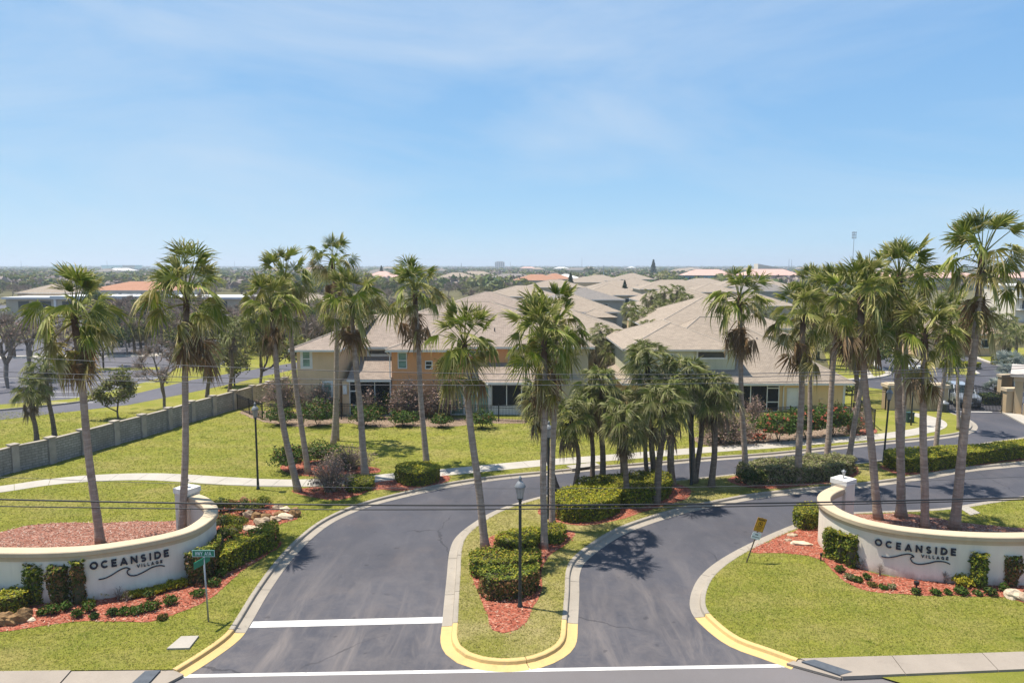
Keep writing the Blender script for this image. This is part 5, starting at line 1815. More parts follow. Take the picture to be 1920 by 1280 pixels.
# first screened porch with shed roof
def shed(x0, x1, y0, y1, z0, z1, nm='porch_roof'):
    mb = MB()
    mb.add([(x0, y0, z0), (x1, y0, z0), (x1, y1, z1), (x0, y1, z1), (x0, y0, z0 - .14), (x1, y0, z0 - .14), (x1, y1, z1 - .14), (x0, y1, z1 - .14)],
           [(0, 1, 2, 3), (5, 4, 7, 6), (1, 5, 6, 2), (4, 0, 3, 7)], 0)
    o = mb.build(nm, 'shingle_roof', hr, uv=True)
    MB().box(x0, y0 - 0.03, z0 - 0.15, x1, y0 - 0.002, z0 + 0.01).build('fascia', 'white_trim', o)
    return o
zp0, zp1 = ZA(712, 55.6), ZA(668, 58.95)
shed(XA(650, 711, 55.6), xo0 - 0.01, 55.6, 58.99, zp0, zp1)
def screened(x0, x1, y, zt, posts, knee=0.0, door=None):
    fm = MB()
    for x in posts:
        fm.box(x - 0.035, y - 0.03, 0.08, x + 0.035, y + 0.03, zt)
    xs = sorted(posts)
    for a, b in zip(xs[:-1], xs[1:]):
        fm.box(a + 0.035, y - 0.028, zt - 0.08, b - 0.035, y + 0.028, zt)
        fm.box(a + 0.035, y - 0.028, 0.08 + knee, b - 0.035, y + 0.028, 0.16 + knee)
    if door:
        fm.box(door[0] + 0.035, y - 0.03, 2.0, door[1] - 0.035, y + 0.03, 2.09)
        fm.box(door[0] + 0.035, y - 0.03, 0.85, door[1] - 0.035, y + 0.03, 0.93)
    f = fm.build('screen_frame', 'white_trim', hr_cur)
    MB().box(xs[0], y - 0.004, 0.1 + knee, xs[-1], y + 0.004, zt - 0.02).build('screen', 'porch_screen', f)
    if knee:
        MB().box(xs[0], y - 0.05, 0.0, xs[-1], y + 0.05, 0.08 + knee).build('knee_wall', 'white_trim', f)
hr_cur = hr
ps = [XA(v, 740, 56.0) for v in (656, 672, 703, 733)]
screened(ps[0], ps[-1], 56.0, zp0 - 0.16, ps, 0.0, (ps[0], ps[1]))
MB().box(ps[0] - 0.6, 56.0, 0, ps[0] - 0.05, 58.9, zp0 - 0.16).build('porch_pier', 'tan_stucco', hr)
MB().box(xr1, 55.4, 0.0, xo0, 58.9, 0.16).build('porch_floor', 'concrete', hr)
MB().box(XA(644, 730, YF), YF - 0.18, ZA(738, YF), XA(651, 730, YF), YF - 0.003, ZA(722, YF)).build('meter_box', 'white_trim', hr)
# second porch with glazed doors
zq0, zq1 = ZA(717, 55.6), ZA(680, 58.9)
xs0, xs1 = XA(846, 740, 56.2), XA(985, 740, 56.2)
shed(XA(884, 717, 55.6), XA(1010, 717, 55.6), 55.6, 58.97, zq0, zq1)
ds = [XA(v, 745, 55.9) for v in (846, 870, 894, 917)]
fm = MB()
for x in ds:
    fm.box(x - 0.07, 55.86, 0.1, x + 0.07, 55.98, ZA(722, 55.9))
for a, b in zip(ds[:-1], ds[1:]):
    fm.box(a + 0.07, 55.87, 0.1, b - 0.07, 55.97, 0.24)
    fm.box(a + 0.07, 55.87, ZA(722, 55.9) - 0.12, b - 0.07, 55.97, ZA(722, 55.9))
f = fm.build('sliding_doors', 'white_trim', hr)
for a, b in zip(ds[:-1], ds[1:]):
    MB().box(a + 0.07, 55.91, 0.24, b - 0.07, 55.93, ZA(722, 55.9) - 0.12).build('pane', 'pane_blind', f)
MB().box(xo1 + 0.01, 56.0, 0, ds[-1], 58.9, zq0 - 0.2).build('porch_room', 'cream_house_stucco', hr)
sp = [XA(v, 745, 56.0) for v in (922, 950, 978, 1004)]
screened(sp[0], sp[-1], 56.0, zq0 - 0.16, sp, 0.72)
MB().box(ds[-1] + 0.05, 58.5, 0, xe - 0.5, 58.58, zq0 - 0.2).build('porch_wall', 'cream_house_stucco', hr)
# gutters and downpipes
for x, y in ((xo0 - 0.12, YF - 0.12), (XA(919.5, 745, 55.8), 55.8)):
    MB().tube([(x - 0.25, y - 0.3, (EV if x < -5 else zq0) - 0.12), (x, y, (EV if x < -5 else zq0) - 0.45), (x, y, 0.45), (x - 0.05, y - 0.35, 0.12)], 0.05, 6).build('downpipe', 'white_trim', hr)
for x, y in ((-14.0, 60.2), (-7.2, 60.6), (-1.5, 61.0), (0.8, 59.9), (4.0, 61.4)):
    z = EV - 0.05 + (y - Y0) * SL
    MB().lathe([(0.05, -0.1), (0.05, 0.28)], (x, y, z), 8).build('vent_pipe', 'bin_grey', hr)

# ---- right house: sage upper floor, yellow ground floor, big hip roof
YR = 57.5
h2 = thing('townhouse', 'beige-roofed house with sage upper storey and yellow ground floor near the gate', 'house', (18, 64, GZ))
hr_cur = h2
xl, xR = XA(1176, 740, YR), XA(1584, 740, YR)
MB().box(xl, YR, 0, xR, 73, 2.36).build('yellow_wall', 'yellow_stucco', h2)
RX0, RX1, RY0, RY1 = xl - 0.5, xR + 0.55, YR - 0.55, 73.6
hip_roof_mb(RX0, RX1, RY0, RY1, 2.5, 0.58).build('lower_roof', ['shingle_light', 'ridge_cap'], h2, uv=True)
fascia_mb(RX0, RX1, RY0, RY1, 2.5).build('fascia', 'white_trim', h2)
ux0, uxm, ux1 = XA(1178, 660, 58.4), XA(1301, 660, 58.4), XA(1376, 660, 58.9)
MB().box(ux0, 58.3, 2.6, uxm, 70.0, 5.0).build('upper_wall', 'sage_stucco', h2)
MB().box(uxm + 0.002, 58.5, 2.6, ux1, 69.9, 5.0).build('upper_wall', 'sage_stucco', h2)
hip_roof_mb(ux0 - 0.5, ux1 + 0.45, 57.95, 71.0, 5.14, 0.37).build('upper_roof', ['shingle_light', 'ridge_cap'], h2, uv=True)
fascia_mb(ux0 - 0.5, ux1 + 0.45, 57.95, 71.0, 5.135, 0.12).build('fascia', 'white_trim', h2)
window(h2, XA(1306, 660, 58.5), XA(1363, 660, 58.5), ZA(673, 58.5), ZA(656.5, 58.5), 58.5, pane='pane_dark', bars=0, fr=0.13)
window(h2, XA(1250, 660, 58.3), XA(1264, 660, 58.3), ZA(690, 58.3), ZA(663, 58.3), 58.3, pane='pane_blind')
# white door/window with blind, screened lanai, downpipe, meter
window(h2, XA(1476, 745, YR), XA(1497, 745, YR), ZA(766, YR), ZA(728, YR), YR, pane='white_trim', surround=0.05)
sp = [XA(v, 745, YR - 0.08) for v in (1380, 1407, 1438, 1460)]
screened(sp[0], sp[-1], YR - 0.08, 2.30, sp, 0.0, (sp[2], sp[3]))
MB().box(sp[0], YR - 0.03, 0.15, sp[-1], YR - 0.004, 2.28).build('lanai_shade_panel', 'interior_shade', h2)  # flat dark panel on the solid wall; the lanai's inner shade is painted
xd = XA(1469, 745, YR - 0.1)
MB().tube([(xd, YR - 0.5, 2.36), (xd, YR - 0.08, 2.1), (xd, YR - 0.08, 0.2)], 0.05, 6).build('downpipe', 'white_trim', h2)
MB().box(XA(1536, 750, YR), YR - 0.12, ZA(756, YR), XA(1543, 750, YR), YR - 0.003, ZA(748, YR)).build('meter_box', 'yellow_stucco', h2)
MB().box(xR - 0.16, YR - 0.03, 0, xR + 0.02, YR - 0.003, 2.35).build('corner_trim', 'white_trim', h2)
for x, y, z in ((14.4, 62.0, 6.25), (16.0, 64.0, 6.1), (21.6, 62.3, 5.4), (24.2, 61.8, 4.6)):
    MB().lathe([(0.06, -0.1), (0.06, 0.3)], (x, y, z), 8).build('vent_pipe', 'bin_grey', h2)

# ---- the houses beyond
def house(x, y, w, d, ev, slope, roof, wall, label, wins=0, rz=0.0, wing=None, cat='house', name='house', group='houses beyond the first row'):
    root = thing(name, label, cat, (x, y, -0.02), rz, group)
    MB().box(-w / 2, -d / 2, 0, w / 2, d / 2, ev - 0.1).build('wall', wall, root, local=True)
    rm = hip_roof_mb(-w / 2 - .5, w / 2 + .5, -d / 2 - .5, d / 2 + .5, ev, slope)
    ro = rm.build('roof', [roof, 'ridge_cap'], root, uv=True, local=True)
    fascia_mb(-w / 2 - .5, w / 2 + .5, -d / 2 - .5, d / 2 + .5, ev).build('fascia', 'white_trim', ro, local=True)
    if wing:
        wx, ww, wd, wev = wing
        MB().box(wx - ww / 2, -d / 2 - wd, 0, wx + ww / 2, -d / 2 - 0.01, wev - 0.1).build('wing_wall', wall, root, local=True)
        hip_roof_mb(wx - ww / 2 - .45, wx + ww / 2 + .45, -d / 2 - wd - .45, -d / 2 + ww * 0.7, wev, slope).build('wing_roof', [roof, 'ridge_cap'], root, uv=True, local=True)
    for k in range(wins):
        x0 = -w / 2 + w * (k + 0.5) / wins
        f = MB().box(x0 - 0.55, -d / 2 - 0.05, ev - 1.9, x0 + 0.55, -d / 2 - 0.002, ev - 0.7).build('window', 'white_trim', root, local=True)
        MB().box(x0 - 0.45, -d / 2 - 0.06, ev - 1.8, x0 + 0.45, -d / 2 - 0.051, ev - 0.8).build('pane', 'pane_dark', f, local=True)
    return root
HL = [
    (-5, 83.5, 18, 13, 5.3, 0.36, 'shingle_roof', 'tan_stucco', 'wide brown-roofed house right behind the tan and orange townhouse', 3),
    (6.5, 79, 11, 12, 5.0, 0.36, 'shingle_light', 'cream_house_stucco', 'beige hip-roofed house between the two front townhouses, behind cabbage palms', 3),
    (9, 104, 11, 12, 5.7, 0.36, 'shingle_light', 'grey_house_stucco', 'beige-roofed house with grey gable wall and small window, second row centre', 3),
    (14.5, 142, 13, 14, 5.6, 0.30, 'shingle_grey', 'grey_house_stucco', 'grey-brown hip-roofed house above the central row of beige roofs', 2),
    (22, 163, 13, 14, 5.6, 0.33, 'shingle_light', 'cream_house_stucco', 'pale-roofed house with ivy-dark shrub at its ridge, third row', 2),
    (23, 86, 15, 16, 5.2, 0.38, 'shingle_light', 'sage_stucco', 'large beige roof directly behind the sage and yellow house', 2),
    (27, 112, 15, 16, 5.3, 0.38, 'shingle_light', 'tan_stucco', 'second beige roof back from the sage and yellow house', 2),
    (32, 138, 15, 15, 5.4, 0.36, 'shingle_light', 'cream_house_stucco', 'third beige roof back from the sage and yellow house, tan walls showing', 3),
    (46, 205, 20, 14, 5.5, 0.33, 'shingle_light', 'cream_house_stucco', 'long low beige roof in front of the teal and pink building', 3),
    (50, 180, 12, 12, 5.6, 0.3, 'shingle_light', 'tan_stucco', 'tan-walled house with pale roof left of the long-trunked palm', 2),
    (66, 188, 12, 14, 5.6, 0.36, 'shingle_grey', 'grey_house_stucco', 'grey hip roof peeping between the right-hand palms', 2),
    (40, 330, 20, 16, 5.2, 0.3, 'shingle_light', 'cream_house_stucco', 'broad far beige roof in the middle distance, beside round dark shrub', 2),
    (58, 345, 18, 16, 5.6, 0.33, 'shingle_light', 'cream_house_stucco', 'far beige double-hip roof left of the small grey pavilion', 2),
    (31, 300, 16, 14, 5.2, 0.3, 'shingle_light', 'tan_stucco', 'far beige roof behind the dark conifer', 2),
    (2, 165, 16, 14, 5.2, 0.3, 'shingle_light', 'cream_house_stucco', 'beige roof behind the twin palm crowns on the median', 2),
    (-4, 118, 14, 13, 5.4, 0.33, 'shingle_roof', 'tan_stucco', 'brown roof left of the twin palm crowns, half behind bare trees', 2),
    (14, 232, 18, 14, 5.2, 0.3, 'shingle_light', 'cream_house_stucco', 'beige roof below the orange tiled roofs', 2),
    (32, 222, 16, 14, 5.2, 0.3, 'shingle_light', 'grey_house_stucco', 'beige roof right of the dark conifer', 2),
    (44, 258, 16, 14, 5.2, 0.3, 'shingle_light', 'cream_house_stucco', 'far pale roof with shrub in front, right of centre', 2),
    (70, 262, 18, 14, 5.2, 0.3, 'shingle_light', 'cream_house_stucco', 'far pale roof below the teal building', 2),
    (12, 350, 22, 16, 5.0, 0.33, 'tile_orange', 'cream_house_stucco', 'far orange tiled roof left of the white roof', 2),
    (22, 372, 18, 16, 5.2, 0.33, 'tile_orange', 'cream_house_stucco', 'second far orange tiled roof, nearest the white roof', 2),
    (29.5, 392, 16, 14, 5.2, 0.3, 'white_membrane', 'white_stucco', 'far house with bright white roof right of the orange tiled roofs', 2),
    (0, 420, 26, 16, 5.2, 0.25, 'shingle_grey', 'grey_house_stucco', 'far long grey roof left of the orange tiled roofs', 0),
    (-26, 520, 26, 16, 5.2, 0.33, 'shingle_light', 'tan_stucco', 'far tan hip roof below the distant tower block', 0),
    (-34, 440, 22, 16, 5.0, 0.33, 'shingle_light', 'tan_stucco', 'far tan hip roof left of the distant tower block', 0),
    (-78, 430, 20, 16, 5.2, 0.4, 'tile_pink', 'cream_house_stucco', 'far pink-roofed house above the left palm group', 0),
    (-112, 600, 24, 18, 5.2, 0.4, 'shingle_grey', 'grey_house_stucco', 'far grey gabled roof left of centre among trees', 0),
    (-46, 158, 13, 12, 4.2, 0.30, 'shingle_light', 'tan_stucco', 'low tan-roofed house seen between the left palm crowns', 2),
    (-122, 190, 12, 12, 5.0, 0.35, 'shingle_light', 'tan_stucco', 'tan-roofed house at the far left above the white building', 1),
    (75, 128, 9, 10, 3.4, 0.3, 'shingle_grey', 'grey_house_stucco', 'small grey-roofed house left of the white balcony building', 1),
    (60, 100, 12, 12, 3.0, 0.36, 'shingle_brown', 'tan_stucco', 'low house hidden in shrubs beyond the street bend', 2),
    (48, 142, 12, 12, 4.4, 0.36, 'shingle_light', 'cream_house_stucco', 'pale-roofed house behind the right-hand palm crowns', 2),
    (80, 240, 24, 14, 5.2, 0.33, 'shingle_light', 'cream_house_stucco', 'far beige roof behind the tallest right palms', 0),
]
for i, h in enumerate(HL):
    house(*h[:9], wins=h[9], wing=((h[2] * 0.22, h[2] * 0.42, 2.2, h[4] - 0.6) if i in (1, 2, 5, 6, 7, 8, 14, 17) else None))
# teal and pink building, long pink roofs on the right
def long_block(x, y, w, d, ev, slope, roof, wall, label, name='apartment_block'):
    root = thing(name, label, 'building', (x, y, -0.02))
    wl = MB().box(-w / 2, -d / 2, 0, w / 2, d / 2, ev).build('wall', wall, root, local=True)
    hip_roof_mb(-w / 2 - .8, w / 2 + .8, -d / 2 - .8, d / 2 + .8, ev + 0.05, slope).build('roof', [roof, 'ridge_cap'], root, uv=True, local=True)
    n = int(w / 5)
    for k in range(n):
        x0 = -w / 2 + w * (k + .5) / n
        for z in ((ev - 2.4), (ev - 5.2)):
            if z > 0.3:
                MB().box(x0 - 0.8, -d / 2 - 0.06, z, x0 + 0.8, -d / 2 - 0.01, z + 1.4).build('window', 'pane_dark', root, local=True)
    return root
long_block(123, 450, 30, 16, 6.0, 0.42, 'tile_pink', 'teal_stucco', 'pink-roofed block with teal walls on the skyline right of centre')
long_block(158, 440, 34, 16, 6.2, 0.42, 'tile_pink', 'pink_stucco', 'pink-roofed block on the skyline beside the white gable')
long_block(205, 360, 60, 14, 6.0, 0.34, 'tile_pink', 'cream_house_stucco', 'long pink-roofed block behind the tallest palm')
long_block(262, 350, 46, 14, 6.2, 0.34, 'tile_pink', 'pink_stucco', 'long pink-roofed block at the far right edge')
root = thing('white_gable', 'white sloping gable end above the pink roofs on the skyline', 'building', (168, 470, -0.02))
MB().add([(-6, 0, 0), (16, 0, 0), (16, 0, 9.2), (-6, 0, 13.2), (-6, 8, 0), (16, 8, 0), (16, 8, 9.2), (-6, 8, 13.2)], [(0, 1, 2, 3), (5, 4, 7, 6), (1, 5, 6, 2), (4, 0, 3, 7), (3, 2, 6, 7)]).build('wall', 'white_stucco', root, local=True)
MB().box(-4, -0.05, 3, 12, -0.01, 4.4).build('window', 'pane_dark', root, local=True)
# white balcony building on the right edge
root = thing('balcony_building', 'white flat-roofed building with balcony rails at the right edge', 'building', (112, 150, -0.02))
MB().box(-5.5, 0, 0, 9, 12, 7.7).build('wall', 'white_stucco', root, local=True)
MB().box(-5.8, -0.4, 7.702, 9.3, 12.3, 8.0).build('parapet', 'white_trim', root, local=True)
for z in (2.7, 5.2):
    MB().box(-5.4, -1.3, z, 9, -0.01, z + 0.18).build('balcony_slab', 'white_trim', root, local=True)
    rl = MB()
    rl.box(-5.4, -1.28, z + 1.0, 9, -1.22, z + 1.06)
    for k in range(24):
        rl.box(-5.4 + k * 0.6, -1.27, z + 0.18, -5.36 + k * 0.6, -1.23, z + 1.0)
    rl.build('balcony_rail', 'bin_grey', root, local=True)
    for k in range(3):
        MB().box(-4.2 + k * 4, -0.05, z + 0.25, -2.2 + k * 4, -0.012, z + 2.0).build('window', 'pane_dark', root, local=True)
# white flat school-like building on the left, with orange-roofed hall
root = thing('flat_building', 'long low white building with flat roof beyond the car park', 'building', (-88, 174, -0.02))
MB().box(-36, 0, 0, 24, 14, 3.9).build('wall', 'cream_house_stucco', root, local=True)
MB().box(-36.6, -0.8, 3.902, 24.6, 14.6, 4.35).build('roof', 'white_membrane', root, local=True)
for k in range(10):
    MB().box(-33 + k * 5.4, -0.06, 1.2, -30.4 + k * 5.4, -0.01, 3.4).build('window', 'pane_dark', root, local=True)
root = thing('pavilion', 'white columned canopy in front of the orange-roofed hall', 'building', (-92, 158, -0.02))
for k in range(5):
    MB().box(-10 + k * 5, 0, 0, -9.5 + k * 5, 0.5, 4.6).build('column', 'white_trim', root, local=True)
MB().box(-10.6, -0.4, 4.602, 11, 10, 5.3).build('roof', 'white_membrane', root, local=True)
MB().box(-10, 8, 0, 10.5, 8.3, 4.6).build('wall', 'white_stucco', root, local=True)
house(-106, 206, 25, 16, 5.2, 0.27, 'tile_orange', 'white_stucco', 'big orange-roofed hall behind the white flat building', wins=4)
# landmarks on the skyline
root = thing('tower_block', 'distant pale pink tower block on the horizon', 'building', (-43, 2500, 0))
MB().box(-17, 0, 0, 17, 20, 25).build('wall', 'pink_stucco', root, local=True)
MB().box(-11, -0.5, 25.01, 12, 12, 27).build('penthouse', 'pink_stucco', root, local=True)
for k in range(5):
    MB().box(-15 + k * 6.6, -0.3, 3, -12 + k * 6.6, -0.02, 24).build('window_bay', 'pane_dark', root, local=True)
def mast(px, ptop, Y, label, r=0.5, arms=True):
    b = PD(px, 500, Y)
    top = PD(px, ptop, Y).z
    root = thing('radio_mast', label, 'mast', (b.x, Y, 0))
    MB().tube([(0, 0, 0), (0, 0, top)], [r, r * 0.5], 6).build('pole', 'tower_steel', root, local=True)
    if arms:
        m = MB()
        for z in (0.995, 0.94, 0.88):
            for k in range(3):
                a = k * 2.09
                m.box(math.cos(a) * r * 4 - r, math.sin(a) * r * 4 - r, top * z - r * 4, math.cos(a) * r * 4 + r, math.sin(a) * r * 4 + r, top * z)
            m.box(-r * 4, -r * .3, top * z - r * 2, r * 4, r * .3, top * z - r * 1.5)
        m.build('antenna', 'tower_steel', root, local=True)
mast(1598.5, 434, 900, 'tall antenna mast rising above the right-hand palms', 0.55)
for px, pt, Y, lb in ((1091, 483, 1200, 'thin mast above the treeline right of centre'), (1132, 497, 500, 'pale pole among the far trees right of centre'), (865, 493, 700, 'thin pole left of the tower block'), (957, 491, 1400, 'thin pole just right of the tower block'), (201, 488, 1500, 'thin pole on the left skyline'), (40, 489, 1500, 'thin pole on the far left skyline'), (440, 490, 1800, 'thin pole above the river on the left skyline'), (739, 492, 800, 'thin pole behind the left palm group'), (1479, 485, 900, 'thin pole left of the tall antenna mast'), (1484, 486, 950, 'second thin pole left of the tall antenna mast')):
    mast(px, pt, Y, lb, 0.25 + Y / 6000, False)
for x0, x1, Y, lb in ((100, 130, 1600, 'white warehouse roof on the left skyline'), (190, 220, 1700, 'second white warehouse roof on the left skyline'), (230, 252, 1500, 'small white shed roof on the left skyline'), (1885, 1915, 1300, 'pale block of flats on the right skyline')):
    a, b = PD(x0, 497, Y), PD(x1, 497, Y)
    root = thing('warehouse', lb, 'building', ((a.x + b.x) / 2, Y, 0))
    hw_ = (b.x - a.x) / 2
    MB().box(-hw_, 0, 0, hw_, 30, 11).build('wall', 'white_stucco', root, local=True)
    MB().box(-hw_ - 1, -1, 11.01, hw_ + 1, 31, 13).build('roof', 'white_membrane', root, local=True)
tag(MB().sheet([Vector((-1500, 1500)), Vector((-300, 1500)), Vector((-500, 2600)), Vector((-2600, 2600))], 0.02).build('river', 'river_water'), kind='structure')
# ================================================================== PALMS
G1 = 'tall fan palms of the entrance'
def wpalm(bpx, hpx, label, dy=0.0, **k):
    b = P(*bpx, GZ)
    h = PD(hpx[0], hpx[1], b.y + dy)
    return palm(b, h, label, 'wash', group=G1, **k)
wpalm((187, 1018), (140, 598), 'leaning fan palm standing in the faded mulch behind the left sign wall, nearer the street', scale=1.16, n=33, r0=0.23, r1=0.19, dead=10)
wpalm((342, 1012), (349, 552), 'upright fan palm at the pillar end of the left sign wall', scale=1.12, n=34, r0=0.21, r1=0.17, dead=14, skirt=1.25)
wpalm((558, 921), (510, 578), 'leaning fan palm at the left end of the red mulch strip by the footpath', scale=1.05, n=34, r0=0.24, r1=0.17, dead=9, bend=-0.2)
wpalm((577, 888), (534, 528), 'tall leaning fan palm rising from the flowering green shrub', scale=1.08, n=33, r0=0.22, r1=0.17, dead=8)
wpalm((624, 836), (624, 492), 'tallest fan palm of the left group, crown clear of the horizon', scale=1.0, n=29, r0=0.24, r1=0.18, dead=7, bend=0.25)
wpalm((632, 826), (631, 588), 'shorter fan palm close behind the tallest of the left group', scale=0.88, n=21, r0=0.16, r1=0.13, dead=3)
wpalm((686, 893), (659, 568), 'fan palm on the footpath edge right of the grey twiggy shrub', scale=1.12, n=33, r0=0.27, r1=0.18, dead=8)
wpalm((799, 872), (778, 548), 'fan palm behind the round clipped hedge at the road bend', scale=1.12, n=33, r0=0.24, r1=0.18, dead=10, skirt=1.1)
wpalm((911, 1027), (869, 648), 'leaning fan palm alone on the left side of the median, bright split fronds', scale=0.98, n=31, r0=0.23, r1=0.19, dead=6)
wpalm((1019, 1027), (1021, 640), 'nearer of the twin fan palms on the median, beside low hedge', scale=1.02, n=34, r0=0.20, r1=0.17, dead=12, skirt=1.2)
wpalm((1034, 992), (1042, 608), 'farther of the twin fan palms on the median', scale=1.05, n=33, r0=0.19, r1=0.17, dead=10, skirt=1.2)
wpalm((1398, 900), (1386, 562), 'solitary fan palm with hanging brown skirt at the left end of the sage shrubs', scale=1.02, n=34, r0=0.22, r1=0.16, dead=16, skirt=1.25)
wpalm((1497, 904), (1507, 590), 'fan palm in front of the sage shrubs, skirt of hanging fronds', scale=1.12, n=34, r0=0.25, r1=0.2, dead=14, skirt=1.2)
wpalm((1516, 858), (1524, 545), 'slim fan palm behind the sage shrubs at road edge, crown mingled with its neighbours', scale=0.95, n=29, r0=0.2, r1=0.16, dead=8)
wpalm((1549, 870), (1572, 556), 'fan palm at the back of the sage shrubs leaning right', scale=1.05, n=33, r0=0.24, r1=0.18, dead=10)
wpalm((1590, 862), (1640, 560), 'fan palm leaning strongly right behind the sage shrubs', scale=0.95, n=29, r0=0.22, r1=0.16, dead=8)
wpalm((1648, 973), (1612, 562), 'leaning fan palm nearest the pillar behind the right sign wall', scale=1.12, n=34, r0=0.25, r1=0.19, dead=14, skirt=1.2)
wpalm((1690, 969), (1685, 522), 'upright fan palm with swollen foot behind the right sign wall', scale=1.12, n=34, foot=0.6, r0=0.26, r1=0.2, dead=9)
wpalm((1734, 990), (1733, 628), 'shorter fan palm just behind the letters of the right sign wall', scale=1.08, n=34, r0=0.23, r1=0.2, dead=10, skirt=1.1)
wpalm((1788, 991), (1843, 478), 'tallest fan palm at the right, leaning, crown high above the horizon', scale=1.18, n=35, r0=0.29, r1=0.2, dead=9, skirt=1.6)
wpalm((1752, 852), (1783, 596), 'fan palm growing out of the long clipped hedge', scale=1.02, n=29, r0=0.2, r1=0.16, dead=8)
wpalm((1797, 806), (1797, 612), 'slim fan palm at the road bend in front of the gate', scale=0.85, n=26, r0=0.17, r1=0.14, dead=6)
wpalm((1690, 905), (1702, 560), 'slim fan palm half hidden behind the upright palm with the swollen foot', scale=0.95, n=28, r0=0.2, r1=0.16, dead=7)

G2 = 'cabbage palms in the median hedge'
def spalm(bpx, hpx, label, dy=0.0, grp=G2, **k):
    b = P(*bpx, GZ)
    h = PD(hpx[0], hpx[1], b.y + dy)
    k.setdefault('r0', 0.19); k.setdefault('r1', 0.15); k.setdefault('n', 40); k.setdefault('dead', 9)
    return palm(b, h, label, 'sabal', group=grp, lowest=-42, boots=False, skirt=0.55, name='cabbage_palm', **k)
spalm((1077, 927), (1071, 788), 'short cabbage palm with kinked trunk at the left of the median hedge', scale=0.86, r0=0.15, r1=0.13, bend=0.28)
spalm((1112, 903), (1109, 760), 'slim cabbage palm behind the left part of the median hedge', scale=0.85, r0=0.15, r1=0.14, n=36)
spalm((1131, 912), (1127, 735), 'full-crowned cabbage palm in the middle of the median hedge, left side', scale=1.0)
spalm((1174, 946), (1172, 796), 'short cabbage palm standing at the front of the median hedge', scale=0.95, r0=0.17, r1=0.15, n=46)
spalm((1169, 899), (1163, 765), 'dark cabbage palm trunk right behind the short front one', scale=0.85, n=34)
spalm((1212, 899), (1210, 765), 'slim pale-trunked cabbage palm at the back of the median hedge', scale=0.85, r0=0.14, r1=0.13, n=34)
spalm((1229, 942), (1246, 762), 'cabbage palm leaning right from the front of the median hedge', scale=0.98, r0=0.21, r1=0.16)
spalm((1227, 898), (1215, 688), 'tallest cabbage palm of the median, crown against the sage house', scale=1.05, n=48)
spalm((1260, 912), (1256, 748), 'rough-trunked cabbage palm at the right end of the median hedge', scale=0.95, r0=0.22, r1=0.18)
spalm((1302, 904), (1290, 716), 'cabbage palm beside the dark lamp post on the median grass', scale=1.05, n=48, r0=0.2)
spalm((1335, 912), (1344, 745), 'rightmost cabbage palm on the median grass, separate round crown', scale=0.95, n=46)
spalm((1042, 916), (1012, 752), 'cabbage palm half behind the twin fan palms, crown to their left', scale=0.95, n=40)
spalm((1304, 902), (1322, 735), 'second trunk close beside the cabbage palm at the lamp post', scale=0.85, n=34, r0=0.17)
G3 = 'cabbage palms beyond the block wall'
spalm((70, 827), (56, 735), 'short cabbage palm just behind the block wall at far left', grp=G3, scale=0.85, r0=0.17, r1=0.15)
spalm((103, 818), (84, 695), 'taller leaning cabbage palm just behind the block wall at far left', grp=G3, scale=0.95, r0=0.17, r1=0.15)
spalm((431, 734), (438, 628), 'cabbage palm on the verge beyond the block wall, nearest the oak', grp=G3, scale=1.0, r0=0.19, r1=0.17)
spalm((389, 744), (392, 672), 'dark-crowned cabbage palm on the verge left of its taller neighbour', grp=G3, scale=1.0)
spalm((1607, 752), (1606, 655), 'dark-trunked cabbage palm by the fence corner near the gate wall', grp=G3, scale=0.9, r0=0.24, r1=0.22, n=36)

# small far cabbage palms: trunk and a joined crown
def joined_crown(lst, n, seed, sc_=1.0):
    rg = random.Random(seed)
    mb = MB()
    az = 0
    for k in range(n):
        f = (k + .5) / n
        el = 86 - 132 * f ** 0.85 + rg.gauss(0, 7)
        az += 2.4 + rg.gauss(0, .25)
        src = min(lst, key=lambda q: abs(q[0] - el) + rg.random() * 6)[1]
        V = np.array([v.co[:] for v in src.vertices])
        A = np.array([d.value for d in src.attributes['t'].data])
        s_ = sc_ * rg.uniform(.8, 1.1)
        c, s = math.cos(az) * s_, math.sin(az) * s_
        W = np.stack([V[:, 0] * c - V[:, 1] * s, V[:, 0] * s + V[:, 1] * c, V[:, 2] * s_ - 0.4 * f], 1)
        mb.add(W.tolist(), [tuple(p.vertices) for p in src.polygons], 0 if el > -10 else 1, A.tolist())
    return mb.mesh('crown', ['sabal_green', 'sabal_olive'], attr=True)
CROWN_S = [joined_crown(SABAL, 30, 40 + i) for i in range(3)]
CROWN_W = [joined_crown(WASH, 30, 60 + i) for i in range(2)]
CROWN_W[0].materials[0] = MATS['frond_green']; CROWN_W[1].materials[0] = MATS['frond_green']
TRK = MB().tube([(0, 0, -0.1), (0.03, 0, 0.5), (0, 0.02, 1.0)], [0.19, 0.17, 0.16], 7, 0, True, [0, .5, .8]).mesh('trunk', 'sabal_trunk', smooth=True, attr=True)
def far_palm(px, py, Y, label, s=1.0, kind=CROWN_S, group='cabbage palms among the far houses'):
    p = PD(px, py, Y)
    root = thing('cabbage_palm', label, 'palm tree', (p.x, Y, -0.02), rnd.random() * 6, group)
    link('trunk', TRK, root, s=(s, s, max(p.z, 0.6)))
    link('crown', kind[rnd.randrange(len(kind))], root, (0, 0, max(p.z, 0.6)), 0, s)
    return root
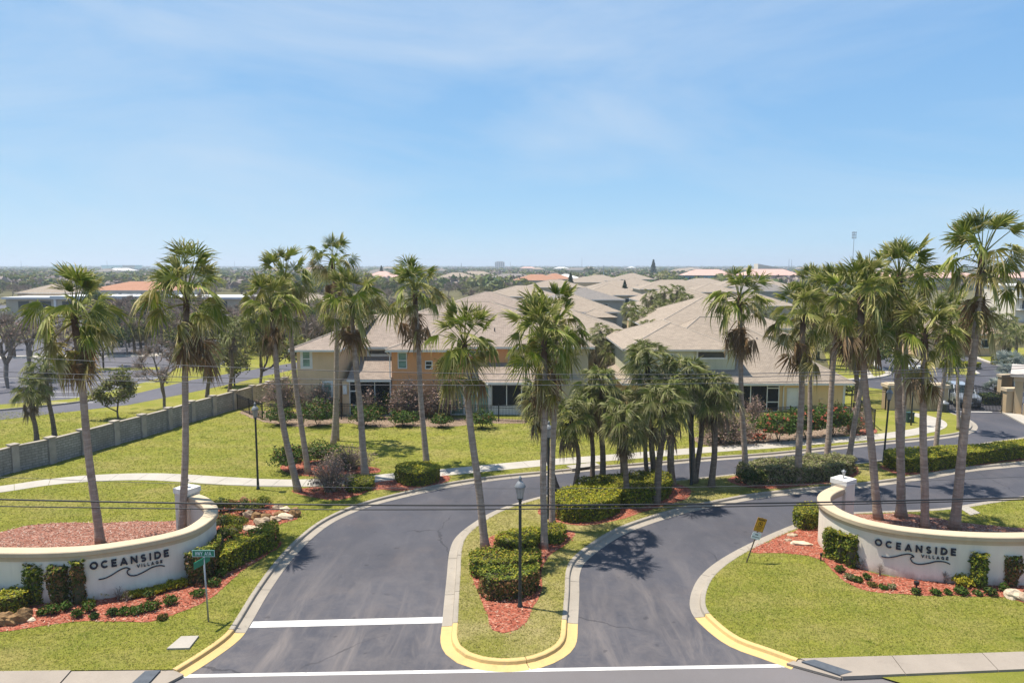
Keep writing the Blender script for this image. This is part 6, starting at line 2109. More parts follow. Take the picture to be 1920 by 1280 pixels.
for px, py, Y, lb in ((1222, 556, 96, 'upper left cabbage palm of the thick clump left of the big beige roof'), (1246, 549, 98, 'topmost cabbage palm of the thick clump left of the big beige roof'), (1270, 546, 99, 'cabbage palm at the top right of the thick clump by the big beige roof'), (1286, 562, 95, 'right edge cabbage palm of the thick clump, against the roof hip'), (1236, 577, 92, 'middle cabbage palm of the thick clump left of the big beige roof'), (1262, 576, 93, 'inner right cabbage palm of the thick clump, trunk in shade'), (1282, 592, 90, 'lowest right cabbage palm of the thick clump by the roof edge'), (1214, 588, 90, 'pale cabbage palm at the lower middle of the thick clump'),
                      (1182, 578, 93, 'cabbage palm left of the thick clump, against beige roofs'), (1196, 592, 88, 'yellowish cabbage palm left below the thick clump'), (1214, 612, 82, 'round cabbage palm lowest in the thick clump, before the roof edge'),
                      (1126, 622, 70, 'upper left cabbage palm of the clump between the two townhouses'), (1156, 632, 70, 'upper right cabbage palm of the clump between the two townhouses'), (1116, 646, 68, 'lower left cabbage palm between the two townhouses'), (1146, 658, 67, 'lower middle cabbage palm between the two townhouses'), (1168, 646, 69, 'cabbage palm touching the corner of the sage house'),
                      (1868, 606, 96, 'left cabbage palm of the row below the white balcony building'), (1890, 600, 92, 'middle cabbage palm of the row below the white balcony building'), (1908, 622, 88, 'right cabbage palm of the row below the white balcony building'), (1884, 628, 86, 'front cabbage palm of the row below the white balcony building'),
                      (1800, 640, 88, 'cabbage palm on the street island beyond the gate'), (1783, 648, 84, 'second cabbage palm on the street island beyond the gate'),
                      (8, 590, 100, 'broad-crowned palm at the left edge before the white building'), (24, 622, 92, 'lower palm at the left edge before the car park'), (250, 616, 96, 'left palm of the three pale-trunked palms in the car park'), (262, 612, 98, 'middle palm of the three pale-trunked palms in the car park'), (272, 620, 99, 'right palm of the three pale-trunked palms in the car park'), (1420, 566, 110, 'dark cabbage palm behind the solitary fan palm with brown skirt'), (1436, 588, 96, 'small cabbage palm at the roof edge right of the solitary fan palm'), (1560, 640, 82, 'cabbage palm behind the leaning trunks, over the lawn by the street')):
    far_palm(px, py, Y, lb, 0.92 if Y < 85 else 1.05)
for px, py, Y, lb in ((1208, 524, 380, 'bushy far palm with brown crown right of centre'), (1245, 516, 400, 'far fan palm with ragged brown crown near the teal building'), (1262, 519, 390, 'second far fan palm near the teal building'), (690, 520, 200, 'far palm crown between the left palm group and its neighbour')):
    far_palm(px, py, Y, lb, 2.0 if Y > 300 else 1.2, CROWN_W, 'far fan palms')
for bx, by, hh, s, lb in ((1894, 738, 1.5, 0.9, 'large silvery blue fan palm behind the right gate pillar'), (1884, 726, 2.2, 0.85, 'tall silvery fan palm beside the gatehouse roof'), (1864, 744, 0.7, 0.7, 'small silvery fan palm right of the arched gate')):
    b = P(bx, by, 0)
    palm(b, b + Vector((0.1, 0, hh)), lb, 'silver', n=20, scale=s, r0=0.2, r1=0.18, dead=0, name='silver_palm', lowest=-14, boots=False, group='silvery palms by the gate')

# ================================================================== HEDGES AND SHRUBS NEAR THE ROADS
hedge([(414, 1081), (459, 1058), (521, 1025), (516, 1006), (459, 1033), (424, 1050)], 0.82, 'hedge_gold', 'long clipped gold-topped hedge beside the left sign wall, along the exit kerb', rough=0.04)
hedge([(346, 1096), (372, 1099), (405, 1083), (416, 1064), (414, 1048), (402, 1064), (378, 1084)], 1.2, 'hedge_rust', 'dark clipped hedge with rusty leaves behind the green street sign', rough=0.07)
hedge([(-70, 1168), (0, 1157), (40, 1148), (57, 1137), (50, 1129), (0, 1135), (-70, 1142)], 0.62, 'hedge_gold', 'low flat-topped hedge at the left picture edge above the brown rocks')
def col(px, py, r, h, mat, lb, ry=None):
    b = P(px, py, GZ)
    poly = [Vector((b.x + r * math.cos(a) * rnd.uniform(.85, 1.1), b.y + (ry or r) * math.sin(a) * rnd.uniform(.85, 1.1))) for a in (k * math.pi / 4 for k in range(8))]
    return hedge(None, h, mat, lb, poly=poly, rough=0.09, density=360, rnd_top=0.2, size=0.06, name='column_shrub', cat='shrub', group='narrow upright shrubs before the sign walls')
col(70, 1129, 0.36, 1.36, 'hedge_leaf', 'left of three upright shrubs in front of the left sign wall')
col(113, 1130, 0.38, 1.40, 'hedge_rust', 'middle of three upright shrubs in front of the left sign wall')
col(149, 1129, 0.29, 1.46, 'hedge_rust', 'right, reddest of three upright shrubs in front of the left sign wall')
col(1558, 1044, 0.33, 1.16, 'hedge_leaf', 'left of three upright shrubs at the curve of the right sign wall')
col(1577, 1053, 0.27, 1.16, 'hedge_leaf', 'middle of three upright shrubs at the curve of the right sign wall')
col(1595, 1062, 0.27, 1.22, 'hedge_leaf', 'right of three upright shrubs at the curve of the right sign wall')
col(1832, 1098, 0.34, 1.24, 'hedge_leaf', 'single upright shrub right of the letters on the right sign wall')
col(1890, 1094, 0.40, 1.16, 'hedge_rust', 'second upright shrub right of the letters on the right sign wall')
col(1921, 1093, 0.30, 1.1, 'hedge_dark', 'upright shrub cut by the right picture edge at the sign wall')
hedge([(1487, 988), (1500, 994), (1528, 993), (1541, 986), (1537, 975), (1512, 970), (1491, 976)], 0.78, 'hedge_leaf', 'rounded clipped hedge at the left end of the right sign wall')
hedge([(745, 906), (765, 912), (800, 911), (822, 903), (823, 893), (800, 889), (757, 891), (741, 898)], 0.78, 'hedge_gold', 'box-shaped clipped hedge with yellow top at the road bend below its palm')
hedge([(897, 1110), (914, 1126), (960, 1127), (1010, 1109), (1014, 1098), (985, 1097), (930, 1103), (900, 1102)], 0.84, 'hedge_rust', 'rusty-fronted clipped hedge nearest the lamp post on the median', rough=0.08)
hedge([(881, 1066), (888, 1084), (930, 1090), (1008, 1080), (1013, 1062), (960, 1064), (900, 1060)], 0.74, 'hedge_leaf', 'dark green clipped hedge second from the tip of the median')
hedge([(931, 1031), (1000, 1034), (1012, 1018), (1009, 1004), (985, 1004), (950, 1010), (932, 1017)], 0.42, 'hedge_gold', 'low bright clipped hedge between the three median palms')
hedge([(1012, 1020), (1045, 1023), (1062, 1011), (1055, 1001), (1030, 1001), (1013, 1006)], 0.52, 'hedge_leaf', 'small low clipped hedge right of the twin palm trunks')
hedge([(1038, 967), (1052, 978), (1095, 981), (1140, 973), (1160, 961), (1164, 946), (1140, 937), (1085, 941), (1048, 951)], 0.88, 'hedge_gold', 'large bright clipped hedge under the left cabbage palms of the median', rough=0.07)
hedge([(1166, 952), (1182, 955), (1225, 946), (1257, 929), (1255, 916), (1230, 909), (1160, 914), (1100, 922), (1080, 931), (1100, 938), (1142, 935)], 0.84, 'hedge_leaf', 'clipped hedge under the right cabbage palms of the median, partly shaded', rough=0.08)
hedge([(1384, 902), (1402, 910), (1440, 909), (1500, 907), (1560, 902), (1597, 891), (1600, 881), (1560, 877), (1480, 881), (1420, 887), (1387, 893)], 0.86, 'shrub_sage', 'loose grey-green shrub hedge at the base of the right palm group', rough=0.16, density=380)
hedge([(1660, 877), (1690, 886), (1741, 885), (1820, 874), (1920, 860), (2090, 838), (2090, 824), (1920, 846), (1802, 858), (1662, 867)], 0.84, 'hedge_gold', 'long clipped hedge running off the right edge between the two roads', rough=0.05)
bush(P(1412, 908, GZ), 0.75, 0.6, 0.95, 'hedge_dark', 'small dark round shrub at the foot of the solitary fan palm', 900, 0.06)
bush(P(545, 884, GZ), 1.15, 0.9, 1.65, 'plant_leaf', 'big dark hibiscus shrub with yellow blooms by two leaning palms', 1700, 0.075)
bush(P(600, 868, GZ), 1.5, 1.0, 1.3, 'plant_leaf', 'spreading dark green shrub behind the hibiscus', 1500, 0.07)
bush(P(640, 878, GZ), 0.9, 0.7, 0.85, 'hedge_dark', 'low green shrub between the footpath and the grey twigs', 700, 0.06)
twig_bush(P(621, 921, GZ), 1.15, 0.85, 1.75, 'grey-pink twiggy shrub with thin leaves on the red mulch by the path', 230, 1500, green=250)
twig_bush(P(655, 880, GZ), 1.6, 0.9, 1.35, 'wide grey leafless shrub behind the footpath', 230, 900)
hedge([(645, 918), (665, 925), (698, 918), (702, 908), (690, 903), (660, 907)], 0.42, 'hedge_leaf', 'low clipped hedge on the red mulch right of the twiggy shrub')

# shrubs in front of the houses
for px, py, rx, h, lb in ((527, 797, 0.95, 1.35, 'green bush at the left end of the iron fence'), (597, 799, 1.15, 1.75, 'dark green bush with reddish leaves before the tan block'), (684, 800, 1.0, 1.45, 'green bush in front of the screened porch'), (757, 799, 0.9, 1.1, 'bright green bush below the orange wall'), (828, 801, 0.65, 0.95, 'small green bush left of the glazed doors'), (903, 803, 0.85, 1.2, 'green bush at the foot of the leaning median palm trunk')):
    bush(P(px, py, GZ), rx * 1.25, rx, h * 1.08, 'plant_leaf', lb, int(1300 * rx), 0.085, lump=0.45, group='bushes along the iron fence')
bush(P(727, 777, GZ), 0.5, 0.5, 2.0, 'hedge_gold', 'lime green upright bush by the porch screen', 500, 0.08)
bush(P(706, 785, GZ), 0.8, 0.5, 1.2, 'hedge_dark', 'dark bush under the porch screen', 700, 0.08)
for px, py, rx, h, n, lb in ((533, 779, 1.7, 3.3, 230, 'pinkish dry shrub left of the tan block'), (602, 779, 1.3, 2.6, 170, 'bare grey shrub under the lower tan window'), (766, 782, 1.5, 2.9, 220, 'pinkish dry shrub against the orange wall'), (832, 782, 1.3, 3.1, 190, 'bare shrub with few leaves beside the glazed doors'), (692, 780, 0.8, 2.2, 90, 'thin bare shrub in front of the porch door')):
    twig_bush(P(px, py, GZ), rx, 0.9, h, lb, int(n * 1.15), int(n * 5.5), size=0.075, w=0.018, green=160, group='dry shrubs along the iron fence')
twig_bush(P(1362, 830, GZ), 2.2, 1.2, 2.2, 'large brown twiggy shrub left of the right house fence', 330, 1900, size=0.07, w=0.016, green=400)
twig_bush(P(1414, 800, GZ), 0.7, 0.6, 2.2, 'pale round twiggy shrub in front of the lanai', 120, 700, size=0.06, w=0.014)
twig_bush(P(1600, 812, GZ), 1.3, 0.9, 1.9, 'pinkish twiggy shrub beside the red mulch patch', 180, 900, size=0.065, w=0.015, green=200)
bush(P(1420, 829, GZ), 1.0, 0.6, 0.8, 'red_flower', 'low red-flowered plant at the left of the flowering hedge', 260, 0.07, core=True)
for px, py, rx, h, lb in ((1460, 828, 1.8, 2.1, 'dark green flowering bush nearest the twiggy shrub'), (1512, 823, 1.5, 2.3, 'dark green flowering bush in the middle of the row'), (1562, 818, 1.5, 2.4, 'dark green flowering bush at the right of the row')):
    p = P(px, py, GZ)
    mb = bush_mb(p, rx, 1.0, h, 'plant_leaf', 1900, 0.09)
    mb2 = MB()
    o = tag(mb.build('flowering_bush', ['plant_leaf', 'twig_core']), lb, 'shrub', 'flowering bushes by the right house')
    pts = [p + Vector((rnd.gauss(0, .5) * rx, -0.85 + rnd.random() * .3, rnd.uniform(0.3, 1.0) * h)) for _ in range(16)]
    leaves(mb2, [q + Vector((rnd.gauss(0, .05), rnd.gauss(0, .03), rnd.gauss(0, .05))) for q in pts for _ in range(7)], [(0, -1, .4)] * (16 * 7), 0.07)
    mb2.build('blossom', 'red_flower', o)

# left rock garden shrubs
for px, py, rx, h, mat, lb in ((414, 960, 0.42, 0.75, 'hedge_dark', 'dark round shrub touching the upper end of the left sign wall'), (432, 957, 0.42, 0.6, 'hedge_rust', 'purplish low shrub in the rock garden'), (456, 963, 0.5, 0.7, 'hedge_dark', 'dark green shrub behind the tan slanting rock'), (476, 962, 0.5, 0.75, 'hedge_leaf', 'green-gold shrub behind the brown rocks'), (494, 952, 0.42, 0.62, 'hedge_leaf', 'neat ball-shaped shrub at the top of the rock garden'), (416, 992, 0.42, 0.7, 'hedge_dark', 'dark shrub against the left sign wall, middle height'), (431, 982, 0.42, 0.5, 'hedge_gold', 'bright low shrub in the middle of the rock garden'), (448, 988, 0.45, 0.55, 'hedge_leaf', 'rounded green shrub above the gold hedge'), (436, 1008, 0.55, 0.6, 'hedge_leaf', 'low green shrub directly behind the gold hedge'), (417, 1016, 0.36, 0.65, 'hedge_dark', 'dark shrub between sign wall and gold hedge')):
    bush(P(px, py, GZ), rx, rx * 0.9, h, mat, lb, int(1100 * rx), 0.045, group='rock garden shrubs')
rk = [(466, 972, .28, .2, .28, 'rock_tan', 'tan slanting rock left in the rock garden'), (482, 973, .28, .2, .24, 'rock_brown', 'brown upright rock beside the tan slanting one'), (500, 974, .34, .22, .22, 'rock_brown', 'dark brown rock in the middle of the rock garden'), (515, 976, .3, .2, .16, 'rock_tan', 'pale flat rock left of the long grey one'), (534, 972, .42, .2, .18, 'rock_pale', 'long grey rock in the rock garden'), (553, 968, .3, .22, .28, 'rock_brown', 'dark pointed rock at the right end of the rock garden'), (492, 984, .42, .26, .24, 'rock_tan', 'smooth pale rock in front of the brown ones'), (472, 993, .5, .25, .13, 'rock_pale', 'flat pale rock right behind the gold hedge'), (521, 953, .25, .16, .14, 'rock_tan', 'small grey rock right of the ball-shaped shrub'), (535, 958, .28, .18, .16, 'rock_pale', 'whitish rock upper right in the rock garden'), (458, 940, .22, .16, .16, 'rock_brown', 'brown rock alone at the top of the rock garden'), (526, 966, .34, .16, .14, 'rock_brown', 'orange-brown rock behind the long grey one')]
for i, (px, py, a, b_, c_, m, lb) in enumerate(rk):
    rock(P(px, py, GZ), a, b_, c_, m, lb, i + 1, rnd.uniform(-.5, .5), 'rocks of the rock garden')
rock(P(9, 1168, GZ), 0.36, 0.26, 0.26, 'rock_brown', 'rough brown rock at the left picture edge', 21)
rock(P(27, 1168, GZ), 0.24, 0.22, 0.24, 'rock_brown', 'middle rough brown rock below the low hedge', 22)
rock(P(42, 1163, GZ), 0.30, 0.24, 0.30, 'rock_brown', 'right rough brown rock below the low hedge', 23, 0.4)
rock(P(58, 1163, GZ), 0.16, 0.12, 0.07, 'rock_pale', 'small pale stone beside the brown rocks', 24)
rock(P(1501, 1020, GZ), 0.48, 0.2, 0.10, 'rock_pale', 'flat cream rock on the red mulch left of the right sign wall', 25, -0.2)
rock(P(1486, 1004, GZ), 0.24, 0.14, 0.07, 'rock_tan', 'small flat tan rock behind the cream rock', 26)
rock(P(1478, 1013, GZ), 0.16, 0.11, 0.06, 'rock_tan', 'tiny orange-tan stone left of the cream rock', 27)
rock(P(1901, 1119, GZ), 0.38, 0.24, 0.20, 'rock_pale', 'pale rock near the right picture edge in the mulch', 28)
rock(P(1921, 1124, GZ), 0.26, 0.2, 0.17, 'rock_tan', 'tan rock cut by the right picture edge', 29)

# small bedding plants
def plant(px, py, r, h, mat, lb, n=90, size=0.05):
    return bush(P(px, py, GZ), r, r, h, mat, lb, n, size, name='bedding_plant', cat='plant', core=False, hollow=0.2, stems=3, group='bedding plants in the red mulch')
for px, py, r, h, mat, lb in (
    (80, 1152, .20, .22, 'plant_leaf', 'small plant in the left bed, first from the brown rocks'), (98, 1151, .24, .36, 'plant_leaf', 'leafy plant in the left bed in front of the leftmost upright shrub'), (123, 1145, .20, .34, 'plant_leaf', 'leafy plant in the left bed below the middle upright shrub'), (145, 1157, .20, .30, 'plant_leaf', 'bright plant at the front of the left bed below the reddest shrub'), (167, 1147, .22, .36, 'plant_leaf', 'plant in the left bed below the first letter'), (177, 1159, .16, .2, 'hedge_dark', 'tiny dark plant at the lawn edge of the left bed'), (210, 1154, .18, .3, 'hedge_dark', 'plant in the left bed below the wave emblem start'), (233, 1151, .24, .22, 'plant_leaf', 'spreading plant in the left bed left of the dark patch'), (256, 1150, .28, .26, 'plant_leaf', 'low spreading plant in the middle of the left bed'), (283, 1143, .32, .3, 'plant_leaf', 'wide green plant in the left bed under the last letters'), (281, 1122, .16, .32, 'hedge_dark', 'slim dark plant between gold ground cover in the left bed'), (320, 1133, .26, .34, 'plant_leaf', 'green plant in the left bed right of the wide one'), (373, 1117, .26, .26, 'plant_leaf', 'low plant in the left bed beside the street sign post, left'), (402, 1098, .24, .32, 'plant_leaf', 'green plant in the left bed right of the street sign post'), (415, 1081, .24, .36, 'plant_leaf', 'plant in the left bed nearest the gold hedge'), (305, 1160, .18, .18, 'hedge_rust', 'purplish plant at the lawn edge of the left bed'),
    (182, 1119, .24, .34, 'pale_flower', 'pale yellow flowering plant at the foot of the left sign wall'), (199, 1118, .22, .36, 'pale_flower', 'second pale yellow flowering plant at the left sign wall'), (166, 1132, .2, .16, 'gold_leaf', 'flat yellow-green plant right of the reddest upright shrub'), (250, 1118, .34, .22, 'gold_leaf', 'gold ground cover at the left sign wall, dull left patch'), (272, 1114, .30, .2, 'gold_leaf', 'gold ground cover at the left sign wall, second patch'), (298, 1109, .34, .26, 'gold_leaf', 'gold ground cover at the left sign wall, bright middle patch'), (322, 1103, .30, .3, 'gold_leaf', 'gold ground cover at the left sign wall, near the dark hedge'), (341, 1098, .28, .26, 'gold_leaf', 'gold ground cover touching the dark hedge'),
    (1574, 1072, .2, .28, 'plant_leaf', 'small plant left in the right bed below the upright shrubs'), (1593, 1086, .2, .24, 'shrub_sage', 'greyish plant at the lawn edge of the right bed'), (1607, 1090, .22, .2, 'plant_leaf', 'low plant in the right bed, third from the left'), (1625, 1086, .15, .26, 'plant_leaf', 'bright small plant in the right bed near the wall foot'), (1636, 1099, .18, .16, 'hedge_rust', 'brownish tuft at the lawn edge of the right bed'), (1656, 1103, .16, .14, 'plant_leaf', 'tiny plant in the right bed below the first letter'), (1672, 1103, .15, .2, 'shrub_sage', 'thin plant in the right bed below the wave emblem'), (1716, 1113, .16, .22, 'hedge_dark', 'dark plant at the lawn edge below the right letters'), (1754, 1114, .18, .22, 'plant_leaf', 'small plant in the right bed below the last letters'), (1777, 1113, .14, .18, 'plant_leaf', 'tiny plant in the right bed left of the gold shrub'), (1803, 1113, .26, .26, 'plant_leaf', 'leafy plant in the right bed below the gold shrub'), (1833, 1115, .16, .18, 'plant_leaf', 'tiny plant below the single upright shrub'), (1856, 1115, .22, .3, 'hedge_dark', 'dark small plant right of the single upright shrub'), (1882, 1108, .18, .3, 'plant_leaf', 'plant beside the pale rock in the right bed'), (1803, 1097, .38, .42, 'gold_leaf', 'gold-leaved shrub at the foot of the right sign wall')):
    plant(px, py, r, h, mat, lb, int(150 + 900 * r * r * 6), 0.045)
for px, py, lb in ((1616, 1068, 'dry grass tuft at the curve of the right sign wall'), (1650, 1078, 'second dry grass tuft at the right sign wall'), (1772, 1093, 'dry grass tuft left of the gold shrub'), (222, 1124, 'dry grass tuft at the left sign wall'), (238, 1128, 'second dry grass tuft at the left sign wall')):
    twig_bush(P(px, py, GZ), 0.14, 0.12, 0.5, lb, 26, 10, size=0.02, w=0.006, name='grass_tuft', cat='plant')
b = P(1539, 1051, GZ)
tag(MB().lathe([(0.03, 0), (0.03, 0.22), (0.05, 0.24), (0.05, 0.32), (0.01, 0.34)], b, 8).build('garden_light', 'black_iron'), 'small black garden light at the edge of the right mulch bed', 'garden light')
b = P(1718, 1103, GZ)
tag(MB().lathe([(0.03, 0), (0.03, 0.12), (0.09, 0.16), (0.10, 0.28), (0.02, 0.29)], b, 8).build('garden_light', 'black_iron'), 'black spotlight in the mulch below the right sign letters', 'garden light')
b = P(372, 968, GZ)
r_ = thing('meter_cabinet', 'white electrical cabinet behind the left sign wall pillar', 'utility box', b)
MB().box(b.x - 0.16, b.y - 0.12, b.z + 0.3, b.x + 0.16, b.y + 0.12, b.z + 1.0).build('cabinet', 'white_trim', r_)
MB().box(b.x - 0.05, b.y - 0.05, b.z, b.x + 0.05, b.y + 0.05, b.z + 0.3).build('post', 'steel', r_)

# ================================================================== TREES BEYOND
T_BARE = [tree_meshes(11 + i, 6.2, 3.2, 320, .09, 'twig_leaf', 'bark_grey', 1700, clumps=60) for i in range(3)]
T_SPARSE = [tree_meshes(31 + i, 6.5, 3.6, 3400, .16, 'tree_olive', 'bark', 420, clumps=60) for i in range(2)]
T_OAK = [tree_meshes(51 + i, 6.5, 3.8, 2600, .17, 'tree_leaf', 'bark', 60, clumps=44) for i in range(3)]
T_OLIVE = [tree_meshes(71 + i, 5.5, 3.4, 2200, .16, 'tree_olive', 'bark', 120, clumps=38) for i in range(2)]
def conifer(seed, h, r, n):
    rg = random.Random(seed)
    cm = MB()
    pts, nv = [], []
    for _ in range(n):
        f = rg.random() ** 0.8
        a = rg.random() * 6.283
        tier = 0.72 + 0.28 * math.sin(f * 40 + 2 * math.sin(a * 3 + seed))
        rr = r * (1.02 - f) ** 0.75 * tier * rg.random() ** 0.35
        pts.append((rr * math.cos(a) * (1 + 0.15 * math.sin(seed)), rr * math.sin(a), h * (0.10 + 0.90 * f) - 0.12 * rr))
        nv.append((math.cos(a), math.sin(a), 0.7))
    leaves(cm, pts, nv, 0.22, 0, 0.6, 0.5)
    return MB().tube([(0, 0, -0.1), (0, 0, h * 0.5), (0, 0, h * 0.95)], [0.16, 0.11, 0.03], 7).mesh('trunk', 'bark', smooth=True), cm.mesh('crown', 'tree_dark')
T_DARK = [conifer(91 + i, 7.2, 2.1, 1900) for i in range(2)]
def tr(m, px, py, lb, s=1.0, z=GZ, grp=None, nm='tree'):
    return tree(m, P(px, py, z), lb, nm, 'tree', grp, s)
tr(T_BARE[0], 308, 764, 'bare grey tree behind the block wall with spreading twigs', 0.95, nm='bare_tree')
tr(T_SPARSE[0], 222, 786, 'small thin-leaved green tree just behind the block wall', 0.58)
tr(T_SPARSE[1], 488, 718, 'large open-crowned tree beyond the end of the block wall', 1.12)
tr(T_SPARSE[0], 440, 724, 'leaning thin tree left of the large open-crowned one', 0.72)
tr(T_OAK[0], 194, 690, 'dark twisted tree on the car park island', 0.8)
for px, py, s, lb in ((15, 728, 1.15, 'bare tree at the left edge of the car park'), (62, 716, 1.1, 'bare tree behind the two leaning cabbage palms'), (112, 700, 1.0, 'bare tree in the car park left of the first entrance palm'), (410, 668, 1.2, 'bare tree behind the upright palm of the left sign wall'), (452, 655, 1.2, 'bare tree in the far car park beside the large open tree'), (556, 650, 1.2, 'bare tree at the far side of the tan house'), (360, 655, 1.1, 'bare tree in the far car park, left of centre')):
    tr(T_BARE[rnd.randrange(3)], px, py, lb, s, nm='bare_tree', grp='bare trees of the car park')
for px, py, s, m, lb in ((640, 668, 1.0, T_OLIVE[0], 'leafy tree behind the left hip of the townhouse'), (596, 655, 0.95, T_OLIVE[1], 'green tree between the left palm trunks and the townhouse'), (668, 640, 0.9, T_OAK[1], 'small green tree above the townhouse roof edge'), (1592, 692, 1.0, T_OAK[2], 'shady oak beside the street, behind the leaning trunks'), (1560, 676, 0.9, T_OLIVE[0], 'olive-green tree over the lawn by the street'), (1862, 664, 0.9, T_OLIVE[1], 'olive tree with dark limbs on the corner beyond the gate'), (1836, 655, 0.8, T_BARE[1], 'bare grey tree behind the corner olive tree'), (1815, 648, 0.7, T_DARK[0], 'dark shrubby tree at the street bend'), (1790, 640, 0.8, T_OAK[0], 'green tree behind the street island palms'), (1630, 640, 0.9, T_OAK[1], 'green tree behind the crowns left of the street'), (1530, 655, 0.8, T_OAK[2], 'green tree peeping beside the beige roof edge')):
    tr(m, px, py, lb, s, -0.02)
for px, Y, ztop, m, lb in ((1070, 240, 9.4, T_DARK[0], 'dark conifer standing above the beige roofs'), (1225, 600, 17.0, T_DARK[1], 'tall dark pine rising above the skyline'), (1145, 175, 7.0, T_OAK[1], 'ivy-green shrubby tree at the ridge of a pale roof'), (1172, 172, 6.6, T_OAK[2], 'green shrubby tree right of the ridge, above pale roofs'), (1000, 250, 8.5, T_OLIVE[0], 'round olive tree left of the dark conifer'), (1035, 235, 8.5, T_OLIVE[1], 'olive tree touching the dark conifer'), (1172, 215, 7.6, T_DARK[1], 'small dark round tree before the broad far roof'), (1105, 700, 12.6, T_OAK[0], 'big rounded tree on the skyline under the thin mast'), (715, 500, 12.0, T_DARK[0], 'dark tree on the skyline left of the second palm group'), (1898, 700, 14.0, T_DARK[1], 'dark tree on the right skyline'), (1310, 300, 7.8, T_DARK[0], 'round dark tree in front of the teal building')):
    p = PD(px, 500, Y)
    tree(m, (p.x, Y, -0.02), lb, 'tree', 'tree', None, ztop / 7.2)
# hedges beyond the gate
def hedge_w(px, py, wx, wy, h, mat, lb):
    b = P(px, py, 0.0)
    return hedge(None, h, mat, lb, poly=[Vector((b.x - wx, b.y - wy)), Vector((b.x + wx, b.y - wy)), Vector((b.x + wx, b.y + wy)), Vector((b.x - wx, b.y + wy))], z=0.0, density=110, size=0.1)
hedge_w(1890, 684, 1.5, 1.0, 1.1, 'hedge_gold', 'bright clipped hedge beyond the gate near the far kerb')
hedge_w(1912, 681, 1.0, 1.0, 0.9, 'hedge_leaf', 'second clipped hedge beyond the gate, nearer the gatehouse')
hedge_w(1800, 690, 2.0, 0.7, 0.7, 'hedge_gold', 'clipped hedge on the street island beyond the gate')
hedge_w(1862, 756, 1.0, 0.7, 0.75, 'hedge_dark', 'dark low shrubs inside the gate by the right pillar')
hedge_w(1846, 660, 3.0, 1.0, 1.0, 'hedge_dark', 'dark shrub row on the far corner beyond the gate')
hedge_w(1520, 672, 0.8, 0.8, 0.9, 'hedge_dark', 'small round hedge on the lawn by the street')
bush(P(1452, 745, GZ) + Vector((7.2, 1.5, 0)), 1.1, 0.8, 1.0, 'hedge_dark', 'dark bush at the right corner of the yellow house', 500, 0.09)

kinds = [(T_BARE, 'bare grey-brown tree', '', 'bare_tree'), (T_OAK, 'dark green tree', '', 'tree'), (T_OLIVE, 'olive-green tree', '', 'tree')]
def zone(x, Y):
    px = 960 + x / Y * F_PX
    row = 'in the near row' if Y < 135 else 'in the middle row' if Y < 195 else 'far back'
    for lim, t in ((110, 'behind the left end of the white flat building'), (200, 'left of the orange-roofed hall'), (330, 'behind the orange-roofed hall'), (440, 'right of the orange-roofed hall'), (540, 'between the hall and the tan townhouse'), (650, 'above the left hip of the tan townhouse'), (740, 'above the tan half of the townhouse'), (850, 'above the orange half of the townhouse'), (1040, 'left of the dark conifer, among pale roofs'), (1130, 'near the dark conifer, among pale roofs'), (1230, 'above the thick clump of cabbage palms'), (1330, 'below the teal and pink building'), (1430, 'right of the teal and pink building'), (1600, 'behind the right-hand palm crowns'), (1760, 'left of the tallest right palm'), (9999, 'right of the tallest right palm')):
        if px < lim:
            return row + ', ' + t
for i in range(84):
    Y = rnd.uniform(92, 156)
    x = rnd.uniform(-0.62, -0.27) * Y
    m = rnd.choices((T_BARE, T_OLIVE, T_OAK), (0.7, 0.15, 0.15))[0]
    tree(m[rnd.randrange(len(m))], (x, Y, GZ if Y < 120 else -0.02), ['bare tree in the far car park ', 'leafy tree in the far car park '][m is not T_BARE] + zone(x, Y).split(', ')[1], 'bare_tree' if m is T_BARE else 'tree', 'tree', ['bare trees in the far car park ', 'leafy trees in the far car park '][m is not T_BARE] + zone(x, Y).split(', ')[1], rnd.uniform(0.75, 1.1))
# scattered trees among the houses
occ = [(h[0], h[1], h[2] / 2 + 2.5, h[3] / 2 + 2.5) for h in HL] + [(-6, 62, 14, 9), (18, 64, 11, 10), (-88, 180, 38, 12), (-92, 163, 13, 8), (-96, 202, 20, 12), (112, 156, 12, 10), (123, 450, 18, 12), (158, 440, 20, 12), (205, 360, 34, 12), (262, 350, 28, 12)]
def free(x, y):
    return all(abs(x - a) > c or abs(y - b) > d for a, b, c, d in occ)
cnt = 0
while cnt < 215:
    Y = 96 + 300 * rnd.random() ** 1.7
    x = rnd.uniform(-0.74, 0.0) * Y
    if not free(x, Y) or (Y < 135 and x < -38) or (Y > 135 and Y < 185 and -128 < x < -50 and rnd.random() < 0.75):
        continue
    k = kinds[rnd.choices((0, 1, 2), (0.42, 0.30, 0.28))[0]]
    m = k[0][rnd.randrange(len(k[0]))]
    zn = zone(x, Y)
    tree(m, (x, Y, -0.02), k[1] + ' ' + zn, k[3], 'tree', k[1] + 's ' + zn, rnd.uniform(0.62, 1.02) * (0.85 if x > -20 else 1))
    cnt += 1
cnt = 0
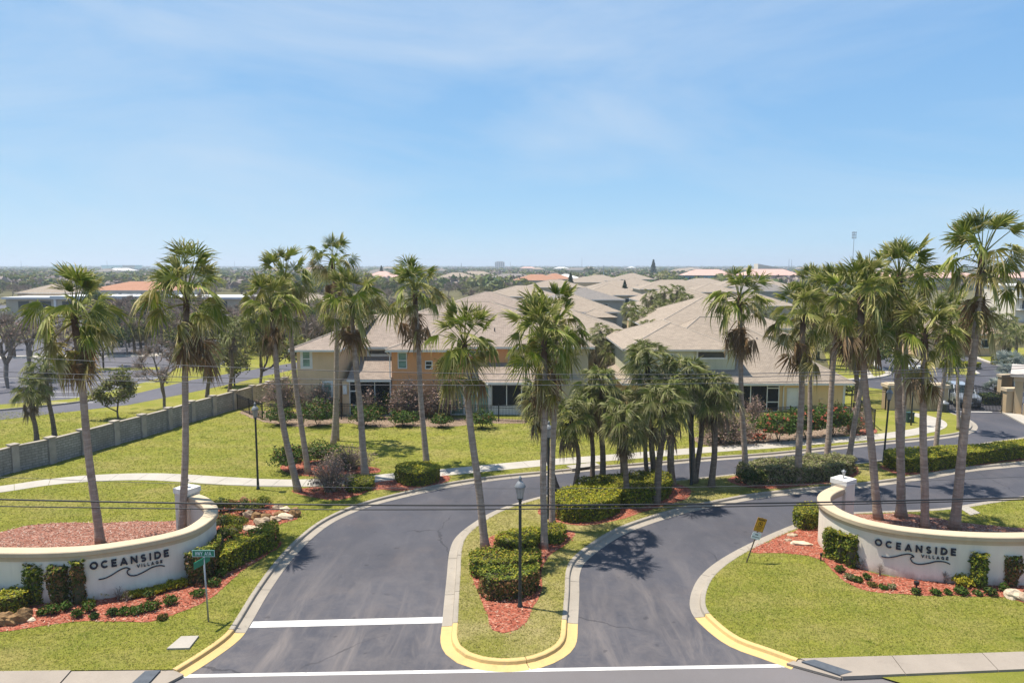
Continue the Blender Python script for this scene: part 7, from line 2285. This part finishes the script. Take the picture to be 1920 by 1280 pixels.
while cnt < 62:
    Y = 110 + 330 * rnd.random()
    x = rnd.uniform(0.0, 0.72) * Y
    if not free(x, Y):
        continue
    if rnd.random() < 0.3:
        root = thing('cabbage_palm', 'cabbage palm ' + zone(x, Y), 'palm tree', (x, Y, -0.02), 0, 'cabbage palms ' + zone(x, Y))
        z = rnd.uniform(3.0, 5.5)
        link('trunk', TRK, root, s=(1, 1, z))
        link('crown', CROWN_S[rnd.randrange(3)], root, (0, 0, z), rnd.random() * 6, 1.15)
    else:
        m = rnd.choice(T_OAK + T_OLIVE)
        tree(m, (x, Y, -0.02), 'round green tree ' + zone(x, Y), 'tree', 'tree', 'round green trees ' + zone(x, Y), rnd.uniform(0.55, 0.85))
    cnt += 1
# far roofs poking out of the woods
for i in range(26):
    Y = rnd.uniform(480, 1500)
    x = rnd.uniform(-0.7, 0.7) * Y
    rf = rnd.choice(['shingle_light', 'shingle_light', 'shingle_grey', 'tile_pink', 'white_membrane'])
    lb = 'tiny far ' + {'shingle_light': 'beige', 'shingle_grey': 'grey', 'tile_pink': 'pink', 'white_membrane': 'white'}[rf] + ' roof in the woods ' + zone(x, Y).split(', ')[1]
    house(x, Y, rnd.uniform(16, 30), 14, 5.6 + Y / 700, 0.36, rf, 'cream_house_stucco', lb, group='far roofs in the woods: ' + lb)
# the woods to the horizon, one mass
N = 9000
YW = 330 * np.exp(nr.random(N) * math.log(5200 / 330))
XW = nr.uniform(-0.8, 0.8, N) * YW
keep = ~((XW < 0) & (YW > 1450) & (YW < 2700) & (XW / YW < -0.2) & (XW / YW > -0.6) & (nr.random(N) < 0.8))
for a, b, c, d in occ:
    keep &= ~((np.abs(XW - a) < c) & (np.abs(YW - b) < d))
keep &= ~((YW < 420) & (XW > 10) & (nr.random(N) < 0.72))
XW, YW = XW[keep], YW[keep]
N = len(XW)
Q = 30
hw = nr.uniform(2.0, 4.6, N) * (1 + YW / 2600)
hh = nr.uniform(3.8, 7.0, N) * (1 + np.clip(YW - 600, 0, 3000) / 7000)
d = nr.normal(0, 1, (N, Q, 3))
d[:, :, 2] = np.abs(d[:, :, 2]) * 0.9 - 0.1
d /= np.linalg.norm(d, axis=2)[:, :, None]
rr = nr.uniform(0.75, 1.1, (N, Q, 1))
c_ = np.stack([XW, YW, np.zeros(N)], 1)[:, None, :]
pts = c_ + d * rr * np.stack([hw, hw, hh * 0.55], 1)[:, None, :] + np.array([0, 0, 1.0]) * (hh * 0.45)[:, None, None]
nrm = d + nr.normal(0, .45, d.shape)
nrm /= np.linalg.norm(nrm, axis=2)[:, :, None]
t = np.cross(nrm, nr.normal(0, 1, nrm.shape)); t /= np.linalg.norm(t, axis=2)[:, :, None]
bb = np.cross(nrm, t)
sz = (hw * 0.42)[:, None, None] * nr.uniform(0.6, 1.2, (N, Q, 1))
V = np.stack([pts - t * sz, pts + bb * sz * .7, pts + t * sz, pts - bb * sz * .7], 2).reshape(-1, 3)
F = np.arange(len(V)).reshape(-1, 4)
mk = np.repeat(nr.choice(3, N, p=[0.38, 0.34, 0.28]), Q)
me = bpy.data.meshes.new('far_woods')
me.vertices.add(len(V)); me.vertices.foreach_set('co', V.ravel())
me.loops.add(len(V)); me.loops.foreach_set('vertex_index', F.ravel().astype(np.int32))
me.polygons.add(len(F)); me.polygons.foreach_set('loop_start', np.arange(0, len(V), 4, dtype=np.int32))
for m in ('tree_leaf', 'tree_olive', 'bare_twigs'):
    me.materials.append(MATS[m])
me.polygons.foreach_set('material_index', mk.astype(np.int32))
me.update(calc_edges=True)
fo = bpy.data.objects.new('far_woods', me)
COL.objects.link(fo)
tag(fo, kind='stuff')

# ================================================================== OVERHEAD LINES ALONG THE HIGHWAY
def cable(pxs, Y, r, mat, lb, name='overhead_cable'):
    X_, Z_ = zip(*[(PD(x, y, Y).x, PD(x, y, Y).z) for x, y in pxs])
    cf = np.polyfit(X_, Z_, 2)
    pts = [(x, Y, float(np.polyval(cf, x))) for x in np.linspace(-24, 24, 49)]
    tag(MB().tube(pts, r, 6).build(name, mat, smooth=True), lb, 'cable', 'overhead cables along the highway')
cable([(0, 936), (200, 940), (840, 946.6), (1400, 943.7), (1920, 932)], 14.0, 0.0165, 'cable_black', 'thick black overhead cable, upper of the low pair')
cable([(0, 948.6), (840, 954.6), (1400, 948.6), (1920, 936)], 14.05, 0.0115, 'cable_black', 'black overhead cable, lower of the low pair')
cable([(0, 894), (600, 912), (1200, 914.5), (1500, 908), (1920, 893)], 14.6, 0.0045, 'wire_grey', 'hair-thin grey wire above the low cable pair')
cable([(0, 667), (480, 690), (960, 702), (1380, 699.6), (1920, 686)], 15.0, 0.0072, 'wire_grey', 'grey power line, highest of the upper three')
cable([(0, 697), (480, 708), (960, 713), (1380, 707), (1920, 690)], 15.6, 0.0072, 'wire_grey', 'grey power line, middle of the upper three')
cable([(0, 707), (480, 718), (960, 724), (1380, 716), (1920, 702)], 14.7, 0.0072, 'wire_grey', 'grey power line, lowest of the upper three')

# ================================================================== TURF: short blades on the nearer lawns
def pip(A, x, y):
    ins = np.zeros(len(x), bool)
    for i in range(len(A)):
        x1, y1 = A[i]
        x2, y2 = A[(i + 1) % len(A)]
        ins ^= ((y1 > y) != (y2 > y)) & (x < (x2 - x1) * (y - y1) / (y2 - y1 + 1e-12) + x1)
    return ins
def turf(poly, excl, x0, x1, y0, y1, dens, mat, name='turf'):
    n = int((x1 - x0) * (y1 - y0) * dens)
    x, y = nr.uniform(x0, x1, n), nr.uniform(y0, y1, n)
    k = (nr.random(n) < np.minimum(1, (24.0 / y) ** 2.6)) & (np.abs(x) < 0.78 * y)
    x, y = x[k], y[k]
    k = pip([tuple(p) for p in poly], x, y)
    for e in excl:
        k &= ~pip([tuple(p) for p in e], x, y)
    x, y = x[k], y[k]
    pc = np.array([tuple(p) for p in path_c])
    d2 = np.full(len(x), 1e9)
    for q in pc[::2]:
        d2 = np.minimum(d2, (x - q[0]) ** 2 + (y - q[1]) ** 2)
    k = d2 > 0.8 ** 2
    x, y = x[k], y[k]
    n = len(x)
    B = 2
    sz = (y / 24.0)[:, None] ** 0.9
    a = nr.uniform(0, 6.283, (n, B))
    l_ = nr.uniform(0.035, 0.085, (n, B)) * sz
    hgt = nr.uniform(0.015, 0.05, (n, B)) * sz ** 0.5
    w = nr.uniform(0.007, 0.014, (n, B)) * sz
    bx = x[:, None] + nr.normal(0, 0.02, (n, B)); by_ = y[:, None] + nr.normal(0, 0.02, (n, B))
    z = np.full((n, B), GZ)
    v0 = np.stack([bx - np.sin(a) * w, by_ + np.cos(a) * w, z], -1)
    v1 = np.stack([bx + np.sin(a) * w, by_ - np.cos(a) * w, z], -1)
    v2 = np.stack([bx + np.cos(a) * l_, by_ + np.sin(a) * l_, z + hgt], -1)
    V = np.stack([v0, v1, v2], 2).reshape(-1, 3)
    me = bpy.data.meshes.new(name)
    me.vertices.add(len(V)); me.vertices.foreach_set('co', V.ravel())
    me.loops.add(len(V)); me.loops.foreach_set('vertex_index', np.arange(len(V), dtype=np.int32))
    me.polygons.add(len(V) // 3); me.polygons.foreach_set('loop_start', np.arange(0, len(V), 3, dtype=np.int32))
    me.materials.append(MATS[mat])
    me.update(calc_edges=True)
    o = bpy.data.objects.new(name, me)
    COL.objects.link(o)
    tag(o, kind='stuff')
def chips(poly, dens, mat):
    A = [tuple(p) for p in poly]
    xs_, ys_ = [p[0] for p in A], [p[1] for p in A]
    x0, x1, y0, y1 = max(min(xs_), -30), min(max(xs_), 36), min(ys_), max(ys_)
    n = int((x1 - x0) * (y1 - y0) * dens)
    x, y = nr.uniform(x0, x1, n), nr.uniform(y0, y1, n)
    k = pip(A, x, y)
    x, y = x[k] + nr.normal(0, 0.09, k.sum()), y[k] + nr.normal(0, 0.09, k.sum())
    mb = MB()
    leaves(mb, np.stack([x, y, np.full(len(x), GZ + 0.026) + nr.uniform(0, 0.02, len(x))], 1), np.tile([0, 0, 1.0], (len(x), 1)), 0.055, 0, 0.35, 0.3)
    tag(mb.build('mulch_chips', mat), kind='stuff')
for i, e in enumerate(BEDS):
    cy = sum(p[1] for p in e) / len(e)
    if cy < 42:
        chips(e, 95 if cy < 34 else 55, 'chip_faded' if i in (1, 9) else 'chip_red')
turf(lawn_a, BEDS, -42, 24, 19, 57, 330, 'grass_blade')
turf(edge_i, BEDS, -4, 24, 19, 46, 330, 'island_blade')
turf(edge_c + pp([(2400, 905), (2400, 1205), (1920, 1221)], GZ), BEDS, 5, 34, 19, 36, 330, 'grass_blade')

# ================================================================== HAZE
hz = bpy.data.materials.new('haze')
hz.use_nodes = True
ht = hz.node_tree
ht.nodes.clear()
ho = ht.nodes.new('ShaderNodeOutputMaterial')
hv = ht.nodes.new('ShaderNodeVolumePrincipled')
hv.inputs['Color'].default_value = (0.80, 0.90, 1.0, 1)
hv.inputs['Density'].default_value = HAZE
hv.inputs['Anisotropy'].default_value = 0.2
ht.links.new(hv.outputs['Volume'], ho.inputs['Volume'])
MATS['haze'] = hz
tag(MB().box(-9100, -70, -1.2, 9100, 14100, 62).build('haze', 'haze'), kind='stuff')
